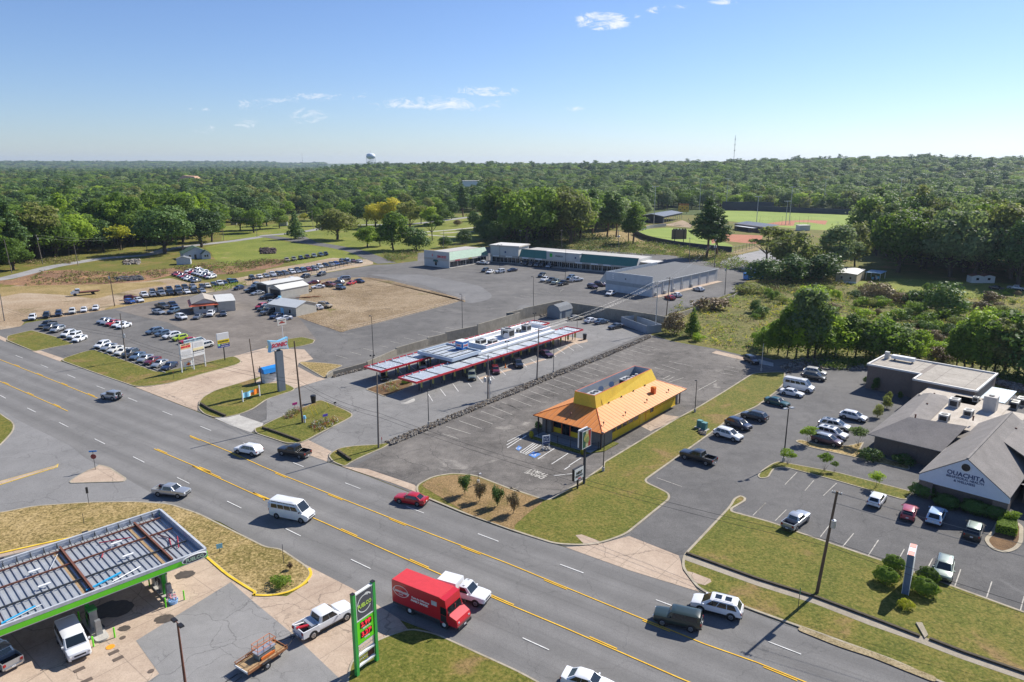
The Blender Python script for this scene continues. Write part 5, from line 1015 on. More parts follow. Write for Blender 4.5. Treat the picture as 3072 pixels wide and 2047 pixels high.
# billboard with shop panels
def billboard():
    a=at('M1',1615,645);b=at('M1',1815,592);mid=at('M1',1718,622);rz=sign_frame(a,b);W=(b-a).length+.2;c=(a+b)/2
    t=thing('billboard','white multi panel billboard on three white posts beside the row of used cars','sign',(c.x,c.y,.1),rz)
    h1=height_at(a,'M1',1585,400);h0=height_at(a,'M1',1603,530)
    for x in(-W/2,0,W/2): m=MB();m.box((x,.15,h1/2),(.22,.22,h1),white_m);P_(t,'post',m)
    m=MB();m.box((0,0,(h0+h1)/2),(W,.18,h1-h0),sign_w);P_(t,'board',m);H=h1-h0
    m=MB();m.box((.35,0,h1+.42),(W*.75,.16,.62),mat('sign_pale_cyan',(.55,.72,.72),.5,0,.04));m.add(moved(text_mb('NORTH PARK CENTER',.46,navyl,.012),(.35,-.1,h1+.42)));P_(t,'header_panel',m)
    m=MB();m.box((-W*.27,-.1,h1-.62),(W*.42,.02,1.2),mat('sign_peach',(.85,.60,.30),.5,0,.05));m.add(moved(text_mb('DRIVE THRU',.36,blackl,.012),(-W*.27,-.12,h1-.22)));m.add(moved(text_mb('SMOKES',.62,redl,.04),(-W*.27,-.125,h1-.75)));P_(t,'shop_panel',m)
    m=MB();m.box((W*.24,-.1,h0+H*.47),(W*.46,.02,H*.16),mat('sign_pale_yellow',(.80,.70,.40),.5,0,.04));m.box((W*.24,-.1,h0+H*.34),(W*.46,.02,H*.085),blackl);m.add(moved(text_mb('M THE VAPE SHOP',.26,white_l,.004),(W*.24,-.12,h0+H*.34)));P_(t,'shop_panel',m)
    m=MB();m.box((W*.02,-.1,h0+H*.5),(.05,.02,H*.95),steel);m.box((0,-.1,h0+H*.2),(W,.02,.05),steel)
    for k in range(6): m.box((-W*.27,-.1,h0+H*(.27+.045*k)),(W*.38,.015,.015),grey_m);m.box((W*.26,-.1,h0+H*(.62+.05*k)),(W*.4,.015,.015),grey_m)
    P_(t,'panel_divider',m)
    m=MB();m.box((-W*.22,-.1,h0+H*.1),(W*.5,.015,.02),grey_m);P_(t,'lower_panel',m)
    B=at('M1',1668,615);q=thing('ground_sign','small white sign with orange red emblem, low between the billboard posts','sign',(B.x,B.y,.1),rz)
    m=MB();m.box((0,0,1.25),(2.1,.12,1.1),sign_w);P_(q,'board',m);m=MB();m.disc((0,-.075,1.25),(0,1,0),.36,orl,18);m.add(moved(text_mb('BAR-B-Q',.3,redl,.01),(0,-.1,1.2)));P_(q,'emblem',m)
    m=MB()
    for s in(-1,1): m.box((s*.8,.05,.35),(.1,.1,.7),white_m)
    P_(q,'post',m)
billboard()
def two_tone_sign():
    B=at('M1',1985,537);t=thing('pole_sign','sign with yellow, black and blue panels on a single dark post','sign',(B.x,B.y,.1),R(49));h1=height_at(B,'M1',1912,300);h0=height_at(B,'M1',1930,425);H=h1-h0;W=2.9
    m=MB();m.cyl(0,.0,0,h0+.2,.13,black_m,8);P_(t,'post',m);m=MB();m.box((0,0,(h0+h1)/2),(W,.35,H),sign_w);P_(t,'board',m)
    m=MB();m.box((0,-.185,h0+H*.42),(W,.02,H*.26),yel_s);m.add(moved(text_mb('VALUEPAWN',.52,blackl,.015,font_scale_x=.8),(0,-.205,h0+H*.42)));P_(t,'yellow_panel',m)
    m=MB();m.box((0,-.185,h0+H*.22),(W,.02,H*.13),blackl);m.box((-W*.38,-.2,h0+H*.21),(.5,.02,.5),mat('sign_mint',(.3,.75,.45),.5,0,0));m.add(moved(text_mb('H&R BLOCK',.34,white_l,.012),(.3,-.205,h0+H*.22)));P_(t,'black_panel',m)
    m=MB();m.box((0,-.185,h0+H*.08),(W,.02,H*.15),mat('sign_royal',(.05,.07,.35),.5,0,0));m.add(moved(text_mb('CASH LOANS',.3,white_l,.006),(.2,-.205,h0+H*.08)));P_(t,'blue_panel',m)
two_tone_sign()
# restaurant sign: two-leaf pole sign
def restaurant_sign():
    B=at('B3',562,128);h=height_at(B,'X' if 0 else 'R',1010,1000);t=thing('pole_sign','dark post sign with a green, white and red picture, before the yellow restaurant','sign',(B.x,B.y,.1),R(49));h=height_at(B,'R',1015,1000)
    m=MB();m.box((0,0,h*.5),(.28,.28,h),mat('post_navy',(.02,.03,.045),.5,0,0));P_(t,'post',m)
    z1=h;z0=height_at(B,'R',905,1240);W=2.15;H=z1-z0;zc=(z0+z1)/2
    m=MB();m.box((0,0,zc),(W,.55,H),mat('sign_box_dark',(.03,.04,.05),.5,0,0));m.box((0,.42,zc+.1),(W,.22,H),sign_w);P_(t,'sign_box',m)
    m=MB();m.box((-W*.30,-.285,zc),(W*.36,.02,H*.92),mat('panel_green',(.03,.12,.07),.4,0,.25));P_(t,'green_panel',m)
    m=MB();m.box((W*.02,-.285,zc),(W*.28,.02,H*.92),mat('panel_cream',(.62,.55,.32),.5,0,.2,3.));P_(t,'pale_panel',m)
    m=MB();m.box((W*.33,-.285,zc),(W*.30,.02,H*.92),mat('panel_red',(.38,.04,.035),.4,0,.25));P_(t,'red_panel',m)
    m=MB();m.disc((-.1,-.30,zc+.2),(0,1,0),.62,mat('panel_gold',(.50,.42,.12),.5,0,.4,3.),14);m.disc((.1,-.31,zc-.15),(0,1,0),.5,mat('panel_olive',(.25,.30,.10),.5,0,.4,3.),12);P_(t,'food_picture',m)
    m=MB()
    for s in(-1,1): m.box((s*(W/2-.04),-.29,zc),(.08,.03,H),white_m);m.box((0,-.29,zc+s*(H/2-.04)),(W-.17,.03,.08),white_m)
    P_(t,'border',m)
    B2=at('B3',515,165);q=thing('message_sign','white message board reading NEXT ENTRANCE, on a dark post','sign',(B2.x,B2.y,.1),R(49));h2=height_at(B2,'B3',512,10);z0=height_at(B2,'B3',512,95);H=h2-z0;zc=(h2+z0)/2;W=2.25
    m=MB();m.box((0,0,z0/2+.1),(.2,.2,z0+.2),black_m);P_(q,'post',m);m=MB();m.box((0,0,zc),(W,.4,H),black_m);m.box((0,-.21,zc),(W-.1,.02,H-.1),sign_w);P_(q,'board',m)
    m=MB();m.add(moved(text_mb('NEXT',.56,blackl,.035),(.05,-.23,zc+.15)));m.add(moved(text_mb('ENTRANCE',.33,blackl,.018),(.0,-.23,zc-.32)));P_(q,'message',m);m=MB();m.box((0,-.23,zc-.72),(.5,.015,.12),redl);m.face([(.5,-.238,zc-.72),(.22,-.238,zc-.88),(.22,-.238,zc-.56)],redl);m.add(moved(text_mb('SONIC EL',.24,redl,.004),(0,-.23,zc+.72)) if 0 else MB());P_(q,'arrow',m)
restaurant_sign()
def for_sale():
    B=at('R',368,1270);t=thing('for_sale_sign','white FOR SALE sign standing in stones on the restaurant parking bays','sign',(B.x,B.y,.1),R(20))
    m=MB();m.box((0,0,1.7),(1.35,.08,1.45),sign_w);m.box((0,-.05,1.15),(1.3,.02,.3),navyl);P_(t,'board',m)
    m=MB();m.add(moved(text_mb('FOR\nSALE',.52,navyl,.03),(0,-.06,1.82)));P_(t,'lettering',m)
    m=MB()
    for s in(-1,1): m.box((s*.55,.06,.9),(.09,.09,1.8),white_m)
    P_(t,'post',m)
    for k in range(7):
        a=k*.9;q=MB();q.box((math.cos(a)*.6,math.sin(a)*.5,.14),(.4,.3,.26),g_pave,rz=a,top=.7);P_(t,'stone',q)
for_sale()
# clinic monument sign, seen edge-on
def clinic_sign():
    a=at('B4',1068,945);h=height_at(a,'B4',1100,660);b=at('B4',1110,905)
    fa=at('B4',1115,655,h);fb=at('B4',1137,572,h);d=fb-fa;rz=math.atan2(d.y,d.x);L=min(4.,d.length)
    c=fa+d.normalized()*L/2;t=thing('monument_sign','tall narrow white sided clinic sign between clipped bushes on the lawn','sign',(c.x,c.y,.12),rz)
    m=MB();m.box((0,.0,h/2),(L,.62,h),mat('sign_blue_grey',(.10,.15,.24),.4,0,.15));P_(t,'cabinet',m)
    m=MB();m.box((0,-.33,h/2),(L+.04,.04,h),white_m);m.box((0,.33,h/2),(L+.04,.04,h),white_m);P_(t,'face_panel',m)
    m=MB()
    for x,cc in((-L*.34,'sign_salmon'),(.0,'sign_white'),(L*.34,'sign_salmon')): m.box((x,0,h+.02),(L*.31,.56,.05),mat('sign_salmon',(.62,.22,.16),.5,0,.1) if cc=='sign_salmon' else sign_w)
    P_(t,'cap',m)
clinic_sign()
# banner between white posts
def banner():
    a=at('M1',2145,905);b=at('M1',2293,853);rz=sign_frame(a,b);W=(b-a).length;c=(a+b)/2
    t=thing('banner','blue and orange banner stretched between two white posts on the grass','banner',(c.x,c.y,.1),rz)
    for s in(-1,1): m=MB();m.box((s*W/2,0,1.15),(.2,.2,2.3),white_m);P_(t,'post',m)
    m=MB();rr=[]
    N=12
    for i in range(N):
        x0=-W/2+.15+(W-.3)*i/N;x1=-W/2+.15+(W-.3)*(i+1)/N;y0=.12*math.sin(i*1.3);y1=.12*math.sin((i+1)*1.3)
        cc=sky_s if i<6 else orl
        m.face([(x0,y0,.7),(x1,y1,.7),(x1,y1,1.3),(x0,y0,1.3)],cc if i!=5 else white_m);m.face([(x0,y0,1.3),(x1,y1,1.3),(x1,y1,1.75),(x0,y0,1.75)],sky_s if i<8 else orl)
    P_(t,'cloth',m)
banner()
def street_sign():
    B=at('M1',843,1503);h=height_at(B,'M1',812,1340);t=thing('stop_sign','dark red stop sign with a blue street name blade, on the triangular island','sign',(B.x,B.y,.1),R(10))
    m=MB();m.cyl(0,0,0,h,.04,steel,6);P_(t,'post',m);m=MB();m.tube((0,-.05,h-.9),(0,-.02,h-.9),.42,.42,mat('sign_back_red',(.2,.03,.03),.5,0,.1),8);P_(t,'plate',m)
    m=MB();m.box((0,0,h-.05),(1.1,.03,.24),blue_s);P_(t,'name_blade',m)
street_sign()
def post_sign(c,b,tp,label,col,w=.5,hh=.6,name='post_sign'):
    B=at(c,*b);h=height_at(B,c,*tp);t=thing(name,label,'sign',(B.x,B.y,.1),R(30));m=MB();m.cyl(0,0,0,h,.035,steel,6);P_(t,'post',m)
    if w: m=MB();m.box((0,-.03,h-hh/2),(w,.03,hh),col);P_(t,'plate',m)
post_sign('B1',(648,280),(628,155),'thin metal sign post at the top edge of the dry grass',steel,.3,.9)
post_sign('B2',(222,710),(213,570),'thin white marker post on the dry grass tip',white_m,.0)
post_sign('B1',(612,420),(607,345),'rusty stake in the dry grass behind the fuel canopy',rustd,.0)
post_sign('B4',(293,1060),(317,890),'thin green sign post on the verge near the tall utility pole',mat('post_green',(.05,.25,.12),.5),.1,.7)
post_sign('M1',(1535,705),(1533,630),'orange tipped marker post by the tan driveway',orange_m,.12,.35)
post_sign('M2',(722,945),(722,905),'low black post box on the kerb of the flower island',black_m,.5,.3)
post_sign('M2',(1135,1290),(1142,1215),'red and white hazard stake beside the corner pole',redl,.12,.5)
post_sign('B1',(1600,625),(1603,565),'small blue and yellow sign stuck in the dry grass',sky_s,.7,.6)
def kiosk():
    a=at('M2',105,745);b=at('M2',215,715);rz=R(49);c=at('M2',165,728)+Vector((-.3,.8,0));t=thing('menu_hut','small white hut with bright blue roof, half behind the grey pylon','hut',(c.x,c.y,.1),rz)
    m=MB();m.box((0,0,1.15),(4.0,1.6,2.3),white_m);P_(t,'wall',m);m=MB()
    pr=[(-1.25,2.2),(1.25,2.2),(.95,3.1),(0,3.5),(-.95,3.1)];r0=[(-2.3,y,z) for y,z in pr];r1=[(2.3,y,z) for y,z in pr];m.rings([r0,r1],mat('roof_bright_blue',(.01,.20,.55),.4,0,.08),True,True);P_(t,'roof',m)
    m=MB();m.add(moved(text_mb('MENU',.6,navyl,.02),(0,-.83,1.9)));P_(t,'lettering',m)
kiosk()
# ---------------------------------------------------------------- buildings
yel_w=mat('wall_yellow',(.80,.52,.012),.7,0,.14,.5,fine=.5);tow_y=mat('tower_yellow',(.78,.55,.05),.7,0,.13,.4,fine=.5);or_tr=mat('trim_orange_red',(.60,.12,.03),.5,0,.05);roof_or=ribbed('roof_orange_seam',(.70,.27,.065),0,1.0,.05,.6);roof_orF=ribbed('roof_orange_seam_front',(.66,.22,.04),1,1.0,.05,.6)
stone=brick('stone_pillar',(.24,.21,.18),(.16,.145,.13),(.30,.28,.25),2.2);dark_w=mat('dark_window',(.010,.012,.016),.08,0,0,spec=.7);frame_d=mat('frame_bronze',(.05,.035,.03),.5,0,0)
ac_m=mat('ac_casing',(.46,.46,.44),.5,.2,.1);corr=ribbed('parapet_corrugated',(.42,.47,.52),0,.35,.05,.4,.2)
def ac_unit(name,label,p,rz,d=(1.8,1.3,1.1),fans=2,group='rooftop cooling units'):
    t=thing(name,label,'cooling unit',p,rz,group);m=MB();m.box((0,0,d[2]/2),d,ac_m);P_(t,'casing',m)
    m=MB()
    for s in(-1,1): m.box((0,s*(d[1]/2+.005),d[2]*.5),(d[0]*.8,.02,d[2]*.6),black_m)
    m.box((-d[0]/2-.005,0,d[2]*.5),(.02,d[1]*.75,d[2]*.6),black_m);P_(t,'grille',m)
    for k in range(fans):
        x=(k-(fans-1)/2)*d[0]*.45;m=MB();m.cyl(x,0,d[2],d[2]+.06,min(d[0]/fans,d[1])*.36,black_m,14);m.cyl(x,0,d[2]+.02,d[2]+.08,.08,ac_m,8);P_(t,'fan',m)
    return t
def dish(label,p,rz,r=.5):
    t=thing('satellite_dish',label,'satellite dish',p,rz,'rooftop dishes');m=MB();m.tube((0,0,0),(0,0,.8),.04,.04,steel,5);P_(t,'mast',m);m=MB();m.tube((0,-.05,.9),(0,-.2,1.),r*.4,r,lampL,18);P_(t,'reflector',m)
def win_row(t,name,items,frame=None):
    """items: (x,y,z,w,h,axis): one window each with frame and pane"""
    for x,y,z,w,h,ax in items:
        m=MB();fr=.07
        dims=lambda a,b,th:(a,th,b) if ax=='x' else (th,a,b)
        m.box((x,y,z+h/2-fr/2),dims(w,fr,.10),frame or frame_d);m.box((x,y,z-h/2+fr/2),dims(w,fr,.10),frame or frame_d)
        for s in(-1,1):
            c=(x+s*(w/2-fr/2),y,z) if ax=='x' else (x,y+s*(w/2-fr/2),z);m.box(c,dims(fr,h-2*fr,.10),frame or frame_d)
        o=P_(t,name,m);q=MB();q.box((x,y,z),dims(w-2*fr,h-2*fr,.05),dark_w);q.build('pane',o)
def restaurant():
    O=at('R',1165,1045,3.2);A=R(50.9);t=thing('restaurant','yellow restaurant with orange seamed hip roof and long yellow roof tower','building',(O.x,O.y,.05),A)
    L_,W_=30.5,14.1
    ze=3.15
    # walls: right side (y small), x from 4.6 to 28.8 yellow; porch front at x 1.5..; front facade plane x~3.6
    m=MB();m.box((15.6,W_/2,1.45),(26.4,W_-2.8,2.9),yel_w);P_(t,'wall',m)
    for a,b in(((3.0,1.9,1.45),(3.2,2.0,2.9)),((3.0,W_-1.9,1.45),(3.2,1.9,2.9)),((29.3,W_/2,1.45),(1.2,W_-2.86,2.9))): m=MB();m.box(a,b,stone);P_(t,'stone_wall',m)
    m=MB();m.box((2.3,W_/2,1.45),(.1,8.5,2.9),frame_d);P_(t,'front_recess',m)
    ys=[3.9,5.9,7.9,9.9]
    for k,y in enumerate((4.8,6.8,8.65,10.4)):
        if k==2:
            m=MB();m.box((2.2,y,1.2),(.08,1.5,2.4),dark_w);o=P_(t,'door',m);q=MB();q.box((2.14,y,1.2),(.06,.07,2.4),frame_d);q.tube((2.1,y+.12,.9),(2.1,y+.12,1.4),.025,.025,chrome,5);q.build('handle',o);continue
        m=MB();m.box((2.2,y,.53),(.1,1.75,1.06),yel_w);P_(t,'front_panel',m);win_row(t,'window',[(2.2,y,1.75,1.7,1.35,'y')])
    for y in(3.8,5.8,7.75,9.5,11.3): m=MB();m.box((2.16,y,1.35),(.16,.16,2.7),or_tr);P_(t,'front_post',m)
    # side windows on the right wall (y=1.4)
    win_row(t,'window',[(5.6+1.95*k,1.385,2.0,1.8,1.35,'x') for k in range(5)],yel_w);win_row(t,'window',[(19.2,1.385,1.9,1.1,1.3,'x')])
    m=MB();m.box((15.4,1.37,1.15),(1.1,.08,2.3),tow_y);o=P_(t,'side_door',m);q=MB();q.box((15.85,1.32,1.1),(.06,.04,.12),chrome);q.build('handle',o)
    m=MB();m.box((17.,1.375,1.35),(.07,.05,2.7),or_tr);m.box((22.9,1.375,1.62),(11.6,.04,.04),or_tr);m.box((16.7,1.375,.06),(24.2,.05,.12),tow_y);P_(t,'wall_trim',m)
    # hip roof: eave rectangle -> tower base rectangle
    tx0,tx1,ty0,ty1,tz=5.75,27.1,4.85,9.6,4.85
    E=[(0,0,ze),(L_,0,ze),(L_,W_,ze),(0,W_,ze)];T=[(tx0,ty0,tz),(tx1,ty0,tz),(tx1,ty1,tz),(tx0,ty1,tz)]
    m=MB()
    m.face([E[0],E[1],T[1],T[0]],roof_or);m.face([E[1],E[2],T[2],T[1]],roof_orF);m.face([E[2],E[3],T[3],T[2]],roof_or);m.face([E[3],E[0],T[0],T[3]],roof_orF)
    for a,b in((0,1),(1,2),(2,3),(3,0)): p,q=E[a],E[b];m.face([(p[0],p[1],ze-.16),(q[0],q[1],ze-.16),q,p],rustd)
    m.face([(x,y,ze-.16) for x,y,_ in E][::-1],stone)
    for a in range(4): m.tube(Vector(E[a])+Vector((0,0,.02)),Vector(T[a])+Vector((0,0,.02)),.07,.07,or_tr,5)
    P_(t,'roof',m)
    m=MB()
    for (x,y) in ((.6,.6),(L_-.3,1.2),(L_-.4,W_-.8),(.6,W_-.7),(.9,W_-2.2)): m.box((x,y,1.5),(.2,.2,3.),frame_d)
    P_(t,'porch_post',m)
    # tower: open parapet box with sloped right/left flanks
    zt=7.05;U0=[(tx0-.1,ty0+.35),(tx1-.75,ty0+.75),(tx1-.75,ty1-.3),(tx0-.1,ty1-.25)]
    B0=[(tx0-.1,ty0+.0),(tx1+.15,ty0+.0),(tx1+.15,ty1),(tx0-.1,ty1)]
    m=MB()
    for i in range(4):
        j=(i+1)%4;m.face([(*B0[i],tz-.05),(*B0[j],tz-.05),(*U0[j],zt),(*U0[i],zt)],tow_y)
    P_(t,'tower',m)
    V=[Vector((x,y,0)) for x,y in U0];I=inset(V,.16)
    m=MB()
    for i in range(4):
        j=(i+1)%4;m.face([(V[i].x,V[i].y,zt+.02),(V[j].x,V[j].y,zt+.02),(I[j].x,I[j].y,zt+.02),(I[i].x,I[i].y,zt+.02)],or_tr);m.face([(I[i].x,I[i].y,zt+.02),(I[j].x,I[j].y,zt+.02),(I[j].x,I[j].y,5.35),(I[i].x,I[i].y,5.35)],corr)
        m.face([(V[i].x,V[i].y,zt-.14),(V[j].x,V[j].y,zt-.14),(V[j].x,V[j].y,zt+.02),(V[i].x,V[i].y,zt+.02)],or_tr) if 0 else None
    m.face([(p.x,p.y,5.36) for p in I],mat('roof_membrane_dark',(.10,.09,.085),.9,0,.2));P_(t,'parapet',m)
    m=MB()
    for x in(7.7,):
        m.tube((x,ty0-.02,tz-.0),(x-.5,ty0+.42,zt-.2),.03,.03,steel,4)
    P_(t,'conduit',m)
    M_=Matrix.Translation((O.x,O.y,.05))@Matrix.Rotation(A,4,'Z')
    w=lambda x,y,z:M_@Vector((x,y,z))
    ac_unit('rooftop_cooling_unit','pale twin fan unit at the front end of the yellow roof tower',w(8.6,7.2,5.37),A+R(0),(2.6,1.7,1.15));ac_unit('rooftop_cooling_unit','pale twin fan unit towards the back of the yellow roof tower',w(19.6,7.1,5.37),A,(2.6,1.8,1.15))
    for x,l in((11.6,'front'),(15.2,'middle')): dish('grey dish in the %s of the yellow roof tower'%l,w(x,7.6,5.37),A+R(-90),.55)
    for x,y,l in((22.6,7.4,'silver exhaust fan beside the rear unit in the roof tower'),(24.2,7.6,'silver exhaust fan at the back end of the roof tower')):
        q=thing('exhaust_fan',l,'exhaust fan',w(x,y,5.37),A,'tower exhaust fans');m=MB();m.cyl(0,0,0,.5,.35,ac_m,12);P_(q,'base',m);m=MB();m.cyl(0,0,.5,.85,.5,ac_m,14,.3);P_(q,'hood',m)
    q=thing('roof_vent','orange hooded vent on the right slope of the orange roof','roof vent',w(21.6,2.5,3.95),A);m=MB();m.box((0,0,.5),(.75,.75,1.1),or_tr);P_(q,'duct',m);m=MB();m.box((0,0,1.2),(.95,.8,.3),mat('vent_orange',(.75,.20,.02),.5,0,.05),top=.8);P_(q,'hood',m)
    # roof spot lamps
    for k,(x,y,z) in enumerate(((2.2,1.2,3.55),(8.9,1.0,3.5),(17.,1.3,3.6),(25.,1.1,3.5),(2.0,7.6,3.8))):
        q=thing('roof_spotlight','small rust coloured spotlight on the orange roof, %s'%(['near the front right corner','second from the front on the right slope','third from the front on the right slope','last on the right slope','on the front slope'][k]),'spotlight',w(x,y,z-.06),A,'spotlights on the orange roof')
        m=MB();m.tube((0,0,0),(0,0,.5),.03,.03,rustd,5);P_(q,'stem',m);m=MB();m.tube((0,0,.5),(.25,.15,.65),.09,.16,rustd,8);P_(q,'lamp_head',m)
    for k in range(4):
        q=MB();x=9.5+k*4.3;q.box((0,0,.1),(.25,.2,.2),steel);solo(q,'wall_light','small dark light at the foot of the yellow tower, %s from the front'%ORD[k],'light',w(x,4.7,4.85),A,'lights along the yellow tower')
    # patio slab, fence, hedges
    m=MB();m.box((.9,W_/2-.2,.07),(5.2,W_-2.6,.14),mat('patio_slab',(.26,.28,.29),.85,0,.12));solo(m,'patio','grey paved terrace in front of the yellow restaurant','terrace',(O.x,O.y,.05),A)
    q=thing('railing','dark steel railing along the restaurant terrace','railing',(O.x,O.y,.05),A);m=MB()
    pts=[(-1.3,11.9),(-1.75,7.6),(-1.75,2.2),(.2,.8)]
    for (ax_,ay),(bx,by) in zip(pts,pts[1:]):
        a=Vector((ax_,ay,0));b=Vector((bx,by,0));n=max(2,int((b-a).length/.14))
        for zz in(.35,1.35): m.tube(a+Vector((0,0,zz)),b+Vector((0,0,zz)),.025,.025,black_m,4)
        for i in range(n): p=a.lerp(b,i/n);m.tube((p.x,p.y,.15),(p.x,p.y,1.35),.012,.012,black_m,3)
    P_(q,'rail',m)
    for k,(x,y) in enumerate(((-1.3,11.9),(-1.5,9.8),(-1.75,7.6),(-1.75,5.),(-1.75,2.2),(.2,.8))): m=MB();m.box((x,y,.75),(.07,.07,1.5),black_m);P_(q,'post',m)
    m=MB();V2=[Vector((-2.6,12.6,0)),Vector((-2.9,1.9,0)),Vector((.4,-.2,0)),Vector((4.8,-.3,0)),Vector((4.8,.9,0)),(Vector((.9,1.,0))),Vector((-1.9,2.6,0)),Vector((-1.7,12.5,0))]
    m.prism([(p.x,p.y) for p in V2],0.,.12,g_grass);o=structure(m,'grass_border');o.location=(O.x,O.y,.05);o.rotation_euler[2]=A
    return w
RW=restaurant()
for k,(c,u,v) in enumerate((('R',160,1060),('R',895,1290))):
    B=at(c,u,v);BALLS=(B,k)
# ---------------- drive-in
redf=mat('fascia_red',(.58,.02,.035),.35,0,.05,coat=.4);deck=ribbed('canopy_deck',(.42,.46,.50),1,.30,.06,.4,.3);deckx=ribbed('canopy_deck_cross',(.46,.50,.54),0,.30,.06,.4,.3);wmem=mat('roof_membrane_white',(.70,.72,.73),.6,0,.08,.6);fas=mat('fascia_pale_blue',(.50,.58,.66),.4,0,.05)
def drive_in():
    O=at('E',1235,1100,3.0);A=R(51.06);W=lambda x,y,z=0:Matrix.Translation((O.x,O.y,.05))@Matrix.Rotation(A,4,'Z')@Vector((x,y,z))
    def canopy(name,label,x0,x1,y0,y1,z):
        t=thing(name,label,'canopy',(O.x,O.y,.05),A);m=MB();m.box(((x0+x1)/2,(y0+y1)/2,z-.12),(x1-x0-.3,y1-y0-.3,.10),deck);P_(t,'deck',m)
        m=MB()
        for yy in(y0,y1): m.box(((x0+x1)/2,yy,z-.08),(x1-x0+.24,.12,.42),redf)
        for xx in(x0,x1): m.box((xx,(y0+y1)/2,z-.08),(.12,y1-y0-.12,.42),redf)
        P_(t,'fascia',m);m=MB();x=x0+2
        while x<x1-1: m.box((x,(y0+y1)/2,z-.02),(.12,y1-y0-.4,.1),steel);x+=5.
        P_(t,'deck_beam',m);m=MB();x=x0+1.3
        while x<x1-.5: m.box((x,y1-.55,z+.14),(.32,.32,.4),fas,top=.25);x+=2.1
        P_(t,'vent_cap',m)
        x=x0+3.;k=0
        while x<x1-1:
            m=MB();m.box((x,(y0+y1)/2-.2,z/2-.1),(.16,.16,z-.3),steel);P_(t,'column',m)
            m=MB();m.box((x,(y0+y1)/2-1.,1.45),(.14,.5,1.2),mat('menu_green',(.14,.20,.12),.5,0,0));m.box((x+.075,(y0+y1)/2-1.,1.45),(.02,.4,1.0),lampL);m.box((x-.075,(y0+y1)/2-1.,1.45),(.02,.42,1.05),mat('menu_yellow',(.55,.50,.15),.5,0,0));m.box((x,(y0+y1)/2-1.,.45),(.1,.1,.9),steel);P_(t,'order_board',m);x+=3.3
        return t
    canopy('stall_canopy','long red edged stall canopy on the side of the empty lot',0,60.3,0,5.3,3.)
    canopy('stall_canopy','long red edged stall canopy on the side of the retaining wall',.9,61.2,11.7,17.1,2.95)
    t=thing('drive_in_building','low white roofed drive-in building between the two red edged canopies','building',(O.x,O.y,.05),A)
    m=MB();m.box((40.4,9.1,1.7),(25.6,7.6,3.4),mat('wall_pale',(.45,.48,.50),.6,0,.08));P_(t,'wall',m)
    z=4.25;V=[Vector(p) for p in((27.4,5.3,0),(53.2,5.3,0),(53.2,12.8,0),(27.4,12.8,0))];I=inset(V,.25);m=MB()
    for i in range(4):
        j=(i+1)%4;m.face([(V[i].x,V[i].y,3.1),(V[j].x,V[j].y,3.1),(V[j].x,V[j].y,z),(V[i].x,V[i].y,z)],fas);m.face([(V[i].x,V[i].y,z),(V[j].x,V[j].y,z),(I[j].x,I[j].y,z),(I[i].x,I[i].y,z)],wmem);m.face([(I[i].x,I[i].y,z),(I[j].x,I[j].y,z),(I[j].x,I[j].y,3.5),(I[i].x,I[i].y,3.5)],wmem)
    P_(t,'parapet',m);m=MB();m.face([(p.x,p.y,3.5) for p in I],wmem);P_(t,'roof',m)
    m=MB()
    for i in range(3): m.tube((V[i].x,V[i].y,z+.02),(V[(i+1)%4].x,V[(i+1)%4].y,z+.02),.05,.05,redf,4)
    P_(t,'roof_edge',m);m=MB();m.box((38,4.4,3.35),(30,1.3,.5),wmem);P_(t,'side_ledge',m)
    q=thing('entrance_canopy','square pale blue edged canopy roof at the front of the drive-in building','canopy',(O.x,O.y,.05),A)
    m=MB();m.box((19.3,9.35,3.72),(9.2,10.4,.1),deck);P_(q,'deck',m);m=MB()
    for xx in(14.6,24.): m.box((xx,9.35,3.75),(.25,10.9,.75),fas)
    for yy in(4.,14.7): m.box((19.3,yy,3.75),(9.15,.25,.75),fas)
    P_(q,'fascia',m);m=MB()
    for k in range(5): m.box((19.3,5.4+k*2.,3.83),(9.,.10,.12),steel)
    m.box((15.6,9.35,3.86),(.16,10.2,.14),steel);P_(q,'deck_beam',m);m=MB()
    for x in(15.4,23):
        for y in(5.,13.6): m.box((x,y,1.75),(.3,.3,3.5),g_pave)
    P_(q,'column',m)
    q=thing('roof_sign_box','bright blue cube with white top and bow-tie emblem on the entrance canopy','sign',W(23.3,9.1,3.85),A);m=MB();m.box((0,0,.9),(2.2,2.2,1.8),blue_s);P_(q,'box',m);m=MB();m.box((0,0,1.85),(2.35,2.35,.14),white_m);P_(q,'cap',m)
    m=MB();b=[(x*.42,z*.42+.9) for x,z in bowtie(4.3,2.5)];s=MB();xz_prism(s,b,-.03,.03,sign_w);s.add(moved(text_mb('SONIC',.46,redl,.02),(0,-.05,.9)));P_(q,'emblem',moved(s,(-1.14,0,0),R(-90)))
    s=MB();xz_prism(s,b,-.03,.03,sign_w);s.add(moved(text_mb('SONIC',.46,redl,.02),(0,-.05,.9)));P_(q,'emblem',moved(s,(0,-1.14,0),0))
    for k,(x,y,d,f) in enumerate(((30.6,9.8,(2.2,1.8,1.1),2),(32.2,7.4,(2.,1.6,1.0),2),(39.6,8.6,(2.4,2.2,2.2),1),(40.8,10.4,(2.,1.6,1.9),1),(48.,9.4,(2.,1.8,1.7),1),(45.4,9.9,(1.,1.,.9),1))):
        ac_unit('rooftop_cooling_unit',['low grey unit at the front of the drive-in roof','white unit with dark grilles at the front parapet of the drive-in roof','large grey unit in the middle of the drive-in roof','grey unit behind the large one on the drive-in roof','square unit towards the back of the drive-in roof','small box beside the back unit of the drive-in roof'][k],W(x,y,3.51),A,d,f)
    dish('big grey dish in the middle of the drive-in roof',W(37.2,7.3,3.5),A+R(-30),.8)
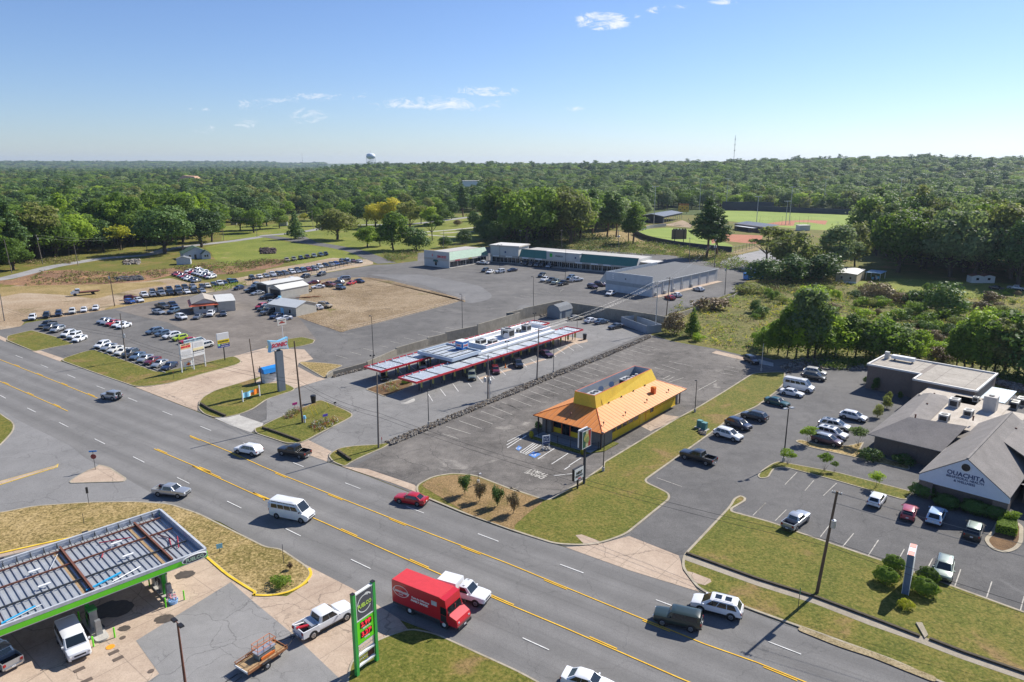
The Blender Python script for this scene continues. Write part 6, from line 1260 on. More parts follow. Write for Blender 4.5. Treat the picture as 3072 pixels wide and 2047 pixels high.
    for k,(c,u,v,l) in enumerate((('M2',532,912,'black wheeled bin on the flower island'),('J',2200,470,'black wheeled bin at the back end of the near canopy'))):
        B=at(c,u,v);q=thing('waste_bin',l,'bin',(B.x,B.y,.1),A,'black bins');m=MB();m.cyl(0,0,0,1.35,.42,black_m,14,.55);P_(q,'body',m);m=MB();m.cyl(0,0,1.35,1.55,.58,black_m,14,.5);P_(q,'lid',m)
    B=at('J',800,965);q=thing('traffic_cone','orange traffic cone beside the black SUV at the drive-in','cone',(B.x,B.y,.05));m=MB();m.box((0,0,.04),(.5,.5,.06),orl);P_(q,'base',m);m=MB();m.cyl(0,0,.06,1.0,.2,orl,12,.04);P_(q,'body',m)
drive_in()
# ---------------- retaining wall
wallc=ground_mat('wall_concrete',[(.2,(.20,.18,.145)),(.8,(.36,.33,.27))],.15,.8,.35,3.,streak=(2.5,2.5,.25))
def wall_run(name,label,pts,hs,th=.35,m=None,cat='wall'):
    mb=MB()
    for (a,b),(h0,h1) in zip(zip(pts,pts[1:]),zip(hs,hs[1:])):
        d=(b-a).normalized();n=Vector((-d.y,d.x,0))*th/2
        r0=[a-n,a+n,a+n+Vector((0,0,h0)),a-n+Vector((0,0,h0))];r1=[b-n,b+n,b+n+Vector((0,0,h1)),b-n+Vector((0,0,h1))];mb.rings([r0,r1],m or wallc)
    return solo(mb,name,label,cat)
wp=poly('M2 645,690 700,665 1000,595 1005,594 1260,490 1262,489 1540,410 1542,409 1700,370 1702,369 1980,310 1982,309 2353,200 M3 0,205 150,170 152,169 480,95')
hs=[.6,.9,1.2,1.35,1.6,1.9,2.,2.3,2.3,2.6,2.7,3.0,3.1,3.1,3.2,3.4,3.4]
wall_run('retaining_wall','long stained concrete retaining wall stepping down along the drive-in',wp,hs[:len(wp)])
wall_run('retaining_wall','shaded concrete retaining wall behind the cars and shed at the back of the drive-in',poly('M3 484,100 560,118 1300,230 1390,250'),[3.4,3.4,3.4,3.4])
wall_run('retaining_wall','concrete wall running from the wall corner along the overgrown meadow',poly('M3 1392,250 T3 1560,1500 1750,1415 2000,1330 2130,1230'),[3.4,1.6,1.,.8,.5],.3)
for spec,l,h in(('S 545,785 700,835 900,905 1240,1030','low edge coloured dark for ditch shade on the flower island',.35),('M1 1770,925 1850,975 1990,1035','low edge coloured dark for ditch shade on the grass before the banner',.4),('M2 745,1345 860,1425','low edge coloured dark for ditch shade on the grass corner',.4),('B3 1305,640 B4 0,827 430,962 830,1112 1180,1247','low step coloured dark for ditch shade along the sidewalk below the clinic lawn',.26),('B4 1250,1265 1500,1362 1939,1512 2400,1700','low step coloured dark for ditch shade along the sidewalk at the lower right',.26)):
    p=poly(spec);wall_run('ditch_shade_edge',l,[Vector((q.x,q.y,.08)) for q in p],[h]*len(p),.3,mat('ditch_shade',(.07,.055,.035),.95,0,.3,2.),'step')  # thin low wall, coloured dark to stand in for the shaded ditch face
B=poly('B4 1150,1148 1195,1150 1240,1240 1215,1262');m=MB();m.prism([(p.x,p.y) for p in B],.1,.28,g_kerb);solo(m,'drain_inlet','open concrete drain inlet in the clinic lawn','drain')
# ---------------- barn shed and bin enclosure
def barn():
    O=at('M3',470,172);A=R(51);t=thing('barn_shed','grey barn roofed storage shed in the corner of the retaining walls','shed',(O.x,O.y,.05),A);gs=ribbed('shed_siding',(.24,.28,.31),0,.3,.03,.6);L_,W_=6.6,4.8
    pr=[(0,0),(0,2.4),(.7,3.5),(W_/2,4.1),(W_-.7,3.5),(W_,2.4),(W_,0)];m=MB();m.rings([[(0,y,z) for y,z in pr],[(L_,y,z) for y,z in pr]],gs);P_(t,'wall',m)
    pr=[(-.15,2.35),(.62,3.58),(W_/2,4.2),(W_-.62,3.58),(W_+.15,2.35),(W_-.7,3.45),(W_/2,4.05),(.7,3.45)];m=MB();m.rings([[(-.15,y,z) for y,z in pr],[(L_+.15,y,z) for y,z in pr]],mat('shingle_grey',(.17,.18,.19),.9,0,.15,2.,fine=.3));P_(t,'roof',m)
    m=MB();m.box((2.,-.03,1.05),(1.6,.06,2.1),mat('door_blue_dark',(.04,.06,.10),.6));P_(t,'door',m)
barn()
def enclosure():
    O=at('M3',1010,215);a=at('M3',1235,300);A=math.atan2(a.y-O.y,a.x-O.x);L_=(a-O).length;t=thing('bin_enclosure','grey slatted bin enclosure behind the drive-in','enclosure',(O.x,O.y,.05),A);gs=ribbed('enclosure_slats',(.30,.34,.38),0,.2,.02,.6)
    for (x,y,w,d) in((L_/2,0,L_,.12),(L_/2,4.8,L_,.12),(0,2.4,.12,4.7),(L_,2.4,.12,4.7)): m=MB();m.box((x,y,1.1),(w,d,2.2),gs);P_(t,'panel',m)
    m=MB();m.box((L_/2,2.4,.03),(L_-.2,4.6,.06),g_pave);P_(t,'floor',m)
enclosure()
# ---------------- fuel station canopy
def fuel_canopy():
    O=at('U',2270,535,5.0);A=R(135.75);t=thing('fuel_canopy','open topped green and white fuel canopy with ribbed deck and rusty beams','canopy',(O.x,O.y,.0),A)
    # local: +x runs along the short end (towards the highway), +y runs along the long side (to the lower left)
    Wd=13.1;Ln=34.;z0=4.05;z1=5.0
    pan=ribbed('deck_pan',(.40,.42,.43),1,.62,.25,.45,.2,dark=.6);
    m=MB();m.box((Wd/2,Ln/2,4.25),(Wd-.3,Ln-.3,.06),pan);P_(t,'deck',m)
    m=MB();k=0;y=.6
    while y<Ln: m.box((Wd/2,y,4.33),(Wd-2.2,.16,.11),lampL);y+=.62
    P_(t,'deck_rib',m)
    cap_m=mat('fascia_cap_pale',(.50,.52,.54),.5,.1,.15)
    gsh=mat('fascia_back_grey',(.42,.45,.50),.5,.2,.15)
    # near long side (x=0) and short end (y=0), far long side (x=Wd)
    m=MB();m.box((-.06,Ln/2,4.36),(.10,Ln,.56),lime_s);m.box((.0,-.06,4.36),(.1,.1,.56),lime_s);m.box((Wd/2,-.06,4.36),(Wd,.1,.56),lime_s);m.box((Wd+.06,Ln/2,4.36),(.1,Ln,.56),lime_s);P_(t,'green_band',m)
    m=MB()
    m.box((.0,Ln/2,4.83),(.24,Ln,.34),cap_m);m.box((Wd/2,.0,4.83),(Wd-.24,.24,.34),cap_m);m.box((Wd,Ln/2,4.83),(.24,Ln,.34),cap_m);m.box((-.02,Ln/2,4.04),(.18,Ln,.08),lampL);P_(t,'fascia_cap',m)
    m=MB();m.box((.14,Ln/2,4.5),(.06,Ln-.4,.46),gsh);m.box((Wd-.14,Ln/2,4.5),(.06,Ln-.4,.46),gsh);m.box((Wd/2,.14,4.5),(Wd-.4,.06,.46),gsh)
    y=1.
    while y<Ln:
        m.tube((Wd-.2,y,4.95),(Wd-.9,y,4.35),.035,.035,steel,4);m.box((Wd-.19,y,4.55),(.05,.06,.7),steel);y+=1.25
    P_(t,'fascia_frame',m)
    for y in(3.2,10.85,18.5,26.2): m=MB();m.box((Wd/2+.1,y,4.72),(Wd-1.6,.2,.06),rustd);m.box((Wd/2+.1,y,4.56),(Wd-1.6,.08,.3),rustd);m.box((Wd/2+.1,y,4.42),(Wd-1.6,.26,.06),rust);P_(t,'main_beam',m);m=MB();m.box((Wd/2+.1,y+.62,4.345),(Wd-1.8,.55,.02),plank);m.box((Wd/2,y-.9,4.292),(Wd-1.5,.9,.02),mat('deck_gap_blue',(.03,.07,.13),.6,0,0)) if 0 else None;P_(t,'beam_flashing',m)
    for x in(1.9+2.1,8.0,11.6): m=MB();m.box((x,Ln/2,4.55),(.13,Ln-1.,.17),rustd if x>4.1 else steel);P_(t,'purlin',m)
    for i,(y,l) in enumerate(((6.2,0),(14.,0),(20,0))):
        for x in(5.2,8.9): m=MB();m.box((x,y,4.68),(.3,1.1,.1),white_m);P_(t,'light_box',m)
    # columns with pump islands
    for k,(x,y) in enumerate(((2.0,3.9),(2.0,11.3),(2.0,19.))):
        m=MB();m.box((x+.4,y,2.1),(.36,.36,4.2),mat('column_green',(.03,.33,.03),.4,0,.1));P_(t,'column',m)
    for y in(8.,16.): m=MB();m.box((Wd+.45,y,4.75),(.4,.6,.4),black_m);P_(t,'floodlight',m)
    for k,(x,y,z) in enumerate(((2.,9.5,4.42),(1.6,17.2,4.42))):
        b=[(x-.3,y-1.9),(x+.1,y+1.9)];q=MB();q.tube((x+.5,y-1.7,z+.05),(x-.5,y+1.8,z+.05),.12,.10,mat('tarp_cyan',(.02,.33,.60),.4,0,.1),5);o=P_(t,'blue_strip',q)
    q=MB()
    for a,b in(((8.3,2.3),(5.4,1.4)),((6.2,1.6),(3.9,2.2)),((5.9,.8),(3.2,1.7)),((9.4,4.5),(10.6,7.5)),((7.9,7.9),(7.0,8.3))): q.tube((a[0],a[1],4.45),(b[0],b[1],4.5),.07,.07,mat('scrap_red',(.30,.02,.04),.5,0,.2),4)
    P_(t,'loose_red_strip',q)
    q=MB();
    for a,b in(((11.2,11.4),(8.0,13.)),((2.2,6.),(1.3,9.)),((2.,15.),(1.2,18.))): q.tube((a[0],a[1],4.5),(b[0],b[1],4.46),.05,.05,lampL,4)
    P_(t,'loose_pale_strip',q)
    # oval logo on the near fascia, close to the corner
    m=MB();cy=1.35
    n=24;ov=[(.0,cy+1.35*math.cos(6.2832*i/n),4.52+.42*math.sin(6.2832*i/n)) for i in range(n)]
    f=MB();f.face([(-.26,y,z) for _,y,z in ov],charcoal);
    for i in range(n): a=ov[i];b=ov[(i+1)%n];f.face([(-.26,a[1],a[2]),(-.26,b[1],b[2]),(-.1,b[1],b[2]),(-.1,a[1],a[2])],white_m)
    for i in range(n):
        a=ov[i];b=ov[(i+1)%n];s=lambda p:(-.275,cy+(p[1]-cy)*.93,4.52+(p[2]-4.52)*.88);o_=lambda p:(-.275,p[1],p[2]);f.face([o_(a),o_(b),s(b),s(a)],white_l)
    P_(t,'oval_sign',f);tx=moved(text_mb('FUELCO',.52,mat('lettering_mint',(.45,.62,.45),.5,0,0),.012),(0,0,0),R(-90));m.add(moved(tx,(-.29,cy,4.5)));P_(t,'lettering',m)
    M_=Matrix.Translation((O.x,O.y,0))@Matrix.Rotation(A,4,'Z');w=lambda x,y,z=0.:M_@Vector((x,y,z))
    for k,(cc,uu,vv,l) in enumerate((('B1',1262,985,'at the outer end of the canopy, with pink flowers at its foot'),('B1',748,1262,'beside the parked white van'))):
        b=at(cc,uu,vv)
        q=thing('pump_island','fuel pump island %s'%l,'fuel pump',(b.x,b.y,.06),A,'pump islands')
        m=MB();m.prism(rounded([Vector(p) for p in((-.3,-.6,0),(4.8,-.6,0),(4.8,.6,0),(-.3,.6,0))],.5),0,.16,g_pave);P_(q,'plinth',m)
        m=MB();m.box((2.7,0,1.15),(1.0,.7,2.0),grey_m);m.box((2.7,0,2.2),(1.1,.8,.14),mat('pump_green',(.05,.35,.08),.4));P_(q,'dispenser',m)
        m=MB()
        for s in(-1,1): m.box((2.7,s*.36,1.45),(.7,.02,.6),dark_w);m.path([(2.9,s*.38,1.9),(3.3,s*.5,1.3),(3.1,s*.45,.6),(2.8,s*.38,1.0)],.025,black_m,4)
        P_(q,'hose_and_screen',m);m=MB()
        for s in(-1,1): m.cyl(-.5,s*.95,0,1.1,.08,lime_s,8);m.cyl(4.9,s*.7,0,1.1,.08,lime_s,8)
        P_(q,'bollard',m);m=MB();m.box((1.,0,.9),(.5,.6,1.6),grey_m,top=.8);P_(q,'valance',m)
        if k==0: m=MB();m.cyl(-.25,.1,.0,.4,.42,mat('tub_blue',(.25,.45,.75),.5),12,.5);P_(q,'tub',m);m=MB();[m.box((-.2+random.uniform(-.4,.9),.1+random.uniform(-.35,.35),.5+random.uniform(0,.7)),(.14,.14,.14),mat('bloom_pink',(.6,.25,.3),.6) if i%2 else lampL,rz=i) for i in range(22)];P_(q,'flowers',m)
    b=at('B1',1140,862);q=thing('air_tower','small grey air and vacuum cabinet on the bright forecourt','cabinet',(b.x,b.y,.06),A);m=MB();m.box((0,0,.75),(.9,.7,1.5),grey_m);P_(q,'cabinet',m);m=MB();m.box((-.47,0,.95),(.03,.5,.5),black_m);P_(q,'screen',m)
fuel_canopy()
# ---------------- clinic
shing=mat('roof_shingle',(.25,.228,.21),.95,0,.16,.5,fine=1.1);brk=brick('brick_brown',(.20,.145,.115),(.14,.10,.08),(.26,.23,.20),3.2);flat_t=ground_mat('roof_tan_flat',[(.2,(.38,.33,.27)),(.8,(.60,.54,.46))],.25,1.,.25,5.,streak=(1,1,1));gab=mat('gable_pale_blue',(.66,.69,.74),.6,0,.05)
roofpan=ground_mat('roof_panelled',[(.2,(.30,.27,.23)),(.8,(.46,.42,.36))],.25,1.,.3,5.,joints=(0,2.6,5.2,.6))
def clinic():
    O=at('Y',340,290,3.5);A=R(44.87);M_=Matrix.Translation((O.x,O.y,.0))@Matrix.Rotation(A,4,'Z');w=lambda x,y,z=0.:M_@Vector((x,y,z))
    t=thing('clinic_building','brick clinic with grey shingle roofs and a pale blue front gable lettered in dark blue','building',(O.x,O.y,0),A)
    ze,zr=3.5,7.3;Wg=10.7
    # front wing
    m=MB();m.box((14.,-Wg/2,1.3),(26.,Wg-1.2,2.6),brk);m.box((.9,-.95,1.3),(1.8,1.7,2.6),brk);m.box((.9,-Wg+.95,1.3),(1.8,1.7,2.6),brk);P_(t,'wall',m)
    m=MB();x0=0;pts=[(-.12,.0,2.5),(-.12,-Wg,2.62),(-.12,-Wg,ze),(-.12,-Wg/2,zr),(-.12,0,ze)];f=[(x0,p[1],p[2]) for p in pts];b=[(x0+.25,p[1],p[2]) for p in pts];m.rings([f,b],gab);P_(t,'gable',m)
    m=MB();m.tube((-.06,-Wg/2,6.05),(.0,-Wg/2,6.05),.62,.62,white_m,24);m.tube((-.09,-Wg/2,6.05),(-.02,-Wg/2,6.05),.52,.52,dark_w,24);P_(t,'round_window',m)
    m=MB();rot=R(-90)
    for s,sz,zz,bo in(('OUACHITA',.86,4.85,.02),('BEHAVIORAL HEALTH',.45,4.3,.008),('& WELLNESS',.45,3.83,.008)): m.add(moved(moved(text_mb(s,sz,navyl,bo),(0,0,0),rot),(-.04,-Wg/2-.1,zz)))
    P_(t,'lettering',m)
    m=MB();Rr=26.;o=.35
    def slab(pts,th=.14,mm=shing):
        up=[Vector(p) for p in pts];dn=[p-Vector((0,0,th)) for p in up];m.face(up,mm);m.face(dn[::-1],mm)
        n=len(up)
        for i in range(n): j=(i+1)%n;m.face([dn[i],dn[j],up[j],up[i]],mm)
    slab([(-.05,.0,ze),(-.05,-Wg/2,zr+.05),(Rr,-Wg/2,zr+.05),(Rr,.0,ze)][::-1]);slab([(-.05,-Wg-.0,ze),(-.05,-Wg/2,zr+.05),(Rr,-Wg/2,zr+.05),(Rr,-Wg,ze)])
    P_(t,'gable_roof',m)
    m=MB();m.box((13,-Wg/2,zr+.1),(Rr,.3,.06),shing)
    m.box((13,.02,ze-.12),(Rr,.12,.2),frame_d);P_(t,'roof_ridge',m)
    # front recess, its shade painted in as a darker brick tone
    m=MB();m.box((1.9,-Wg/2,1.25),(.1,6.8,2.5),mat('recess_shade',(.11,.10,.10),.8,0,.1));P_(t,'front_recess',m)
    # right side low hip
    m=MB();m.face([(6.,-Wg,ze-.05),(15.,-Wg-5.,2.9),(6.,-Wg-9.,2.8)],shing);slab([(14.,-Wg/2-1.,zr-.9),(14.,-Wg-8.,3.2),(34.,-Wg-8.,3.2),(26.,-Wg/2-1,zr-.9)][::-1]);slab([(14.,-Wg/2-1.,zr-.9),(6.,-Wg-8.,3.2),(14.,-Wg-8.,3.2)][::-1]);P_(t,'side_hip_roof',m)
    m=MB();m.box((20.,-Wg-4.,1.5),(24.,7.4,3.),brk);P_(t,'side_wall',m)
    # left wing with hip roof
    m=MB();m.box((24.,5.4,1.5),(23.,9.2,3.),brk);P_(t,'wing_wall',m)
    hz=5.45
    m=MB()
    slab([(11.6,10.9,3.1),(17.8,6.9,hz),(34.2,8.3,hz),(38.5,11.3,3.6)]);slab([(11.6,10.9,3.1),(11.9,.3,3.1),(19.0,-1.0,hz+.2),(17.8,6.9,hz)]);slab([(17.8,6.9,hz),(21.4,4.7,4.45),(34.8,5.3,4.45),(34.2,8.3,hz)]);slab([(17.8,6.9,hz),(19.,-1.,hz+.2),(22.2,.6,4.5),(21.4,4.7,4.45)]);slab([(34.2,8.3,hz),(34.8,5.3,4.45),(38.6,6.4,4.2),(38.5,11.3,3.6)])
    P_(t,'hip_roof',m)
    m=MB();m.box((30.5,1.3,4.2),(19.,8.4,.3),flat_t);m.box((38.6,6.,4.2),(6.,9.,.3),flat_t);m.box((30,-4.,4.1),(14,4,.3),flat_t);P_(t,'flat_roof',m)
    # front loggia of the wing
    m=MB()
    for k in range(4): m.box((12.9,9.6-k*2.7,1.45),(.9,.9,2.9),brk)
    m.box((12.7,5.4,2.95),(1.2,10.4,.25),frame_d);P_(t,'pillar',m)
    win_row(t,'window',[(13.0,8.2-k*2.7,1.5,1.6,1.9,'y') for k in range(3)])
    for k in range(3): pass
    # brick block at the back
    m=MB();m.box((52.5,18.4,2.5),(10.8,10.0,5.0),brk);m.box((50.2,8.2,2.5),(15.8,10.4,5.0),brk);P_(t,'rear_wall',m)
    m=MB();cop=mat('coping_white',(.62,.60,.56),.6,0,.1)
    m.box((52.5,18.7,5.02),(10.4,9.0,.06),roofpan);m.box((50.2,8.3,5.02),(15.4,10.,.06),roofpan)
    for (x,y,a,b) in((47.1,18.4,.35,10.2),(58.,13.3,.35,20.8),(52.5,23.5,11.,.35),(42.2,8.2,.35,10.7),(50.2,2.9,15.8,.35),(44.6,13.4,5.,.35)): m.box((x,y,5.15),(a,b,.34),cop)
    P_(t,'rear_roof',m)
    m=MB();m.box((50.8,1.2,2.9),(10.,4.6,.12),ribbed('carport_roof',(.42,.50,.56),1,.4,.03,.4,.3));P_(t,'carport_roof',m);m=MB()
    for x in(46,55.4):
        m.cyl(x,-.9,0,2.85,.08,white_m,6)
    P_(t,'carport_post',m)
    for k,(c,u,v,d,l) in enumerate((('M4',1735,940,(1.6,1.5,1.5),'tall unit nearest the hip roof ridge on the clinic'),('M4',1645,1065,(1.5,1.4,1.2),'square unit at the front of the clinic flat roof'),('M4',1860,1020,(1.5,1.3,1.1),'square unit beside the gable roof on the clinic'),('M4',1925,895,(.9,.9,.9),'small box at the back of the clinic flat roof'))):
        b=at(c,u,v,4.4);ac_unit('rooftop_cooling_unit',l,(b.x,b.y,4.36),A,d,1)
    b=at('M4',2050,970,4.4);q=thing('chimney','pale square brick chimney at the back end of the gable roof','chimney',(b.x,b.y,4.3),A);m=MB();m.box((0,0,1.3),(1.9,1.9,2.6),mat('chimney_pale',(.50,.47,.43),.8,0,.12,2.));P_(q,'shaft',m);m=MB();m.cyl(.0,0,2.6,2.75,.4,black_m,12);P_(q,'cap',m)
    b=at('M4',1160,520,5.1);q=thing('rooftop_duct','long white duct unit at the back left of the brick block roof','duct',(b.x,b.y,5.05),A);m=MB();m.box((0,-2.8,.75),(1.2,4.4,.7),white_m);P_(q,'duct',m);m=MB();m.box((.0,.4,.8),(.8,.8,1.5),ac_m);P_(q,'hood',m);m=MB()
    for y in(-4.6,-1.2): m.box((0,y,.2),(1.,.1,.4),steel)
    P_(q,'stand',m)
    for k,(c,u,v) in enumerate((('M4',2260,960),('M4',2330,930))):
        b=at(c,u,v);ac_unit('ground_cooling_unit','pale ground level cooling unit behind the clinic, %s one'%('left' if k==0 else 'right'),(b.x,b.y,.05),A,(2.2,1.5,1.5),1,'ground level cooling units')
    for k,(c,u,v,z) in enumerate((('M4',1497,930,5.),('M4',1560,840,4.9),('M4',1395,1030,5.4),('M4',2250,1105,6.),('M4',2280,1150,6.),('M4',1905,1045,5.5))):
        b=at(c,u,v,z);m=MB();m.cyl(0,0,-.4,.35,.12,rustd,8);m.cyl(0,0,.3,.42,.2,rustd,8,.1);solo(m,'roof_vent_pipe','small dark vent pipe on the clinic shingles, %s of six counted from the left'%ORD[[2,1,0,4,5,3].index(k) if 0 else k],'vent pipe',b,0,'vent pipes on the clinic roof')
clinic()
for k,(c,u,v,l) in enumerate((('M3',1702,1130,'left'),('M3',1742,1150,'right'))):
    b=at(c,u,v);q=thing('utility_box','teal metal utility box on the grass beside the parked white SUV, %s one'%l,'utility box',(b.x,b.y,.12),R(48),'teal utility boxes');m=MB();m.box((0,0,.65),(.85,.85,1.1),mat('box_teal',(.06,.20,.19),.5,0,.1),top=.95);P_(q,'cabinet',m);m=MB();m.box((0,0,.04),(1.4,1.4,.1),g_pave);P_(q,'pad',m);m=MB();m.box((0,0,1.3),(.9,.9,.1),mat('box_teal_lid',(.10,.26,.25),.5),top=.9);P_(q,'lid',m)
# ---------------- strip mall
mwall=mat('mall_wall',(.50,.50,.47),.7,0,.1,.3);mband=mat('mall_band',(.46,.42,.36),.7,0,.06);mgreen=ribbed('mall_green_seam',(.06,.20,.155),0,.6,.04,.45);mgr2=ribbed('mall_green_seam_painted_sun',(.16,.32,.22),0,.6,.06,.5);troof=mat('mall_roof',(.42,.40,.37),.8,0,.12,.2)  # one roofing in two tones: sun and shade of the wings put into colour
def shop_front(t,L_,y,z=2.9,step=2.,band=True):
    x=1.
    while x<L_-1:
        m=MB();m.box((x+step/2,y,1.35),(step*.92,.06,2.4),dark_w);o=P_(t,'shop_window',m);q=MB()
        for s in(-1,0,1): q.box((x+step/2+s*step*.46,y-.04,1.35),(.08,.08,2.5),lampL)
        q.box((x+step/2,y-.04,2.55),(step*.92,.07,.08),lampL);q.box((x+step/2,y-.04,.2),(step*.92,.07,.16),lampL);q.build('frame',o);x+=step*1.05
def mall_wing(name,label,a,b,depth,h,mg,slope_gap=0):
    d=b-a;L_=d.length;A=math.atan2(d.y,d.x);t=thing(name,label,'building',(a.x,a.y,.05),A)
    m=MB();m.box((L_/2,depth/2+2.2,h*.46),(L_,depth,h*.92),mwall);P_(t,'wall',m)
    m=MB();m.box((L_/2,depth/2+2.4,h*.93),(L_-.4,depth-.6,.1),troof);P_(t,'roof',m)
    m=MB();m.box((L_/2,.3,3.15),(L_,.5,.75),mband);m.box((L_/2,1.3,3.0),(L_,2.2,.12),mband);P_(t,'fascia_band',m)
    m=MB();m.face([(0,.05,3.52),(L_,.05,3.52),(L_,2.2,h),(0,2.2,h)],mg);m.face([(0,.05,3.52),(0,2.2,h),(0,2.2,3.52)],mwall);m.face([(L_,.05,3.52),(L_,2.2,3.52),(L_,2.2,h)],mwall);P_(t,'green_awning_roof',m)
    m=MB();m.box((L_/2,2.35,h-.05),(L_,.3,.3),mband);P_(t,'parapet_cap',m)
    shop_front(t,L_,2.17)
    x=.3
    while x<L_: m=MB();m.box((x,.3,1.4),(.18,.18,2.8),lampL);P_(t,'post',m);x+=5.4
    m=MB();m.box((L_/2,.9,.08),(L_,2.6,.16),g_pave);P_(t,'walkway',m)
    return t,L_,A
def mall():
    a=at('Z',795,630);c0=at('Z',1665,470);a=Vector((-27.9,317.,0));c0=Vector((-11.2,338.6,0))
    t,L_,A=mall_wing('shop_row','sunlit wing of the mall, ribbed green roof painted paler for sun','' or a,c0,12.,6.9,mgr2) if 0 else mall_wing('shop_row','sunlit left wing of the mall, ribbed green roof painted paler for sun',a,c0,12.,6.9,mgr2)
    m=MB();m.box((-.1,7.8,3.6),(.3,15.6,7.2),mwall);m.box((-.28,7.8,3.55),(.08,15.6,.9),mband);P_(t,'end_wall',m)
    m=MB();m.box((-.5,8.2,2.9),(.6,2.6,.9),mat('awning_dark_green',(.02,.10,.09),.6),top=.8);m.box((-.3,8.2,1.6),(.1,1.1,1.7),dark_w);P_(t,'drive_window',m)
    m=MB();m.add(moved(moved(text_mb('SMOKES',1.55,redl,.04),(0,0,0),R(-90)),(-.35,4.5,4.75)));m.add(moved(moved(text_mb('S',1.5,redl,.04),(0,0,0),R(-90)),(-.35,10.2,5.2)));P_(t,'wall_lettering',m)
    for x,s,cc in((5.5,'SMOKES',redl),(14.,'NAILS',mat('lettering_gold',(.5,.4,.05),.5)),(21.,'SALON',navyl)): m=MB();m.add(moved(text_mb(s,.9,cc,.02),(x,-.02,3.15)));P_(t,'shop_lettering',m)
    # corner tower
    a2=Vector((-10.7,337.8,0));b2=Vector((2.6,331.,0));d=b2-a2;A2=math.atan2(d.y,d.x);L2=d.length;t=thing('mall_corner_block','taller flat roofed corner block between the two wings of the mall','building',(a2.x,a2.y,.05),A2)
    m=MB();m.box((L2/2,6.5,3.9),(L2,11.,7.8),mwall);P_(t,'wall',m);m=MB();m.box((L2/2,6.5,7.95),(L2+1.2,12.,.5),mband);m.box((L2/2,6.5,8.22),(L2+.6,11.4,.06),mat('roof_pale',(.60,.58,.54),.7,0,.1));P_(t,'roof',m)
    m=MB();m.box((L2/2,.7,3.2),(L2,.6,.8),mband);P_(t,'fascia_band',m);shop_front(t,L2,.96);m=MB();m.box((3.2,.38,3.2),(3.4,.08,.6),sign_w);m.box((10.2,.38,3.2),(3.4,.08,.6),sign_w);m.disc((L2/2+.5,.98,5.1),(0,1,0),.5,navyl,12);P_(t,'shop_sign',m)
    # east wing
    a3=Vector((3.2,330.6,0));b3=Vector((52.,296.,0));t,L3,A3=mall_wing('shop_row','shaded right wing of the mall, green roof painted darker for shade, raised white panel',a3,b3,13.,6.9,mgreen)
    m=MB();m.box((24.,1.1,5.3),(17.2,2.6,3.6),mwall);m.box((24.,1.1,7.15),(17.6,3.,.16),mat('roof_pale',(.6,.58,.54)));P_(t,'raised_panel',m)
    m=MB();m.add(moved(text_mb('mesco',1.5,mat('lettering_dark',(.06,.09,.10),.5),.04),(22.,-.24,5.4)));m.box((17.8,-.22,5.5),(1.4,.06,1.6),mat('logo_green',(.03,.40,.05),.5));m.box((30.5,-.22,5.2),(.8,.06,.8),navyl,);P_(t,'wall_lettering',m)
    for x in(3.5,11.,32.,40.,46.): m=MB();m.box((x,.03,3.15),(3.6,.06,.55),sign_w);P_(t,'shop_sign',m)
    m=MB();m.box((L3+2.,8.,5.2),(9,9.,.2),mat('roof_pale',(.6,.58,.54)));P_(t,'end_roof',m)
mall()
def annex():
    O=Vector((49.2,246.4,0));A=R(47.);t=thing('annex_building','large grey roofed annex with pale block front and garage doors along its right side','building',(O.x,O.y,.05),A)
    # local x: away along right side (len ~46), y: to the left along the front (len ~20)
    Lx,Wy=48.,19.6;wallg=mat('annex_wall',(.40,.42,.43),.75,0,.1,.3);roofg=ribbed('annex_roof',(.115,.12,.125),0,1.2,.03,.85)
    m=MB();m.rings([[(0,0,0),(Lx,0,0),(Lx,Wy,0),(0,Wy,0)],[(0,0,4.9),(Lx,0,4.9),(Lx,Wy,5.9),(0,Wy,5.9)]],wallg);P_(t,'wall',m)
    m=MB();m.face([(-.1,-.3,5.0),(Lx+.2,-.3,5.0),(Lx+.2,Wy,6.0),(-.1,Wy,6.0)],roofg);m.box((Lx/2,-.35,4.95),(Lx+.4,.14,.24),white_m);P_(t,'roof',m)
    m=MB();m.box((-.15,Wy/2,3.6),(.3,Wy+.3,7.2),mat('annex_front',(.50,.52,.53),.7,0,.1,.4));m.box((-.33,Wy/2,3.3),(.06,Wy,1.3),mat('annex_band',(.33,.35,.35),.8));P_(t,'front_parapet',m)
    m=MB();m.box((Lx*.36,Wy+.1,6.4),(Lx*.72,.3,1.3),corr);P_(t,'side_parapet',m)
    m=MB();m.face([(-.3,Wy+.2,3.),(-.3,Wy+3.2,3.),(-.3,Wy+.2,6.9)],mwall);m.face([(4,Wy+3.2,3.),(-.3,Wy+3.2,3.),(-.3,Wy+.2,6.9),(4,Wy+.2,6.9)],mgreen);P_(t,'wing_buttress',m)
    for k in range(7): m=MB();m.box((3.5+k*6.6,-.06,1.7),(4.6,.1,3.2),mat('garage_door',(.52,.53,.52),.6,0,.08));P_(t,'garage_door',m);m=MB();m.box((.4+k*6.6,-.12,2.4),(.22,.2,4.8),white_m);P_(t,'pilaster',m)
    for k,x in enumerate((2.,8.,14.,27.)): m=MB();m.box((x,-.5,.7),(.8,.7,1.3),ac_m);P_(t,'meter_cabinet',m)
    m=MB();m.box((Lx/2,-1.3,.06),(Lx,2.4,.12),g_conc);P_(t,'walkway',m)
    m=MB();m.box((-.36,16.5,5.6),(.04,.6,.5),white_m);m.box((-.36,16.5,4.9),(.04,.7,.4),white_m);m.box((-.36,16.5,6.3),(.04,.6,.4),white_m);m.box((-.4,11.,5.2),(.1,.5,.4),black_m);P_(t,'wall_marks',m)
annex()
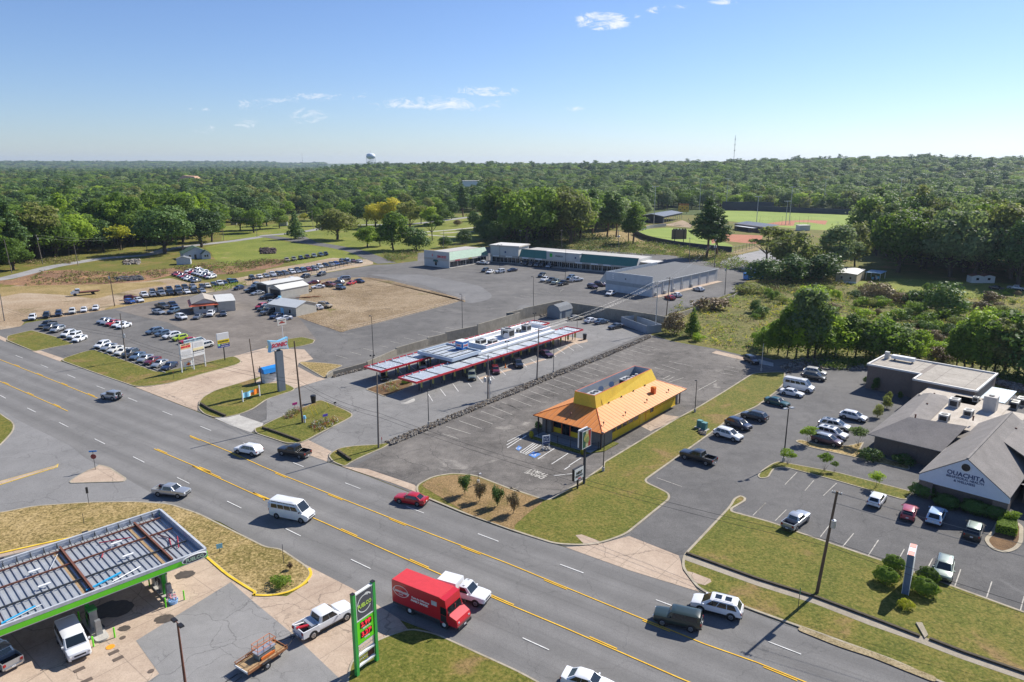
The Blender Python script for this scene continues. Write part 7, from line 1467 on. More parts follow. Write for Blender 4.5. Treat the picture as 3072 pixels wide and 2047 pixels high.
# ---------------- dealer office and sheds
def gable(name,label,O,A,Lx,Wy,zw,zr,wm,rm,over=.3,extra=None,ridge='x',cat='building',group=None):
    t=thing(name,label,cat,(O.x,O.y,.05),A,group);m=MB()
    pr=[(0,0),(0,zw),(Wy/2,zr),(Wy,zw),(Wy,0)] if ridge=='x' else None
    if ridge=='x': m.rings([[(0,y,z) for y,z in pr],[(Lx,y,z) for y,z in pr]],wm)
    else: m.rings([[(x,0,z) for x,z in ((0,0),(0,zw),(Lx/2,zr),(Lx,zw),(Lx,0))],[(x,Wy,z) for x,z in ((0,0),(0,zw),(Lx/2,zr),(Lx,zw),(Lx,0))]],wm)
    P_(t,'wall',m);m=MB();o=over;k=(zr-zw)/((Wy if ridge=='x' else Lx)/2)
    if ridge=='x':
        a=[(-o,-o,zw-k*o+.06),(-o,Wy/2,zr+.08),(-o,Wy+o,zw-k*o+.06),(-o,Wy+o,zw-k*o-.06),(-o,Wy/2,zr-.04),(-o,-o,zw-k*o-.06)];b=[(Lx+o,y,z) for _,y,z in a]
    else:
        a=[(-o,-o,zw-k*o+.06),(Lx/2,-o,zr+.08),(Lx+o,-o,zw-k*o+.06),(Lx+o,-o,zw-k*o-.06),(Lx/2,-o,zr-.04),(-o,-o,zw-k*o-.06)];b=[(x,Wy+o,z) for x,_,z in a]
    m.rings([a,b],rm);P_(t,'roof',m);return t
shedw=ribbed('shed_metal_pale',(.50,.48,.42),0,.35,.04,.5,.1);shedwy=ribbed('shed_metal_pale_side',(.50,.48,.42),1,.35,.04,.5,.1);shr=mat('shed_roof_cream',(.62,.61,.56),.5,.1,.06,.5)
def office():
    O=at('C',1310,985);E_=at('C',1880,1000);a=at('C',1725,900);A=math.atan2(a.y-O.y,a.x-O.x)
    O=at('C',1310,955);B_=at('C',1725,920);A=math.atan2(B_.y-O.y,B_.x-O.x);Lx=(B_-O).length;L0=at('C',1020,880);Wy=(L0-O).length
    t=gable('dealer_office','small white office with tan roof and orange red skirt roof','' or O,A,Lx,Wy,3.3,4.6,mat('office_white',(.55,.55,.52),.7,0,.08),mat('office_roof_tan',(.36,.32,.27),.8,0,.1,.8),.5,ridge='y')
    ora=mat('skirt_orange_red',(.62,.13,.06),.5,0,.06);m=MB()
    m.face([(-1.2,-1.2,2.55),(Lx+.3,-1.2,2.55),(Lx+.3,.05,3.1),(-.05,.05,3.1)],ora);m.face([(-1.2,Wy+.2,2.55),(-1.2,-1.2,2.55),(-.05,.05,3.1),(-.05,Wy+.2,3.1)],ora);m.face([(-1.2,-1.2,2.45),(Lx+.3,-1.2,2.45),(Lx+.3,.05,2.45),(-.05,.05,2.45),(-.05,Wy+.2,2.45),(-1.2,Wy+.2,2.45)][::-1],ora);m.box((Lx/2-.4,-1.22,2.5),(Lx+1.5,.06,.14),ora);m.box((-1.22,Wy/2-.5,2.5),(.06,Wy+1.4,.14),ora);P_(t,'skirt_roof',m)
    win_row(t,'window',[(2.,-.04,1.7,.8,.9,'x'),(3.2,-.04,1.7,.8,.9,'x'),(6.5,-.04,1.8,1.,.9,'x')]);m=MB();m.box((-.05,Wy*.5,1.1),(.08,1.,2.2),frame_d);P_(t,'door',m)
    m=MB();m.box((-.6,1.6,.9),(1.1,2.6,.1),plank);m.box((-1.1,1.6,1.2),(.06,2.6,.7),frame_d);P_(t,'porch',m)
    O2=at('C',1735,925);t=gable('metal_shed','corrugated pale shed attached to the right end of the dealer office',O2,A,5.2,Wy+3.,3.3,3.9,shedw,shr,.2,ridge='x')
office()
def sheds():
    O=at('D',1115,1300);a=at('D',1470,1215);A=math.atan2(a.y-O.y,a.x-O.x);Lx=(a-O).length;b=at('D',790,1200);Wy=(b-O).length
    t=gable('metal_shed','white metal office shed with two windows and a pale blue door',O,A,Lx,Wy,2.9,4.2,shedw,mat('shed_roof_white',(.60,.62,.60),.5,.1,.05,.5),.3,ridge='y')
    win_row(t,'window',[(-.04,Wy*.22,1.4,1.1,1.5,'y'),(-.04,Wy*.78,1.4,1.1,1.5,'y')],white_m);m=MB();m.box((-.04,Wy*.5,1.1),(.08,1.3,2.2),sky_s);P_(t,'door',m);m=MB();m.cyl(Lx/2,Wy-.6,4.1,4.7,.5,sky_s,10);P_(t,'roof_fan',m)
    O=at('D',850,985);a=at('D',1335,890);A=math.atan2(a.y-O.y,a.x-O.x);Lx=(a-O).length;b=at('D',690,960);Wy=6.
    t=gable('metal_shed','long rounded pale metal shed with garage mouth shown by a dark panel',O,A,Lx,Wy,3.2,4.4,shedw,shr,.2,ridge='x');m=MB();m.box((-.05,Wy/2,1.5),(.1,Wy-1.2,3.),black_m);P_(t,'garage_dark_panel',m)  # black panel on the closed end stands in for the unlit inside
    O=at('D',620,890);a=at('D',960,830);A=math.atan2(a.y-O.y,a.x-O.x)
    t=gable('metal_shed','flat cream roofed shed behind the rounded one, with open front shown by a dark panel',O,A,16.,7.,3.2,3.7,shedw,shr,.3,ridge='x');m=MB();m.box((-.05,3.5,1.5),(.1,5.,2.9),black_m);P_(t,'garage_dark_panel',m)  # mouth is a black panel too, painting the darkness inside
    B=at('D',1360,865);m=MB();m.tube((0,-.2,.6),(0,.2,.6),.6,.6,tyre_m,16);m.tube((0,-.22,.6),(0,.22,.6),.32,.32,white_m,12);solo(m,'spare_tyre','big tyre leaning at the end of the rounded shed','tyre',(B.x,B.y,.05))
    B=at('D',660,880);m=MB();m.tube((0,-.2,.6),(0,.2,.6),.6,.6,tyre_m,16);m.tube((0,-.22,.6),(0,.22,.6),.32,.32,white_m,12);solo(m,'spare_tyre','big tyre leaning between the two garage sheds','tyre',(B.x,B.y,.05),R(90))
    B=at('D',1320,960);m=MB()
    for k in range(9): m.box((random.uniform(-3,3),random.uniform(-1.2,1.2),.15+.1*(k%3)),(random.uniform(2,4),.3,.12),rust,rz=random.uniform(-.3,.3)+R(10))
    solo(m,'timber_pile','pile of rusty brown boards behind the sheds','timber',(B.x,B.y,.08))
sheds()
def white_house():
    O=at('T1',1790,1010);t=gable('wooden_house','old white wooden house with green roof on the rise left of the field',at('T1',1620,1000),R(33),12.,9.,3.,5.8,mat('house_white',(.46,.48,.52),.8,0,.1,1.),mat('house_roof_green',(.07,.13,.085),.7,0,.2,1.),.4,ridge='y')
    t2=MB();pr=[(8.,-3,0),(8.,-3,2.6),(10.,-3,4.2),(12.,-3,2.6),(12.,-3,0)];t2.rings([pr,[(x,0,z) for x,_,z in pr]],MATS['house_white']);P_(t,'front_room',t2)
    t2=MB();t2.face([(7.7,-3.3,2.45),(10,-3.3,4.35),(10,.2,4.35),(7.7,.2,2.45)][::-1],MATS['house_roof_green']);t2.face([(12.3,-3.3,2.45),(10,-3.3,4.35),(10,.2,4.35),(12.3,.2,2.45)],MATS['house_roof_green']);P_(t,'front_roof',t2)
    win_row(t,'window',[(9.5,-3.04,1.6,.9,1.2,'x'),(10.6,-3.04,1.6,.9,1.2,'x'),(3.,-.04,1.6,.9,1.2,'x')],white_m);m=MB();m.box((5.5,-.05,1.1),(1.,.08,2.2),frame_d);P_(t,'door',m);m=MB();m.box((1.,5.,5.4),(.9,.9,2.4),brk);P_(t,'chimney',m)
    t=gable('small_shed','small pale shed with shingle roof below the white wooden house',at('T1',1560,1045),R(20),6.,5.,2.6,3.6,MATS['house_white'],mat('shingle_grey',(.17,.18,.19)),.2,ridge='y')
white_house()
def misc_buildings():
    t=gable('mobile_home','cream mobile home with flat pale roof under the big trees',at('T4',870,1212),R(55),17.,7.5,3.6,3.9,mat('trailer_cream',(.44,.37,.26),.7,0,.12,.8),mat('roof_pale',(.6,.58,.54)),.2,cat='mobile home')
    win_row(t,'window',[(-.04,2.2,2.,1.,1.2,'y'),(-.04,5.4,2.,1.,1.2,'y')],white_m);m=MB();m.box((-.03,3.7,.35),(.1,7.4,.7),white_m);P_(t,'skirting',m)
    B=at('T4',1040,1170);t=thing('carport','pale blue carport roof beside the cream mobile home','carport',(B.x,B.y,.05),R(50));m=MB();m.box((0,0,3.),(9,6,.12),mat('carport_blue',(.25,.40,.52),.5,0,.1));P_(t,'roof',m)
    for x in(-4,4):
        for y in(-2.6,2.6): m=MB();m.cyl(x,y,0,3,.08,white_m,6);P_(t,'post',m)
    for i in range(6): m=MB();m.box((-3+i*1.2,-.5+(i%2),.5),(.8,.7,.9),[steel,sky_s,white_m][i%3],rz=i);solo(m,'yard_clutter','object stored in the shade of the pale blue carport, %s from the left'%ORD[i],'clutter',(B.x,B.y,.05),R(50),'clutter under the carport')
    for k,(u,l) in enumerate(((1910,'left'),(2010,'right'))):
        t=gable('garden_shed','small white shed with a window at the right hand yard, %s of two'%l,at('T4',u-25,1205),R(-8),4.4,4.,2.7,3.2,mat('shed_white',(.55,.55,.52),.7,0,.08),rustd,.15,ridge='y',cat='shed');win_row(t,'window',[(2.2,-.04,1.6,1.,.9,'x')])
    # dugouts and sports buildings
    db=mat('dugout_dark',(.02,.028,.045),.6,0,.1);rb=ribbed('dugout_roof',(.13,.15,.18),0,.8,.04,.5)
    a=at('V',415,520);b=at('V',680,460);A=math.atan2(b.y-a.y,b.x-a.x);t=thing('batting_shed','dark open sided shed with grey roof beyond the small ball field','building',(a.x,a.y,.05),A)
    L_=(b-a).length;m=MB();m.box((1.,9,2.6),(2.,18,5.2),db);m.box((L_/2,17.6,2.6),(L_,.8,5.2),db);m.box((L_/2,0.,4.6),(L_,.4,1.2),db);P_(t,'wall',m);m=MB();m.rings([[(-.6,-1,5.4),(-.6,9,7.),(-.6,19,5.4)],[(L_+.6,-1,5.4),(L_+.6,9,7.),(L_+.6,19,5.4)]],rb,False,False);P_(t,'roof',m)
    for k in range(9): m=MB();m.box((3+k*(L_-3)/8,0,2.),(.25,.25,4.),lampL);P_(t,'post',m)
    a=at('V',1425,600);b=at('V',1850,660);A=math.atan2(b.y-a.y,b.x-a.x);L_=(b-a).length;t=thing('dugout','long brick dugout with grey roof between the two ball fields','building',(a.x,a.y,.05),A)
    m=MB();m.box((L_/2,5,2.),(L_,10,4.),brk);P_(t,'wall',m);m=MB();m.face([(-1,-.8,3.7),(L_+1,-.8,3.7),(L_+1,11,5.3),(-1,11,5.3)],rb);P_(t,'roof',m);m=MB();m.box((L_*.5,-2.2,1.4),(L_*.55,4.2,2.8),brk);m.box((L_*.46,-4.35,1.3),(L_*.38,.15,1.9),black_m);m.box((L_*.5,-2.4,2.9),(L_*.6,5.,.2),white_m);P_(t,'front_bench_shelter',m)
    B=at('T4',400,740);m=MB();m.box((0,0,1.8),(8,5,3.6),white_m);m.box((0,0,3.65),(8.3,5.3,.12),mat('roof_pale',(.6,.58,.54)));solo(m,'press_box','small white block building at the edge of the far infield','building',(B.x,B.y,.05),R(10))
    # scoreboards
    B=at('V',640,790);h1=height_at(B,'V',640,610);h0=height_at(B,'V',640,745);t=thing('scoreboard','brown backed scoreboard seen from behind on two dark posts','scoreboard',(B.x,B.y,.05),R(5));m=MB();m.box((0,0,(h0+h1)/2),(9.,.5,h1-h0),mat('scoreboard_brown',(.14,.095,.08),.7,0,.1,.5));P_(t,'board',m)
    for s in(-1,1): m=MB();m.box((s*2.7,-.45,h1*.55),(.35,.35,h1*1.1),black_m);P_(t,'post',m)
    m=MB();[m.disc((-3.5+i*.9,-.2,h1+.3),(0,1,0),.45,white_m if i%2 else black_m,10) for i in range(9)];P_(t,'topping',m)
    B=at('V',705,385);h1=height_at(B,'V',705,270);h0=height_at(B,'V',705,360);t=thing('scoreboard','yellow scoreboard with orange frame top behind the dark open shed','scoreboard',(B.x,B.y,.05),R(-10));m=MB();m.box((0,0,(h0+h1)/2),(9.5,.5,h1-h0),mat('scoreboard_yellow',(.72,.42,.04),.5,0,.1,.5));P_(t,'board',m);m=MB();[m.box((-3+i*2,-.3,h0+(h1-h0)*(.35+.3*(i%2))),(1.2,.1,.9),rustd) for i in range(4)];P_(t,'score_panels',m)
    m=MB();[m.box((-4.4+i*1.1,0,h1+.7),(.25,.25,1.4),orl) for i in range(9)];m.box((0,0,h1+1.4),(9.4,.2,.3),orl);P_(t,'frame',m)
    for s in(-1,1): m=MB();m.box((s*3.,.3,h0/2),(.4,.4,h0),steel);P_(t,'post',m)
    # ballpark fences
    def fence(name,label,spec,h,mm,th=.25,cat='fence',posts=0,thin=False):
        p=rounded(poly(spec),10,3,False);t=thing(name,label,cat,(0,0,0));m=MB()
        for a,b in zip(p,p[1:]):
            d=(b-a);A=math.atan2(d.y,d.x);c=(a+b)/2
            if thin:
                for zz in(.1,h*.5,h): m.tube(a+Vector((0,0,zz)),b+Vector((0,0,zz)),.03,.03,mm,3)
                n=int(d.length/thin)
                for i in range(n): q=a.lerp(b,(i+.5)/n);m.tube(q,q+Vector((0,0,h)),.02,.02,mm,3)
            else: m.box((c.x,c.y,h/2+.05),(d.length+.05,th,h),mm,rz=A)
        P_(t,'panel',m)
        L=0
        if posts:
            m=MB()
            for a,b in zip(p,p[1:]):
                n=max(1,int((b-a).length/posts))
                for i in range(n): q=a.lerp(b,i/n);m.cyl(q.x,q.y,0,h+.25,.07,steel,5)
            o=P_(t,'posts',m)
        return t
    nav=mat('fence_navy',(.022,.034,.055),.7,0,.15,.5)
    fence('outfield_fence','dark blue boarded outfield fence curving round the small ball field','T3 1120,775 1250,835 1500,885 1750,915 1985,935',3.0,nav,posts=4)
    fence('outfield_fence','tall dark blue wind screen along the woods behind the far field','T3 1900,560 1950,562 2353,568 T4 300,582 700,597 970,608',11.,nav) if 0 else fence('outfield_fence','tall dark blue wind screen along the woods behind the far field','T3 1900,560 1950,562 2353,568',8.5,nav)
    fence('outfield_fence','lower dark blue fence along the woods at the right of the far field','T4 0,569 300,582 700,597 970,608',5.,nav)
    fence('outfield_fence','grey low fence at the left end of the small ball field','T3 1160,750 1270,720 1405,705',2.2,grey_m,posts=5)
    fence('mesh_fence','black mesh fence at the corner of the small ball field','T3 1990,945 2100,920 2230,880',3.4,black_m,posts=4,thin=.8)
    fence('mesh_fence','thin black mesh fence between the infield and the gravel road','T3 1880,975 2000,975 2240,905',2.4,black_m,thin=1.6)
    fence('mesh_fence','thin mesh fence along the bullpen','T3 1420,690 1620,735 1640,720 1600,650',2.2,black_m,thin=2.) 
    fence('backstop_fence','tall mesh backstop on dark posts behind the far infield','T4 20,690 330,690 600,690',6.,black_m,thin=4.,posts=22)
    # wire fence round the bare field and the chain fence of the car store
    fence('chain_fence','chain link fence in front of the stored cars','D 340,700 870,655 1650,490 2340,330',2.,mat('chain_link',(.30,.33,.34),.5,.3,.1),thin=.45,posts=3)
    fence('pipe_fence','pale pipe fence along the lower edge of the bare field','M2 830,270 1200,185 1500,105 1870,0',1.1,mat('pipe_pale',(.50,.42,.34),.7,0,.1),thin=2.4)
    fence('wire_fence','rusty wire fence along the right edge of the bare field','T2 1000,1160 1200,1195 1450,1260 1650,1300 1860,1370',1.2,rustd,thin=3.)
    fence('wire_fence','rusty wire fence along the left edge of the bare field','M2 420,165 600,230 800,290',1.2,rustd,thin=2.4)
    fence('safety_fence','thin pipe fence on top of the shaded retaining wall','T3 480,1350 900,1420 1400,1500',4.6,steel,thin=3.) if 0 else None
    # white car park log / curb stops
    for k,(spec,l) in enumerate((('J 340,1235 1570,830','x'),)): pass
    # far white building and clearing, water tower, masts
    B=at('T2',1930,560);B=Vector((B.x*1.0,B.y*1.0,0))
misc_buildings()
def far_landmarks():
    def dirpt(c,u,v,D):
        a=at(c,u,v,0.) if 0 else None
        x,y=px(c,u,v);dx=(x-SW/2)/FOC;dz=-(y-SH/2)/FOC;r=Vector((dx,CPH+dz*SPH,-SPH+dz*CPH));k=D/math.hypot(r.x,r.y);return Vector((r.x*k,r.y*k,CH+r.z*k))
    # water tower
    D=2250.;top=dirpt('T2',1035,58,D);bot=dirpt('T2',1035,110,D);gz=ground_z(top.x,top.y);Rr=(dirpt('T2',1076,90,D)-dirpt('T2',994,90,D)).length/2
    t=thing('water_tower','pale legged water tower rising above the wooded ridge','water tower',(top.x,top.y,gz));H=top.z-gz;hb=bot.z-gz
    m=MB();rings=[]
    for k,(rr,zz) in enumerate(((.35,0),(.8,.12),(1.,.38),(1.,.55),(.85,.8),(.5,.95),(.08,1.))): rings.append([(rr*Rr*math.cos(6.2832*i/24),rr*Rr*math.sin(6.2832*i/24),hb+zz*(H-hb)) for i in range(24)])
    m.rings(rings,mat('tank_pale_blue',(.62,.68,.74),.5,0,.05,.05));P_(t,'tank',m).data.polygons.foreach_set('use_smooth',[True]*len(m.f))
    for k in range(6): a=k*1.0472;m=MB();m.tube((math.cos(a)*Rr*.97,math.sin(a)*Rr*.97,0),(math.cos(a)*Rr*.93,math.sin(a)*Rr*.93,hb+(H-hb)*.4),.7,.7,lampL,6);P_(t,'leg',m)
    m=MB();m.cyl(0,0,0,hb+1,1.2,lampL,8);P_(t,'riser',m);m=MB();m.cyl(0,0,H,H+8,.25,lampL,5);P_(t,'antenna',m)
    for c,u,v0,D,l,w in(('T3',2020,0,2300.,'tall lattice mast on the wooded ridge at the right',1.2),('T2',428,55,5200.,'faint thin mast far behind the woods at the left',1.6)):
        tp=dirpt(c,u,v0-(100 if c=='T3' else 0),D);gz=ground_z(tp.x,tp.y);h=tp.z-gz;t=thing('radio_mast',l,'mast',(tp.x,tp.y,gz));m=MB()
        for k in range(3): a=k*2.0944;m.tube((math.cos(a)*w,math.sin(a)*w,0),(math.cos(a)*w*.5,math.sin(a)*w*.5,h),.22,.18,mat('mast_grey',(.25,.25,.27),.5,.3,0),4)
        z=0;k=0
        while z<h-4: a=(k%3)*2.0944;b=((k+1)%3)*2.0944;m.tube((math.cos(a)*w*.8,math.sin(a)*w*.8,z),(math.cos(b)*w*.8,math.sin(b)*w*.8,z+4),.12,.12,MATS['mast_grey'],3);z+=4;k+=1
        P_(t,'lattice',m);m=MB()
        for j in(.55,.72,.88): m.box((0,0,h*j),(3.2,3.2,2.),MATS['mast_grey'])
        P_(t,'antenna_ring',m)
    p=dirpt('T2',1930,285,1000.);gz=ground_z(p.x,p.y);t=thing('flat_building','white flat roofed building standing out of the distant woods','building',(p.x,p.y,gz),R(5));h=p.z-gz-3;m=MB();m.box((0,0,h/2),(26,14,h),white_m);P_(t,'wall',m);m=MB();m.box((0,0,h+.3),(27,15,.6),mat('roof_pale',(.6,.58,.54)));P_(t,'roof',m)
    p=dirpt('T1',1625,262,1500.);gz=ground_z(p.x,p.y);m=MB();m.rings([[(-34,0,0),(34,0,0),(34,50,0),(-34,50,0)],[(-12,20,p.z-gz+1),(10,18,p.z-gz-1),(12,30,p.z-gz),(-9,30,p.z-gz+1)]],mat('far_red_clay',(.42,.25,.15),.9,0,.2,.05));o=m.build('clay_hill',None,0,(p.x,p.y,gz));tag(o,kind='structure')
    # carport in the park, small pavilions
    for c,(u,v),(w,d,h),l in(('T2',(2130,625),(18,8,4.5),'long white open shelter in the park behind the mall'),('T2',(265,700),(7,6,3.5),'small dark roofed house among the trees left of the park'),('T1',(2065,690),(5,4,3.4),'tiny brown shed before the woods at the left')):
        B=at(c,u,v);t=thing('park_shelter',l,'shelter',(B.x,B.y,.05),R(8));m=MB();m.box((0,0,h),(w,d,.4),white_m if w>10 else rustd);P_(t,'roof',m)
        if w>10:
            for x in range(5):
                for y in(-1,1): m=MB();m.cyl(-w/2+1+x*(w-2)/4,y*(d/2-.5),0,h,.18,white_m,6);P_(t,'post',m)
        else: m=MB();m.box((0,0,h/2),(w-1,d-1,h-.1),grey_m);P_(t,'wall',m)
far_landmarks()
for k,(c,u,v) in enumerate((('T3',2175,1170),)):
    B=at(c,u,v);t=thing('dumpster','blue metal dumpster in the shade at the end of the annex yard','dumpster',(B.x,B.y,.05),R(20));m=MB();m.box((0,0,1.3),(7.5,3.,2.4),blue_s,top=1.04);P_(t,'container',m);m=MB()
    for i in range(6): m.box((-3.2+i*1.28,-1.56,1.25),(.12,.12,2.3),blue_s)
    P_(t,'rib',m)
# mop-up: wheel stops of the dealer row
mb=MB()
a=at('M1',830,445);b=at('M1',1440,640)
for i in range(11): p=a.lerp(b,i/10);mb.box((p.x,p.y,.17),(1.8,.18,.16),g_pave,rz=RD)
structure(mb,'wheel_stops')
# chairs, lights etc on the flower island
for c,u,v,l,cc in(('S',1330,680,'pale blue and white hydrant beside the island pole',sky_s),):
    B=at(c,u,v);t=thing('hydrant',l,'hydrant',(B.x,B.y,.12));m=MB();m.cyl(0,0,0,.8,.16,white_m,10);P_(t,'barrel',m);m=MB();m.cyl(0,0,.8,1.3,.3,sky_s,10,.2);P_(t,'bonnet',m)
for k,(c,a,b_) in enumerate((('S',(1495,570),(1415,370)),('S',(1565,525),(1470,340)),('S',(1780,395),(1730,300)))):
    B=at(c,*a);T=at(c,*b_,2.6);m=MB();m.tube((0,0,0),(T.x-B.x,T.y-B.y,2.6),.05,.04,yel_s,6);solo(m,'guy_guard','yellow guy wire guard on the flower island, %s from the left'%ORD[k],'guy guard',(B.x,B.y,.1),0,'yellow guy wire guards')
# ---------------------------------------------------------------- vegetation
def leaf_mat(name,dark,mid,light,tr=.55):
    m=bpy.data.materials.new(name);m.use_nodes=True;nt=m.node_tree;b=nt.nodes['Principled BSDF'];b.inputs['Roughness'].default_value=.6;b.inputs['Specular IOR Level'].default_value=.25
    g=nt.nodes.new('ShaderNodeNewGeometry');oi=nt.nodes.new('ShaderNodeObjectInfo')
    f=mth(nt,'ADD',mth(nt,'MULTIPLY',g.outputs['Random Per Island'],.42),mth(nt,'MULTIPLY',oi.outputs['Random'],.58))
    c=ramp(nt,f,[(.12,dark),(.5,mid),(.88,light)]);nt.links.new(c,b.inputs['Base Color'])
    t=nt.nodes.new('ShaderNodeBsdfTranslucent');nt.links.new(mixc(nt,.45,c,(.16,.24,.02)),t.inputs[0])
    mx=nt.nodes.new('ShaderNodeMixShader');mx.inputs[0].default_value=tr;nt.links.new(b.outputs[0],mx.inputs[1]);nt.links.new(t.outputs[0],mx.inputs[2]);nt.links.new(mx.outputs[0],nt.nodes['Material Output'].inputs[0]);return m
LEAF={'mid':leaf_mat('leaves_green',(0.082,0.145,0.024),(0.151,0.251,0.037),(0.276,0.397,0.059)),
'dark':leaf_mat('leaves_dark_green',(0.042,0.085,0.024),(0.082,0.154,0.034),(0.146,0.238,0.051),.25),
'light':leaf_mat('leaves_light_green',(0.205,0.317,0.028),(0.334,0.476,0.043),(0.495,0.633,0.069)),
'yellow':leaf_mat('leaves_yellow_green',(0.349,0.370,0.028),(0.582,0.542,0.043),(0.844,0.687,0.069)),
'olive':leaf_mat('leaves_olive',(0.146,0.172,0.051),(0.262,0.277,0.081),(0.408,0.397,0.139)),
'brown':leaf_mat('brush_brown',(0.114,0.073,0.040),(0.216,0.140,0.077),(0.342,0.251,0.121),.15),
'grey':leaf_mat('leaves_grey_green',(0.132,0.186,0.081),(0.218,0.291,0.116),(0.349,0.408,0.185))}
bark=mat('bark',(.085,.065,.048),.95,0,.3,2.,fine=.4);bark2=mat('bark_pine',(.17,.10,.06),.95,0,.3,2.,fine=.4)
def rdir(rng):
    z=rng.uniform(-1,1);a=rng.uniform(0,6.2832);r=math.sqrt(1-z*z);return Vector((r*math.cos(a),r*math.sin(a),z))
def leaf_quads(mb,k,rng,p,n,s):
    u=n.cross(Vector((rng.uniform(-1,1),rng.uniform(-1,1),rng.uniform(-1,1))))
    if u.length<1e-3:u=Vector((1,0,0))
    u.normalize();w=n.cross(u);a=s*rng.uniform(.6,1.15);b=a*rng.uniform(.45,.8);i=len(mb.v)
    mb.v+=[tuple(p-u*a),tuple(p-w*b+n*a*.15),tuple(p+u*a),tuple(p+w*b-n*a*.12)];mb.f.append((i,i+1,i+2,i+3));mb.k.append(k)
def crown_mb(lobes,n,s,seed,m,jit=.6,shell=(.72,1.04)):
    rng=random.Random(seed);mb=MB();k=mb.mi(m);wt=[l[1][0]*l[1][1]+l[1][0]*l[1][2] for l in lobes];tot=sum(wt)
    for (c,r),w in zip(lobes,wt):
        for _ in range(int(n*w/tot)):
            d=rdir(rng)
            if d.z<-.35 and rng.random()<.6: d.z=-d.z
            # ragged clump structure
            q=1+.16*math.sin(d.x*7+c[0])*math.sin(d.y*7+c[1]*2)+.10*math.sin(d.z*9+c[2])
            f=rng.uniform(*shell)*q;p=Vector((c[0]+d.x*r[0]*f,c[1]+d.y*r[1]*f,c[2]+d.z*r[2]*f))
            if p.z<.1:p.z=rng.uniform(.1,.5)
            nn=(d+rdir(rng)*jit).normalized();leaf_quads(mb,k,rng,p,nn,s)
    return mb
def trunk_mb(h,r,limbs,m,seed):
    rng=random.Random(seed);mb=MB();x=y=0;pts=[]
    N=5
    for i in range(N+1): pts.append(Vector((x,y,h*i/N)));x+=rng.uniform(-.02,.02)*h;y+=rng.uniform(-.02,.02)*h
    pts[0]=Vector((0,0,-.3))
    for i in range(N): mb.tube(pts[i],pts[i+1],r*(1-.75*i/N),r*(1-.75*(i+1)/N),m,7)
    for a,z0,L,up in limbs:
        p=pts[min(N,int(z0/h*N))];q=p+Vector((math.cos(a)*L,math.sin(a)*L,up));md=(p+q)/2+Vector((0,0,up*.12));mb.tube(p,md,r*.38,r*.25,m,5);mb.tube(md,q,r*.25,r*.08,m,5)
    return mb
def lobes_round(rx,z0,z1,n,seed,lr=.5,flat=1.):
    rng=random.Random(seed);out=[((0,0,(z0+z1)/2),(rx*.72,rx*.72,(z1-z0)*.42))];zc=(z0+z1)/2;hz=(z1-z0)/2
    for i in range(n):
        d=rdir(rng);
        if d.z<-.5:d.z*=.5
        k=rng.uniform(.55,.8);l=rng.uniform(.75,1.25)*lr;out.append(((d.x*rx*k,d.y*rx*k,zc+d.z*hz*k),(rx*l*.8,rx*l*.8,min(hz,rx)*l*.7*flat)))
    return out
def lobes_pine(rx,z0,z1,n,seed):
    rng=random.Random(seed);out=[]
    for i in range(n):
        t=i/(n-1);z=z0+(z1-z0)*t;env=rx*(1.05-.80*t)*(.55+.45*min(1,t*5));a=i*2.4+rng.uniform(-.5,.5);k=rng.uniform(.25,.72);l=rng.uniform(.40,.62)*env+.4
        out.append(((math.cos(a)*env*k,math.sin(a)*env*k,z),(l,l,l*.48)))
    return out
def lobes_cone(rx,z0,z1,n,seed):
    rng=random.Random(seed);out=[]
    for i in range(n):
        t=i/(n-1);z=z0+(z1-z0)*t;env=rx*(1-.85*t**1.2);a=i*2.4;out.append(((math.cos(a)*env*.3,math.sin(a)*env*.3,z),(env*.75+.2,env*.75+.2,(z1-z0)/n*1.3+.2)))
    return out
TP={}
def lim(n,z,L,up,seed): rng=random.Random(seed);return [(6.283*i/n+rng.uniform(-.4,.4),z*rng.uniform(.8,1.2),L*rng.uniform(.7,1.1),up*rng.uniform(.7,1.2)) for i in range(n)]
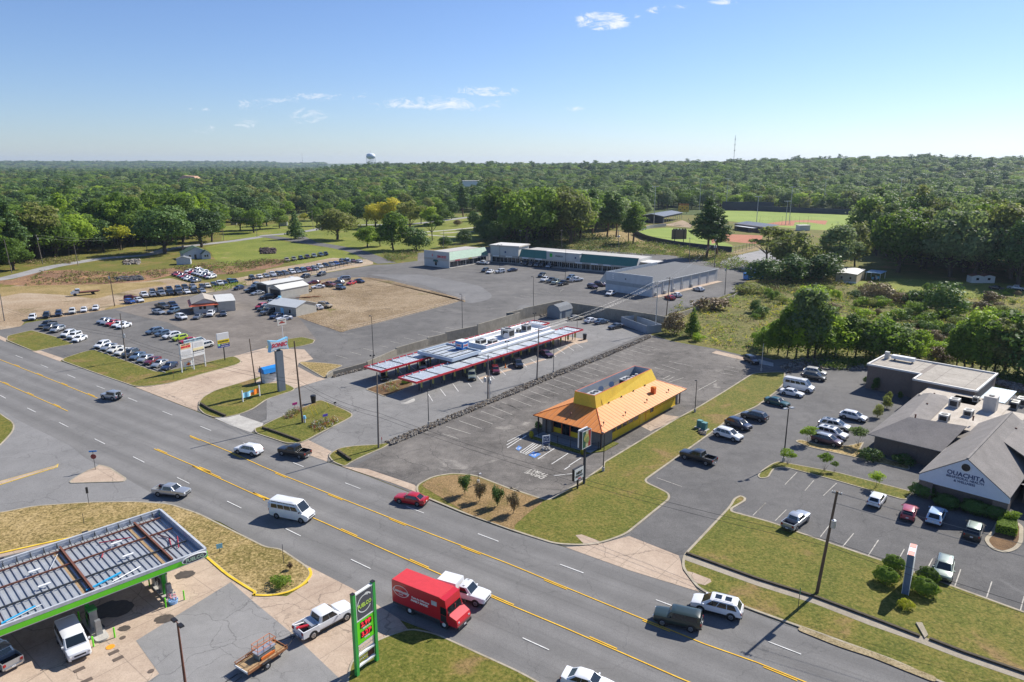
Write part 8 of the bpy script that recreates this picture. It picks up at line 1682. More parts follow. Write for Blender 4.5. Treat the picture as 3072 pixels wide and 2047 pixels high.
def proto_tree(kind,var=0):
    key=(kind,var)
    if key in TP: return TP[key]
    s=hash_=var*13+{'oak':1,'round':2,'pine':3,'poplar':4,'bushy':5,'shrub':6,'weed':7,'conifer':8,'open':9,'crape':10,'clip':11}[kind]*101
    D=LEAF['mid']
    if kind=='oak': H=18;cr=crown_mb(lobes_round(8.6,1.6,18,26,s,.40,.9),6200,.50,s,D);tk=trunk_mb(11,.55,lim(6,5,5,5,s),bark,s)
    elif kind=='round': H=12;cr=crown_mb(lobes_round(4.9,.8,12,20,s,.45),3600,.38,s,D);tk=trunk_mb(8,.3,lim(5,4,2.8,3.5,s),bark,s)
    elif kind=='open': H=15;cr=crown_mb(lobes_round(5.6,5.,15,20,s,.34,.8)[1:],2600,.40,s,D);tk=trunk_mb(11,.28,lim(8,6,4.,4.5,s),bark,s)
    elif kind=='pine': H=26;cr=crown_mb(lobes_pine(6.2,8.5,25.5,26,s),4600,.50,s,D,.85,(.5,1.05));tk=trunk_mb(24,.42,lim(8,13,3.5,1.,s),bark2,s)
    elif kind=='poplar': H=14;cr=crown_mb(lobes_round(3.9,-.6,14,22,s,.48,1.3),4200,.36,s,D);tk=trunk_mb(10,.22,lim(5,4,1.8,3.5,s),bark,s)
    elif kind=='conifer': H=10;cr=crown_mb(lobes_cone(3.1,1.2,10,11,s),2600,.30,s,D);tk=trunk_mb(8,.2,[],bark,s)
    elif kind=='bushy': H=7;cr=crown_mb(lobes_round(3.9,-.6,7,14,s,.5,1.),2400,.30,s,D);tk=trunk_mb(4,.14,lim(4,2,1.5,1.5,s),bark,s)
    elif kind=='weed': H=2.6;cr=crown_mb(lobes_round(2.3,-.5,2.6,9,s,.5,.8),900,.21,s,D);tk=trunk_mb(1.5,.05,lim(3,.8,.8,.8,s),bark,s)
    elif kind=='shrub': H=2.6;cr=crown_mb([((math.cos(i*1.05)*.5*(i%2+.5),math.sin(i*1.05)*.5*(i%2+.5),1.5+.12*(i%4)),(.5,.5,.95)) for i in range(8)]+[((0,0,.9),(.45,.45,.7))],1700,.12,s,D,1.,(.3,1.05));tk=trunk_mb(1.2,.05,[(i,.35,.45,1.2) for i in range(6)],bark,s)
    elif kind=='crape': H=4;cr=crown_mb(lobes_round(1.7,1.5,4,12,s,.45,.8),1500,.14,s,D,1.,(.5,1.05));tk=trunk_mb(1.5,.06,[(i*1.05,.3,.9,1.8) for i in range(6)],bark,s)
    elif kind=='clip': H=1.7;cr=crown_mb([((0,0,.75),(1.,1.,.92))],3800,.085,s,D,.35,(.97,1.02));tk=trunk_mb(.8,.08,[],bark,s)
    TP[key]=(cr.mesh('crown_%s_%d'%(kind,var)),tk.mesh('trunk_%s_%d'%(kind,var),60),H);return TP[key]
def tree(kind,p,h,col,label,cat='tree',group=None,var=None,wx=1.,name=None,parts=True,rz=None,wy=None):
    var=random.randrange(3) if var is None else var;cm,tm,H=proto_tree(kind,var);s=h/H;rz=random.uniform(0,6.28) if rz is None else rz
    nm=name or {'pine':'pine_tree','conifer':'conifer_tree','oak':'oak_tree','bushy':'leafy_bush','weed':'wild_bush','shrub':'garden_shrub','clip':'clipped_bush','crape':'flowering_shrub'}.get(kind,'leafy_tree')
    t=thing(nm,label,cat,(p.x,p.y,p.z),rz,group);t.scale=(s*wx,s*(wy or wx),s)
    for n,me in (('crown',cm),('trunk',tm)):
        o=bpy.data.objects.new(n,me);C.objects.link(o);o.parent=t
        if n=='crown': o.material_slots[0].link='OBJECT';o.material_slots[0].material=LEAF[col]
    return t
def treepx(kind,c,b,t,col,label,wx=1.,**k):
    B=at(c,*b);h=height_at(B,c,*t);B.z=.05;return tree(kind,B,max(.8,h),col,label,wx=wx,**k)
G1='trees in the park and by the back road'
for a in [
 ('oak','T1',(1455,945),(1400,505),'dark','big dark oak standing before the woods, left of the white wooden house',1.05),('oak','T1',(1780,890),(1720,545),'dark','dark spreading tree behind the white wooden house',.95),
 ('round','T1',(915,925),(880,640),'dark','dark round tree at the back road left of the big oak',.9),('crape','T1',(1065,915),(1050,680),'yellow','yellow leaved tree beside the back road',1.3),
 ('open','T1',(370,1000),(280,480),'olive','pale olive vine covered tree at the left edge of the woods',.9),('oak','T1',(120,1090),(60,800),'mid','tree at the far left edge, overhanging the back road',.9),
 ('conifer','T2',(375,815),(365,590),'dark','dark pointed conifer at the road junction in the park',.95),('oak','T2',(742,822),(755,545),'olive','very broad olive green tree spreading over the park road',1.15),
 ('poplar','T2',(1235,915),(1245,565),'mid','tall oval green tree with forked trunk beside the mall driveway',1.15),('round','T2',(1005,890),(980,705),'light','pale green drooping tree left of the tall oval tree',1.1),
 ('round','T2',(1120,880),(1130,740),'mid','small green tree between the pale drooping tree and the tall oval tree',1.),('open','T2',(1385,800),(1400,470),'olive','thin see-through tree behind the tall oval tree',.95),
 ('oak','T2',(1080,720),(1080,480),'yellow','yellow green tree behind the broad tree in the park',.8),('oak','T2',(1260,720),(1250,450),'yellow','bright yellow green tree, largest in the middle of the park',.75),
 ('open','T2',(1580,830),(1600,590),'mid','twin stemmed leaning tree in the park near the red dirt circle',.95),('round','T2',(1560,700),(1550,530),'light','light yellow green tree behind the twin stemmed one',1.),
 ('bushy','T2',(1440,915),(1435,715),'dark','dark bushy tree against the left end of the mall',1.),('pine','T2',(1852,620),(1850,345),'dark','dark full tree standing alone on the lawn behind the mall',1.1),
 ('bushy','T2',(1930,660),(1928,580),'mid','small round tree beside the lone dark tree',1.),('bushy','T2',(2010,790),(2010,650),'dark','dark narrow bush on the bank behind the mall',.7),
 ('round','T2',(450,650),(450,585),'yellow','small bright yellow green tree beyond the pointed conifer',1.3),('bushy','T2',(1805,700),(1805,645),'brown','small brownish tree on the park lawn',1.),
 ('pine','V',(1030,1000),(1060,150),'dark','tall ragged layered pine in front of the small ball field, the left one of two',1.05),('pine','V',(1180,990),(1230,300),'dark','pine leaning against the taller ragged pine, the right one of two',1.05),
 ('pine','T3',(1075,850),(1060,560),'dark','slender pine at the left end of the small ball field',.9),('pine','T3',(1115,862),(1130,500),'mid','full crowned pine next to the left end of the small ball field',1.15),
 ('pine','T3',(965,800),(960,420),'dark','tall pine behind the mall, third of the row before the ball field',1.),('pine','T3',(885,800),(880,400),'dark','tall pine behind the mall, second of the row before the ball field',1.),('pine','T3',(753,780),(750,380),'dark','tall pine behind the mall, first of the row before the ball field',1.),
 ('oak','T3',(560,860),(540,350),'olive','tall olive green tree behind the middle of the mall',.8),('oak','T3',(180,880),(150,330),'mid','tall bright tree behind the left part of the mall',.85),('oak','T3',(330,840),(320,420),'mid','tall leafy tree behind the raised panel of the mall',.8),
 ('oak','T3',(-20,800),(-30,330),'mid','tall tree behind the corner block of the mall',.85),('oak','T2',(2220,790),(2200,430),'dark','dark tree right of the long white open shelter',.75)]:
    treepx(*a[:5],a[5],wx=a[6]*1.35,group=G1)
rq=random.Random(8)
for k,(c,u,v,h,cl,kd) in enumerate((('T2',560,700,15,'mid','round'),('T2',900,690,17,'mid','oak'),('T2',1000,700,18,'dark','oak'),('T2',1150,700,16,'mid','oak'),('T2',1330,690,17,'olive','oak'),('T2',1480,680,15,'mid','round'),('T2',1650,690,17,'mid','oak'),('T2',1750,640,16,'dark','round'),('T2',230,720,14,'mid','round'),('T2',60,735,17,'dark','oak'),('T2',120,700,15,'mid','oak'),('T1',2240,760,17,'mid','oak'),('T1',2120,740,16,'dark','oak'),('T2',640,650,16,'mid','oak'),('T2',820,650,16,'light','oak'),('T2',1950,730,13,'dark','round'),('T2',2090,740,16,'mid','oak'),('T2',2060,830,12,'dark','bushy'),('T2',1850,860,8,'dark','bushy'),('T2',1700,890,6,'dark','bushy'),('T2',2150,860,14,'dark','oak'),('T1',1620,840,20,'mid','oak'),('T1',1180,880,21,'mid','oak'),('T1',650,950,21,'light','oak'),('T1',500,985,22,'mid','oak'),('T1',780,920,20,'mid','oak'),('T1',1870,840,19,'mid','oak'))):
    B=at(c,u,v);tree(kd,B,h,cl,'leafy tree filling the gaps between the park lawns and the back road','tree','park and roadside trees',wx=rq.uniform(1.,1.3))
G2='trees at the right side'
for a in [
 ('open','T4',(80,1060),(150,690),'olive','leaning tree with golden tinge above the gravel road',1.25),('round','T4',(330,1130),(350,740),'olive','golden green tree between the gravel road and the mobile home',1.1),
 ('poplar','T4',(700,1110),(660,650),'grey','grey green tree left of the mobile home',1.15),('oak','T4',(1240,1110),(1230,535),'mid','huge green tree in the middle behind the mobile home',.85),
 ('oak','T4',(1700,1150),(1740,540),'grey','huge grey green tree with pale forked trunk',.85),('oak','T4',(2000,1150),(2020,600),'grey','huge grey green tree behind the two small white sheds',.75),
 ('oak','T4',(1480,1080),(1500,560),'dark','large dark tree filling the gap behind the yard',.75),('poplar','T4',(860,1060),(870,650),'olive','tree half hidden behind the grey green one',1.),
 ('oak','T4',(2300,1220),(2290,620),'dark','dark tree at the right edge above the parked pickups',.8),('bushy','T4',(560,1180),(500,930),'dark','dark thicket left of the mobile home',1.3),('bushy','T4',(300,1190),(250,960),'dark','dark thicket below the golden green tree',1.3),('bushy','T4',(80,1200),(60,1000),'dark','dark thicket beside the blue dumpster',1.2)]:
    treepx(*a[:5],a[5],wx=a[6]*1.3,group=G2)
G3='saplings and bushes on the meadow'
for a in [
 ('poplar','M4',(260,505),(290,55),'mid','green sapling tree at the back corner of the empty lot',.85),('poplar','M4',(440,520),(470,-150),'grey','tall grey green sapling, highest of the cluster behind the empty lot',1.),('poplar','M4',(600,500),(650,90),'light','light green sapling right of the tallest one',.85),
 ('poplar','M4',(560,490),(540,150),'mid','broad sapling in the front of the cluster behind the clinic lot',.9),('poplar','M4',(790,500),(800,100),'dark','slim dark sapling left of the brick block',.75),('poplar','M4',(950,520),(900,180),'mid','green tree between the clinic lot and the brick block',.9),
 ('bushy','M4',(1080,520),(1020,150),'mid','full green tree left of the brick block roof',.95),('bushy','M4',(1260,520),(1230,220),'grey','grey green tree directly behind the brick block',.85),('crape','M4',(1420,530),(1430,250),'light','bright yellow green sapling behind the brick block',.9),
 ('poplar','M4',(1900,590),(1920,45),'light','tall bright green tree right of the brick block',1.05),('poplar','M4',(1760,580),(1760,250),'mid','green tree in front of the tall bright one',1.1),('open','M4',(2180,640),(2230,85),'mid','tall loose tree at the right edge behind the clinic',1.3),('poplar','M4',(2010,640),(2060,280),'dark','dark lower tree between the two tall ones behind the clinic',1.1),
 ('poplar','M4',(60,420),(80,230),'light','yellow green sapling left of the cluster behind the empty lot',1.1),('crape','M4',(-10,400),(0,280),'light','small bright sapling at the edge of the empty lot',1.),
 ('bushy','T4',(450,1500),(520,1230),'light','pale green tree in the middle of the meadow',1.1),('bushy','T4',(1660,1480),(1700,1210),'dark','dark vine covered mound in the meadow',1.2),('bushy','T4',(1060,1370),(1080,1200),'brown','dark brownish bush before the mobile home',1.4),('weed','T4',(1420,1400),(1410,1250),'dark','dark pointed bush on the meadow edge',1.1),('weed','T4',(1500,1410),(1510,1265),'dark','dark bush beside the pointed one',1.1),
 ('weed','T4',(1300,1390),(1300,1280),'brown','dark reddish bush on the meadow edge',1.2),('bushy','T4',(2060,1560),(1930,1395),'light','bright green bush above the tall green tree',.9),('bushy','T4',(2250,1560),(2230,1430),'mid','green bush at the right edge of the meadow',1.2),('bushy','T4',(1380,1490),(1420,1370),'mid','green bush in the meadow before the dark mound',1.2),
 ('conifer','M3',(1640,320),(1640,90),'mid','green pointed sapling behind the retaining wall corner',.95),('bushy','M3',(1480,300),(1500,110),'brown','brownish green bush beside the retaining wall corner',.85),('weed','M3',(1680,360),(1680,290),'light','bright green weed clump below the pointed sapling',1.),('bushy','M3',(1400,270),(1400,190),'brown','brown thicket against the retaining wall end',.7),
 ('bushy','M3',(2190,110),(2190,0),'dark','dark round bush alone in the open meadow',.85),('weed','M3',(2195,165),(2195,115),'mid','small green weed below the round dark bush',.8),
 ('bushy','M3',(2300,470),(2290,250),'mid','green bush at the back edge of the empty lot',.9),('weed','T3',(1800,1440),(1850,1330),'brown','dry brown brush on the meadow by the concrete wall',1.6),('weed','T3',(2150,1290),(2160,1200),'olive','olive brush at the end of the annex yard',1.8)]:
    treepx(*a[:5],a[5],wx=a[6]*1.12,group=G3)
for k,(u,v,t,cl,kd) in enumerate(((180,480,170,'light','poplar'),(340,510,60,'light','poplar'),(500,520,20,'mid','poplar'),(680,500,160,'light','bushy'),(860,505,130,'mid','poplar'),(1000,530,200,'grey','poplar'),(1160,520,190,'mid','bushy'),(1330,520,300,'light','bushy'),(1830,600,150,'mid','poplar'),(1960,640,200,'mid','poplar'),(2090,650,150,'olive','poplar'),(2300,670,180,'olive','poplar'),(2350,690,250,'dark','bushy'))):
    treepx(kd,'M4',(u,v+5),(u+10,t),cl,'leafy tree filling the thicket behind the clinic and its car park',wx=1.25,group='thicket trees behind the clinic')
rq=random.Random(4)
for k in range(170):
    u=rq.uniform(20,2300);v=rq.uniform(1290,1529) if k%2 else rq.uniform(1530,1900)
    if v>1529: u=rq.uniform(100,2300) if v<1650 else rq.uniform(1400,2300)
    B=at('T4',u,v);B.z=.05;tree(rq.choice(['weed','weed','bushy']),B,rq.uniform(1.2,3.6),rq.choice(['olive','mid','light','brown','dark']),'wild bush scattered over the rough meadow behind the clinic','bush','wild bushes on the meadow',wx=rq.uniform(.8,1.3))
# clinic planting
G4='shrubs and bushes round the clinic'
for a in [('crape','M4',(440,1270),(440,1110),'light','round green crape shrub before the maroon SUV with pale roof',1.15),('crape','M4',(890,1290),(885,1115),'grey','loose pale shrub between the SUVs and the clinic',1.15),('crape','M4',(265,1455),(275,1320),'light','light green shrub at the foot of the black lamp post',1.15),('crape','M4',(590,1510),(590,1345),'mid','darker green shrub on the planted strip, nearest the clinic lot lane',.95),('crape','M4',(680,1520),(680,1420),'mid','smaller shrub right of the darker one on the planted strip',.8),
 ('crape','B4',(860,160),(875,30),'light','white flowering shrub on the planted strip near the white hatchback',.95),('crape','B4',(1840,430),(1860,325),'light','white flowering shrub on the kerbed hedge island',1.2),
 ('bushy','M4',(1060,1040),(1060,920),'olive','olive bush along the left side of the hip roof, nearest the parked SUV',.7),('bushy','M4',(1140,960),(1150,850),'olive','olive bush along the left side of the hip roof, second one',.75),('bushy','M4',(1160,900),(1170,815),'olive','olive bush along the left side of the hip roof, third one',.7),('bushy','M4',(1260,880),(1250,810),'mid','green bush at the inner corner of the clinic',.6),('bushy','M4',(1280,830),(1270,755),'brown','reddish bush at the inner corner of the clinic',.55),
 ('bushy','M4',(1040,800),(1045,680),'dark','dark bush against the brick block wall',.6),('bushy','M4',(950,740),(950,680),'dark','small dark bush at the corner of the brick block',.7),('weed','M4',(1000,1420),(980,1300),'dark','dark bush in the shade of the clinic loggia',1.),('weed','M4',(1290,1450),(1290,1360),'dark','dark bush in front of the clinic windows',1.2)]:
    treepx(*a[:5],a[5],wx=a[6],group=G4,cat='shrub')
for c,b,w,l in (('B4',(990,760),(1.05,.62),'clipped oval bush at the back left of the clinic sign'),('B4',(930,850),(1.15,.75),'clipped oval bush at the front left of the clinic sign'),('B4',(1235,850),(1.0,.7),'clipped oval bush at the back right of the clinic sign'),('B4',(1200,930),(1.3,.8),'large clipped oval bush at the front right of the clinic sign'),('Y',(380,700),(1.5,.9),'dark clipped hedge at the left foot of the clinic gable'),('Y',(800,900),(1.4,1.),'dark round clipped bush below the left of the gable lettering'),('Y',(1290,1000),(1.5,1.),'dark round clipped bush below the right of the gable lettering'),('Y',(1650,1100),(1.4,.8),'dark clipped hedge at the right foot of the clinic gable'),('E',(1060,1110),(2.4,1.1),'low clipped bright green hedge under the near canopy end')):
    B=at(c,*b);B.z=.12;tree('clip',B,1.75 if c!='E' else 1.,'mid' if c!='Y' else 'dark',l,'bush',G4 if c!='E' else None,wx=w[0]*1.08,wy=w[1]*1.08,rz=R(-38) if c!='E' else R(51))
def hedge_box(name,label,pts,h,col,n):
    V=[Vector((p.x,p.y,0)) for p in pts]
    if area(V)<0: V=V[::-1]
    c=sum(V,Vector())/len(V);rng=random.Random(5);mb=MB();k=mb.mi(LEAF[col]);mb2=MB()
    for _ in range(n):
        if rng.random()<.5:
            i=rng.randrange(len(V));a,b=V[i],V[(i+1)%len(V)];p=a.lerp(b,rng.random());p=p-c;z=rng.random()*h;d=(b-a).normalized();nn=Vector((d.y,-d.x,.2));p.z=z
        else:
            i=rng.randrange(len(V));w1,w2=rng.random(),rng.random();w1=math.sqrt(w1);p=(V[i].lerp(V[(i+1)%len(V)],w2)-c)*w1;p.z=h;nn=Vector((0,0,1))
        leaf_quads(mb,k,rng,p,(nn+rdir(rng)*.5).normalized(),.1)
    mb.prism([(p.x-c.x,p.y-c.y) for p in inset(V,.12)],0,h-.06,mat('hedge_core',(.02,.04,.008),.95,0,.2))
    return solo(mb,name,label,'hedge',(c.x,c.y,.12))
hedge_box('box_hedge','square clipped bright green hedge on the kerbed island',poly('Y 1700,1190 2010,1230 2030,1420 1650,1330'),1.1,'light',2600)
for k,(c,b,t) in enumerate((('B2',(1540,205),(1545,70)),('B2',(1645,255),(1650,125)),('B2',(1775,295),(1775,160)),('B2',(1893,345),(1905,205)))):
    treepx('shrub',c,b,t,'brown' if k%2 else 'dark','upright young shrub in the row of four along the highway, %s from the left'%ORD[k],wx=.8,group='young shrubs along the highway',cat='shrub')
treepx('weed','B2',(190,870),(190,790),'mid','low green bush on the dry grass tip near the forecourt',wx=1.1,cat='shrub');treepx('shrub','B2',(268,755),(268,705),'brown','tiny reddish shrub on the dry grass tip',wx=1.,cat='shrub')
treepx('weed','B4',(1080,1040),(1070,960),'yellow','yellow green spiky plant before the clinic sign',wx=.8,cat='shrub')
B=at('B3',50,1);
for k,(c,u,v) in enumerate((('R',160,1040),('R',893,1280))):
    B=at(c,u,v,.8);B.z=.1;tree('clip',B,1.1,'yellow','small yellow green ball shrub at the %s end of the restaurant terrace'%('left','right')[k],'shrub','ball shrubs at the terrace',wx=.6)
for k,(c,u,v) in enumerate((('R',250,980),('R',1080,1190))):
    B=at(c,u,v);B.z=.1;tree('weed',B,1.6,'dark','dark bush at the %s corner of the restaurant porch'%('left','right')[k],'shrub',None,wx=.6)
# flower beds: dense planting nobody could count
def flowers(name,spec,n,cols,h=.7,seed=3):
    P=poly(spec);V=P;rng=random.Random(seed);mb=MB();xs=[p.x for p in V];ys=[p.y for p in V]
    def ins(x,y):
        c=False
        for i in range(len(V)):
            a,b=V[i-1],V[i]
            if (a.y>y)!=(b.y>y) and x<(b.x-a.x)*(y-a.y)/(b.y-a.y)+a.x:c=not c
        return c
    while n>0:
        x=rng.uniform(min(xs),max(xs));y=rng.uniform(min(ys),max(ys))
        if not ins(x,y): continue
        n-=1;m=LEAF[rng.choice(cols)] if rng.random()<.55 else FL[rng.randrange(len(FL))];hh=h*rng.uniform(.3,1.)
        for _ in range(14): leaf_quads(mb,mb.mi(m),rng,Vector((x+rng.gauss(0,.14),y+rng.gauss(0,.14),.1+hh*rng.random())),(rdir(rng)+Vector((0,0,.6))).normalized(),.085)
    o=mb.build(name);tag(o,kind='stuff')
FL=[mat('bloom_white',(.65,.62,.55),.7,0,0),mat('bloom_yellow',(.55,.45,.05),.7,0,0),mat('bloom_red',(.35,.04,.04),.7,0,0),mat('bloom_white2',(.55,.52,.48),.7,0,0),mat('bloom_orange',(.45,.14,.03),.7,0,0)]
flowers('flower_planting','S 920,590 1040,480 1150,430 1340,400 1350,440 1230,500 1160,590 1020,610',170,['olive','brown','grey'],.8)
flowers('flower_planting','S 1410,760 1500,670 1700,640 1900,620 1970,650 1820,760 1600,860 1520,820',230,['olive','brown','mid'],.9)
flowers('flower_planting','E 540,1240 640,1130 760,1100 900,1180 880,1260 700,1290',150,['olive','grey','brown'],.9)
# coloured boards in the beds
for c,u,v,m,l in(('S',1150,440,'bloom_pinkb','small pink board in the left flower bed of the island'),('S',1715,660,'bloom_violetb','small violet board in the right flower bed of the island')):
    B=at(c,u,v);mb=MB();mb.box((0,0,1.2),(1.,.06,.45),mat(m,(.50,.03,.22) if 'pink' in m else (.12,.08,.45),.5,0,.1));mb.cyl(.0,.05,0,1.,.04,steel,5);solo(mb,'garden_board',l,'sign',(B.x,B.y,.1),R(45))
# rocks along the lot
def rocks(name,spec,n,seed=9,s=.3,cols=None):
    P=poly(spec);m=len(P)//2;A_,B_=P[:m],P[m:][::-1];rng=random.Random(seed);mb=MB();ms=cols or [mat('rock_pale',(.27,.24,.20),.9,0,.2,3.),mat('rock_brown',(.12,.09,.06),.9,0,.2,3.),mat('rock_grey',(.16,.15,.135),.9,0,.2,3.)]
    ls=[(b-a).length for a,b in zip(A_,A_[1:])];tot=sum(ls)
    for _ in range(n):
        t=rng.random()*tot;i=0
        while t>ls[i] and i<len(ls)-1:t-=ls[i];i+=1
        f=min(1,t/ls[i]);a=A_[i].lerp(A_[i+1],f);b=B_[i].lerp(B_[i+1],f);p=a.lerp(b,rng.random());k=s*rng.uniform(.5,1.4);q=MB();q.box((0,0,0),(k,k*rng.uniform(.6,1),k*rng.uniform(.4,.8)),rng.choice(ms),top=rng.uniform(.5,.85))
        mb.add(moved(q,(p.x,p.y,.12+rng.random()*.2),rng.uniform(0,6),rng.uniform(-.6,.6)))
    o=mb.build(name);tag(o,kind='stuff')
rocks('rock_riprap','M2 1160,1265 1560,1100 2090,880 2353,765 M3 300,690 870,475 1260,312 1275,335 890,500 320,730 M2 2353,815 2120,905 1600,1130 1215,1290',5200)
rocks('rock_riprap','M2 700,675 1010,600 1010,612 700,690',220,4,.3);rocks('rock_riprap','M4 200,590 400,520 700,540 980,590 980,620 600,620 400,600 260,650',900,5,.45);rocks('rock_riprap','M4 2080,700 2353,760 2353,830 2090,740',400,6,.5);rocks('rock_riprap','M3 280,130 440,85 460,120 300,160',160,8,.4)
rocks('stone_heap','M3 1690,1160 1760,1180 1750,1205 1700,1190',90,12,.3)
rocks('rubble_heap','T1 1090,1010 1230,1000 1240,1040 1100,1045',160,7,1.3);rocks('gravel_heap','T1 1010,1160 1250,1150 1260,1180 1030,1190',420,8,1.1,[mat('asphalt_lumps',(.07,.07,.075),.9,0,.2)]);rocks('brush_heap','T2 65,900 190,905 190,945 70,950',200,9,1.5,[mat('burnt_brush',(.06,.04,.035),.95,0,.3)])
# rough growth on meadow and banks
def scatter(name,spec,n,cols,size,hmax,seed,dens=10):
    V=poly(spec);rng=random.Random(seed);mb=MB();xs=[p.x for p in V];ys=[p.y for p in V];c=0
    while c<n:
        x=rng.uniform(min(xs),max(xs));y=rng.uniform(min(ys),max(ys));k=False
        for i in range(len(V)):
            a,b=V[i-1],V[i]
            if (a.y>y)!=(b.y>y) and x<(b.x-a.x)*(y-a.y)/(b.y-a.y)+a.x:k=not k
        if not k: continue
        if noise.noise(Vector((x*.07,y*.07,seed)))<-.12 and rng.random()<.75: c+=.3;continue
        c+=1;m=mb.mi(LEAF[rng.choice(cols)]);hh=hmax*rng.uniform(.3,1.);w=hh*.7
        for _ in range(dens): leaf_quads(mb,m,rng,Vector((x+rng.gauss(0,w),y+rng.gauss(0,w),.05+hh*rng.random())),(rdir(rng)+Vector((0,0,.5))).normalized(),size)
    o=mb.build(name);tag(o,kind='stuff')
scatter('meadow_weeds','M3 1390,150 1560,0 T3 1560,1450 2000,1300 2353,1180 T4 100,1140 700,1200 T4 1200,1260 2353,1330 M4 2353,640 1500,520 900,190 1000,560 330,540 M3 2353,500 1830,410 1330,270',5200,['olive','olive','yellow','brown','mid','dark'],.20,.9,2)
scatter('brush_growth','T3 1030,850 1250,850 1600,900 2000,960 2200,1080 2150,1120 1850,1070 1450,960 1000,960',1500,['brown','olive','dark','mid'],.30,2.2,3)
scatter('brush_growth','T3 0,850 0,770 600,760 1050,830 1050,950 600,920',1500,['dark','dark','brown'],.35,3.2,4)
scatter('brush_growth','T4 -30,1220 100,1120 500,1110 760,1170 780,1270 500,1290 0,1290',1100,['brown','brown','dark','olive'],.24,1.8,5)
scatter('brush_growth','T1 200,1230 350,1110 600,1100 1100,1120 1500,1080 1480,1130 1300,1180 900,1210 400,1220',700,['brown','brown','olive'],.28,1.0,6);scatter('brush_growth','T1 1500,1080 1850,1040 2353,1000 T2 250,1000 280,1040 60,1060 T1 2050,1130 1950,1120 1700,1110',700,['brown','brown','mid'],.28,1.4,7)
scatter('brush_growth','T1 250,1020 530,990 700,980 700,1030 250,1050',260,['brown','olive'],.3,2.2,8);scatter('hedge_weeds','C 1560,480 1950,420 2250,400 2250,450 1960,520 1700,560',200,['light','mid','olive'],.22,1.2,9)
scatter('brush_growth','T2 1150,930 1450,920 1450,990 1230,1020 1160,1000',300,['brown','olive','dark'],.28,1.6,10);scatter('brush_growth','M4 330,560 700,520 1300,520 1330,560 980,580 700,620',500,['dark','mid','olive'],.2,1.5,11)
scatter('brush_growth','M4 2090,640 2353,700 2353,760 2080,700',200,['dark','mid'],.2,1.5,12)
# ---------------------------------------------------------------- woods
FRONT=[(-900,680),(-200,650),(0,626),(39,614),(65,600),(130,596),(151,584),(234,571),(286,566),(400,560),(482,548),(508,519),(613,508),(640,508),(665,492),(840,488),(947,490),(1090,491),(1118,480),(1142,540),(1164,553),(1333,556),(1346,535),(1424,528),(1450,515),(1490,502),(1497,482),(1594,482),(1659,480.5),(1777,482),(1818,484),(1992,492),(1996,520),(1997,600),(2065,615),(2183,628),(2274,640),(2353,655),(2700,700),(3300,740)]
def proj_F(x,y,z=0.):
    d=y*CPH-(z-CH)*SPH;u=y*SPH+(z-CH)*CPH;return (SW/2+FOC*x/d)/1.30557,(SH/2-FOC*u/d)/1.30557
def in_wood(x,y):
    if y<40: return abs(x)>260
    fx,fy=proj_F(x,y)
    if fx<-1500 or fx>3800: return y<200
    return fy<lerp_tab(FRONT,fx)
rng=random.Random(11);cand=[];r=225.
while r<9600:
    s=11. if r<520 else 13.2+(r-520)*.006
    if r>2700: s=22+(r-2700)*.006
    n=int(1.62*r/s)
    for i in range(n):
        a=1.5708+(-.81+1.62*(i+rng.uniform(-.45,.45))/n);rr=r+rng.uniform(-.5,.5)*s;x=rr*math.cos(a);y=rr*math.sin(a)
        if r>2700:
            fx=1176.5+1633*x/y
            if fx>760: continue
        if y<40 or not in_wood(x,y): continue
        if r>640 and abs(x-155)<0: continue
        if noise.noise(Vector((x*.02,y*.02,1.7)))>.38 and rr>420: continue
        cand.append((x,y,s,rr))
    r+=s*.95
# keep the clearings of far landmarks open
clear=[(o.location.x,o.location.y,38) for o in bpy.data.objects if o.name in('flat_building',)]+[(o.location.x,o.location.y+10,75) for o in bpy.data.objects if o.name=='clay_hill']
clear+=[(o.location.x,o.location.y,12) for o in bpy.data.objects if o.name.startswith('park_shelter')]
cand=[c for c in cand if not any((c[0]-x)**2+(c[1]-y)**2<d*d for x,y,d in clear)]
cand.sort(key=lambda c:c[3])
near=[];rest=[]
for c in cand:
    fx,_=proj_F(c[0],c[1])
    (near if len(near)<235 and -60<fx<2420 else rest).append(c)
ZN=[(640,'left woods','tree of the left woods along the back road'),(1120,'woods behind the park','tree in the front of the woods behind the park'),(1480,'woods behind the mall','tree in the front of the woods behind the mall'),(1995,'woods beyond the ball fields','tree in the front of the woods beyond the ball fields'),(9999,'woods at the right','tree in the front of the woods at the right edge')]
def hts(x,y,k): return 19.5+6.*noise.noise(Vector((x*.012,y*.012,5.)))+5.*noise.noise(Vector((x*.045,y*.045,7.)))+k
for x,y,s,rr in near:
    fx,_=proj_F(x,y);z=next(q for q in ZN if fx<q[0]);k=rng.uniform(-4,4.5);g=noise.noise(Vector((x*.02,y*.02,9.)))
    col=rng.choice(['mid','mid','dark','light'] if g>.0 else ['dark','dark','mid','olive']) if fx<640 else rng.choice(['mid','dark','olive','grey' if fx>1400 else 'mid']);kd=rng.choice(['oak','oak','poplar','round','pine'])
    h=hts(x,y,k)+(6.5 if kd=='pine' else 4);tree(kd,Vector((x,y,ground_z(x,y))),h,col,z[2],'tree',z[1],wx=.82 if kd=='oak' else 1.2,name='woodland_tree')
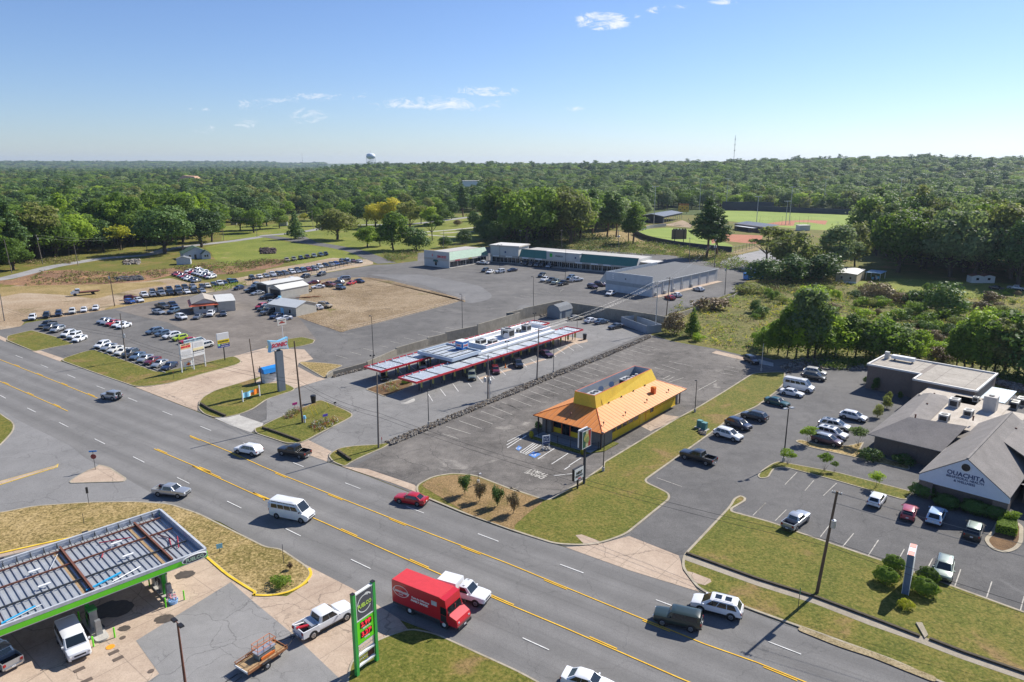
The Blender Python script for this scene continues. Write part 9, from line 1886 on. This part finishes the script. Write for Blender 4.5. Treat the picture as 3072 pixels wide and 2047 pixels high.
def forest():
    kinds=[]
    for i,(lb,n,sz,col,H) in enumerate((
        (lobes_round(6.4,2.,16,16,21,.44),1700,.62,'mid',16),(lobes_round(6.,2.,15,15,22,.46),1600,.62,'dark',15),(lobes_round(5.4,2.,15,14,23,.46),1500,.6,'olive',15),(lobes_pine(5.4,5,19,15,24),1400,.6,'dark',19),(lobes_round(5.8,2.,14,14,25,.46),1500,.6,'light',14),(lobes_round(6.2,2.,16,16,26,.44),1700,.62,'grey',16))):
        mb=crown_mb(lb,n,sz,i+50,LEAF[col],.38,(.88,1.04));mb.tube((0,0,0),(0,0,H*.6),.35,.15,bark,5);kinds.append(bpy.data.objects.new('woodland_kind',mb.mesh('woodland_kind_%d'%i)))
    rest_by=[[] for _ in kinds]
    for x,y,s,rr in rest:
        g=noise.noise(Vector((x*.009,y*.009,2.)));w=[5,2.6,4,1.8,5 if g>.05 else 1.8,4 if x>0 else 1.5]
        if g<-.15: w[1]+=5;w[3]+=3
        rest_by[rng.choices(range(6),w)[0]].append((x,y,s))
    pts=[];kd=[];sc=[]
    for k,l in enumerate(rest_by):
        for x,y,s in l: pts.append((x,y,ground_z(x,y)-.4));kd.append(k);h=hts(x,y,rng.uniform(-5.,4.5))/15.5;w=h*rng.uniform(.95,1.25)*max(1.,s/14.);sc.append((w,w,h*(.86 if s<20 else 1.),rng.uniform(0,6.28)))
    me=bpy.data.meshes.new('forest');me.from_pydata(pts,[],[]);
    a=me.attributes.new('kind_index','INT','POINT');a.data.foreach_set('value',kd)
    a=me.attributes.new('tree_scale','FLOAT_VECTOR','POINT');a.data.foreach_set('vector',[v for t in sc for v in t[:3]])
    a=me.attributes.new('tree_turn','FLOAT','POINT');a.data.foreach_set('value',[t[3] for t in sc])
    o=bpy.data.objects.new('forest',me);C.objects.link(o);tag(o,kind='stuff')
    ng=bpy.data.node_groups.new('forest_scatter','GeometryNodeTree');ng.interface.new_socket('Geometry',in_out='INPUT',socket_type='NodeSocketGeometry');ng.interface.new_socket('Geometry',in_out='OUTPUT',socket_type='NodeSocketGeometry')
    N=ng.nodes;L=ng.links;gi=N.new('NodeGroupInput');go=N.new('NodeGroupOutput');j=N.new('GeometryNodeJoinGeometry')
    at_=lambda nm,ty:(lambda n:(setattr(n,'data_type',ty),n.inputs[0].__setattr__('default_value',nm),n)[2])(N.new('GeometryNodeInputNamedAttribute'))
    ki=at_('kind_index','INT');scn=at_('tree_scale','FLOAT_VECTOR');tn=at_('tree_turn','FLOAT');cx=N.new('ShaderNodeCombineXYZ');L.new(tn.outputs[0],cx.inputs[2])
    for k,ob in enumerate(kinds):
        cmp_=N.new('FunctionNodeCompare');cmp_.data_type='INT';cmp_.operation='EQUAL';L.new(ki.outputs[0],cmp_.inputs[2]);cmp_.inputs[3].default_value=k
        oi=N.new('GeometryNodeObjectInfo');oi.inputs[0].default_value=ob;oi.inputs['As Instance'].default_value=True
        ip=N.new('GeometryNodeInstanceOnPoints');L.new(gi.outputs[0],ip.inputs['Points']);L.new(cmp_.outputs[0],ip.inputs['Selection']);L.new(oi.outputs['Geometry'],ip.inputs['Instance']);L.new(cx.outputs[0],ip.inputs['Rotation']);L.new(scn.outputs[0],ip.inputs['Scale']);L.new(ip.outputs[0],j.inputs[0])
    L.new(j.outputs[0],go.inputs[0]);md=o.modifiers.new('scatter','NODES');md.node_group=ng
    print('forest instances',len(pts))
forest()
# ---------------------------------------------------------------- air, sky, sun, camera
def haze():
    m=bpy.data.materials.new('haze_air');m.use_nodes=True;nt=m.node_tree;nt.nodes.remove(nt.nodes['Principled BSDF']);v=nt.nodes.new('ShaderNodeVolumePrincipled');v.inputs['Color'].default_value=(.66,.80,1,1);v.inputs['Density'].default_value=HAZE;v.inputs['Anisotropy'].default_value=.3
    nt.links.new(v.outputs[0],nt.nodes['Material Output'].inputs['Volume'])
    mb=MB();mb.box((0,0,79),(27000,27000,160),m);o=mb.build('haze');tag(o,kind='stuff')
HAZE=.000052
if HAZE: haze()
SUN_EL=R(39.);SUN_AZ=R(39.5) # azimuth measured from +X towards +Y
w=bpy.data.worlds.new('World');bpy.context.scene.world=w;w.use_nodes=True;nt=w.node_tree;bg=nt.nodes['Background']
sky=nt.nodes.new('ShaderNodeTexSky');sky.sky_type='NISHITA';sky.sun_disc=False;sky.sun_elevation=SUN_EL;sky.sun_rotation=R(90)-SUN_AZ;sky.air_density=1.;sky.dust_density=.2;sky.ozone_density=2.2;sky.altitude=100
tc=nt.nodes.new('ShaderNodeTexCoord');sx=nt.nodes.new('ShaderNodeSeparateXYZ');nt.links.new(tc.outputs['Generated'],sx.inputs[0])
u=mth(nt,'DIVIDE',sx.outputs[0],sx.outputs[1]);v=mth(nt,'DIVIDE',sx.outputs[2],sx.outputs[1]);fwd=mth(nt,'GREATER_THAN',sx.outputs[1],.05)
cb=nt.nodes.new('ShaderNodeCombineXYZ');nt.links.new(u,cb.inputs[0]);nt.links.new(mth(nt,'MULTIPLY',v,2.8),cb.inputs[1])
def dirF(fx,fy):
    x,y=fx*1.30557,fy*1.30557;dx=(x-SW/2)/FOC;dz=-(y-SH/2)/FOC;r=Vector((dx,CPH+dz*SPH,-SPH+dz*CPH));return r.x/r.y,r.z/r.y
tot=None
for fx,fy,hw,hh,amp in ((1382,50,75,28,1.25),(1500,22,22,14,.8),(1555,17,45,9,.6),(1665,5,45,9,.75),(1465,38,14,10,.55),(1115,210,95,17,.95),(1000,240,200,26,.80),(1310,250,60,10,.62),(760,222,130,14,.62),(580,240,70,20,.6),(575,285,70,18,.58),(720,270,75,26,.62),(480,300,55,16,.5),(465,250,45,16,.5),(1270,190,90,12,.45),(640,232,60,9,.5)):
    a,b=dirF(fx,fy);c,d=dirF(fx+hw,fy-hh)
    e=mth(nt,'ADD',mth(nt,'POWER',mth(nt,'DIVIDE',mth(nt,'SUBTRACT',u,a),abs(c-a)),2.),mth(nt,'POWER',mth(nt,'DIVIDE',mth(nt,'SUBTRACT',v,b),abs(d-b)),2.))
    g=mth(nt,'MULTIPLY',mth(nt,'MAXIMUM',mth(nt,'SUBTRACT',1.25,e),0.),amp);tot=g if tot is None else mth(nt,'MAXIMUM',tot,g)
n1=noi(nt,cb.outputs[0],30,9,.78,1.2);n2=noi(nt,cb.outputs[0],8,5,.6)
tc_=mth(nt,'MINIMUM',tot,1.)
cl=ramp(nt,mth(nt,'SUBTRACT',mth(nt,'ADD',mth(nt,'ADD',n1,mth(nt,'MULTIPLY',n2,.35)),mth(nt,'MULTIPLY',mth(nt,'POWER',tc_,.6),.40)),.99),[(.0,(0,0,0)),(.16,(1,1,1))])
cl=mth(nt,'MULTIPLY',mth(nt,'MULTIPLY',cl,fwd),mth(nt,'ADD',.2,mth(nt,'MULTIPLY',tc_,.7)))
mul=mixc(nt,1.,sky.outputs[0],(.70,.80,1.05),'MULTIPLY')
mx=mixc(nt,cl,mul,(7.6,7.9,8.3));nt.links.new(mx,bg.inputs[0]);bg.inputs[1].default_value=.08
sl=bpy.data.lights.new('sun','SUN');sl.energy=4.7;sl.angle=R(.5);sl.color=(1,.95,.87);so=bpy.data.objects.new('sun',sl);C.objects.link(so)
sd=Vector((math.cos(SUN_EL)*math.cos(SUN_AZ),math.cos(SUN_EL)*math.sin(SUN_AZ),math.sin(SUN_EL)));so.rotation_euler=sd.to_track_quat('Z','Y').to_euler()
cam=bpy.data.cameras.new('camera');co=bpy.data.objects.new('camera',cam);C.objects.link(co);cam.sensor_width=36;cam.lens=FOC/SW*36;co.location=(0,0,CH);co.rotation_euler=(R(90)-PITCH,0,0);cam.clip_end=40000;cam.clip_start=.5
sc=bpy.context.scene;sc.camera=co;sc.view_settings.view_transform='Standard';sc.view_settings.look='None';sc.view_settings.exposure=.68;sc.view_settings.gamma=1
sc.cycles.use_denoising=True;sc.cycles.max_bounces=6;sc.cycles.volume_bounces=0;sc.cycles.transparent_max_bounces=6;sc.cycles.diffuse_bounces=3
try: sc.cycles.denoising_input_passes='RGB_ALBEDO_NORMAL';sc.cycles.denoising_prefilter='ACCURATE'
except Exception: pass
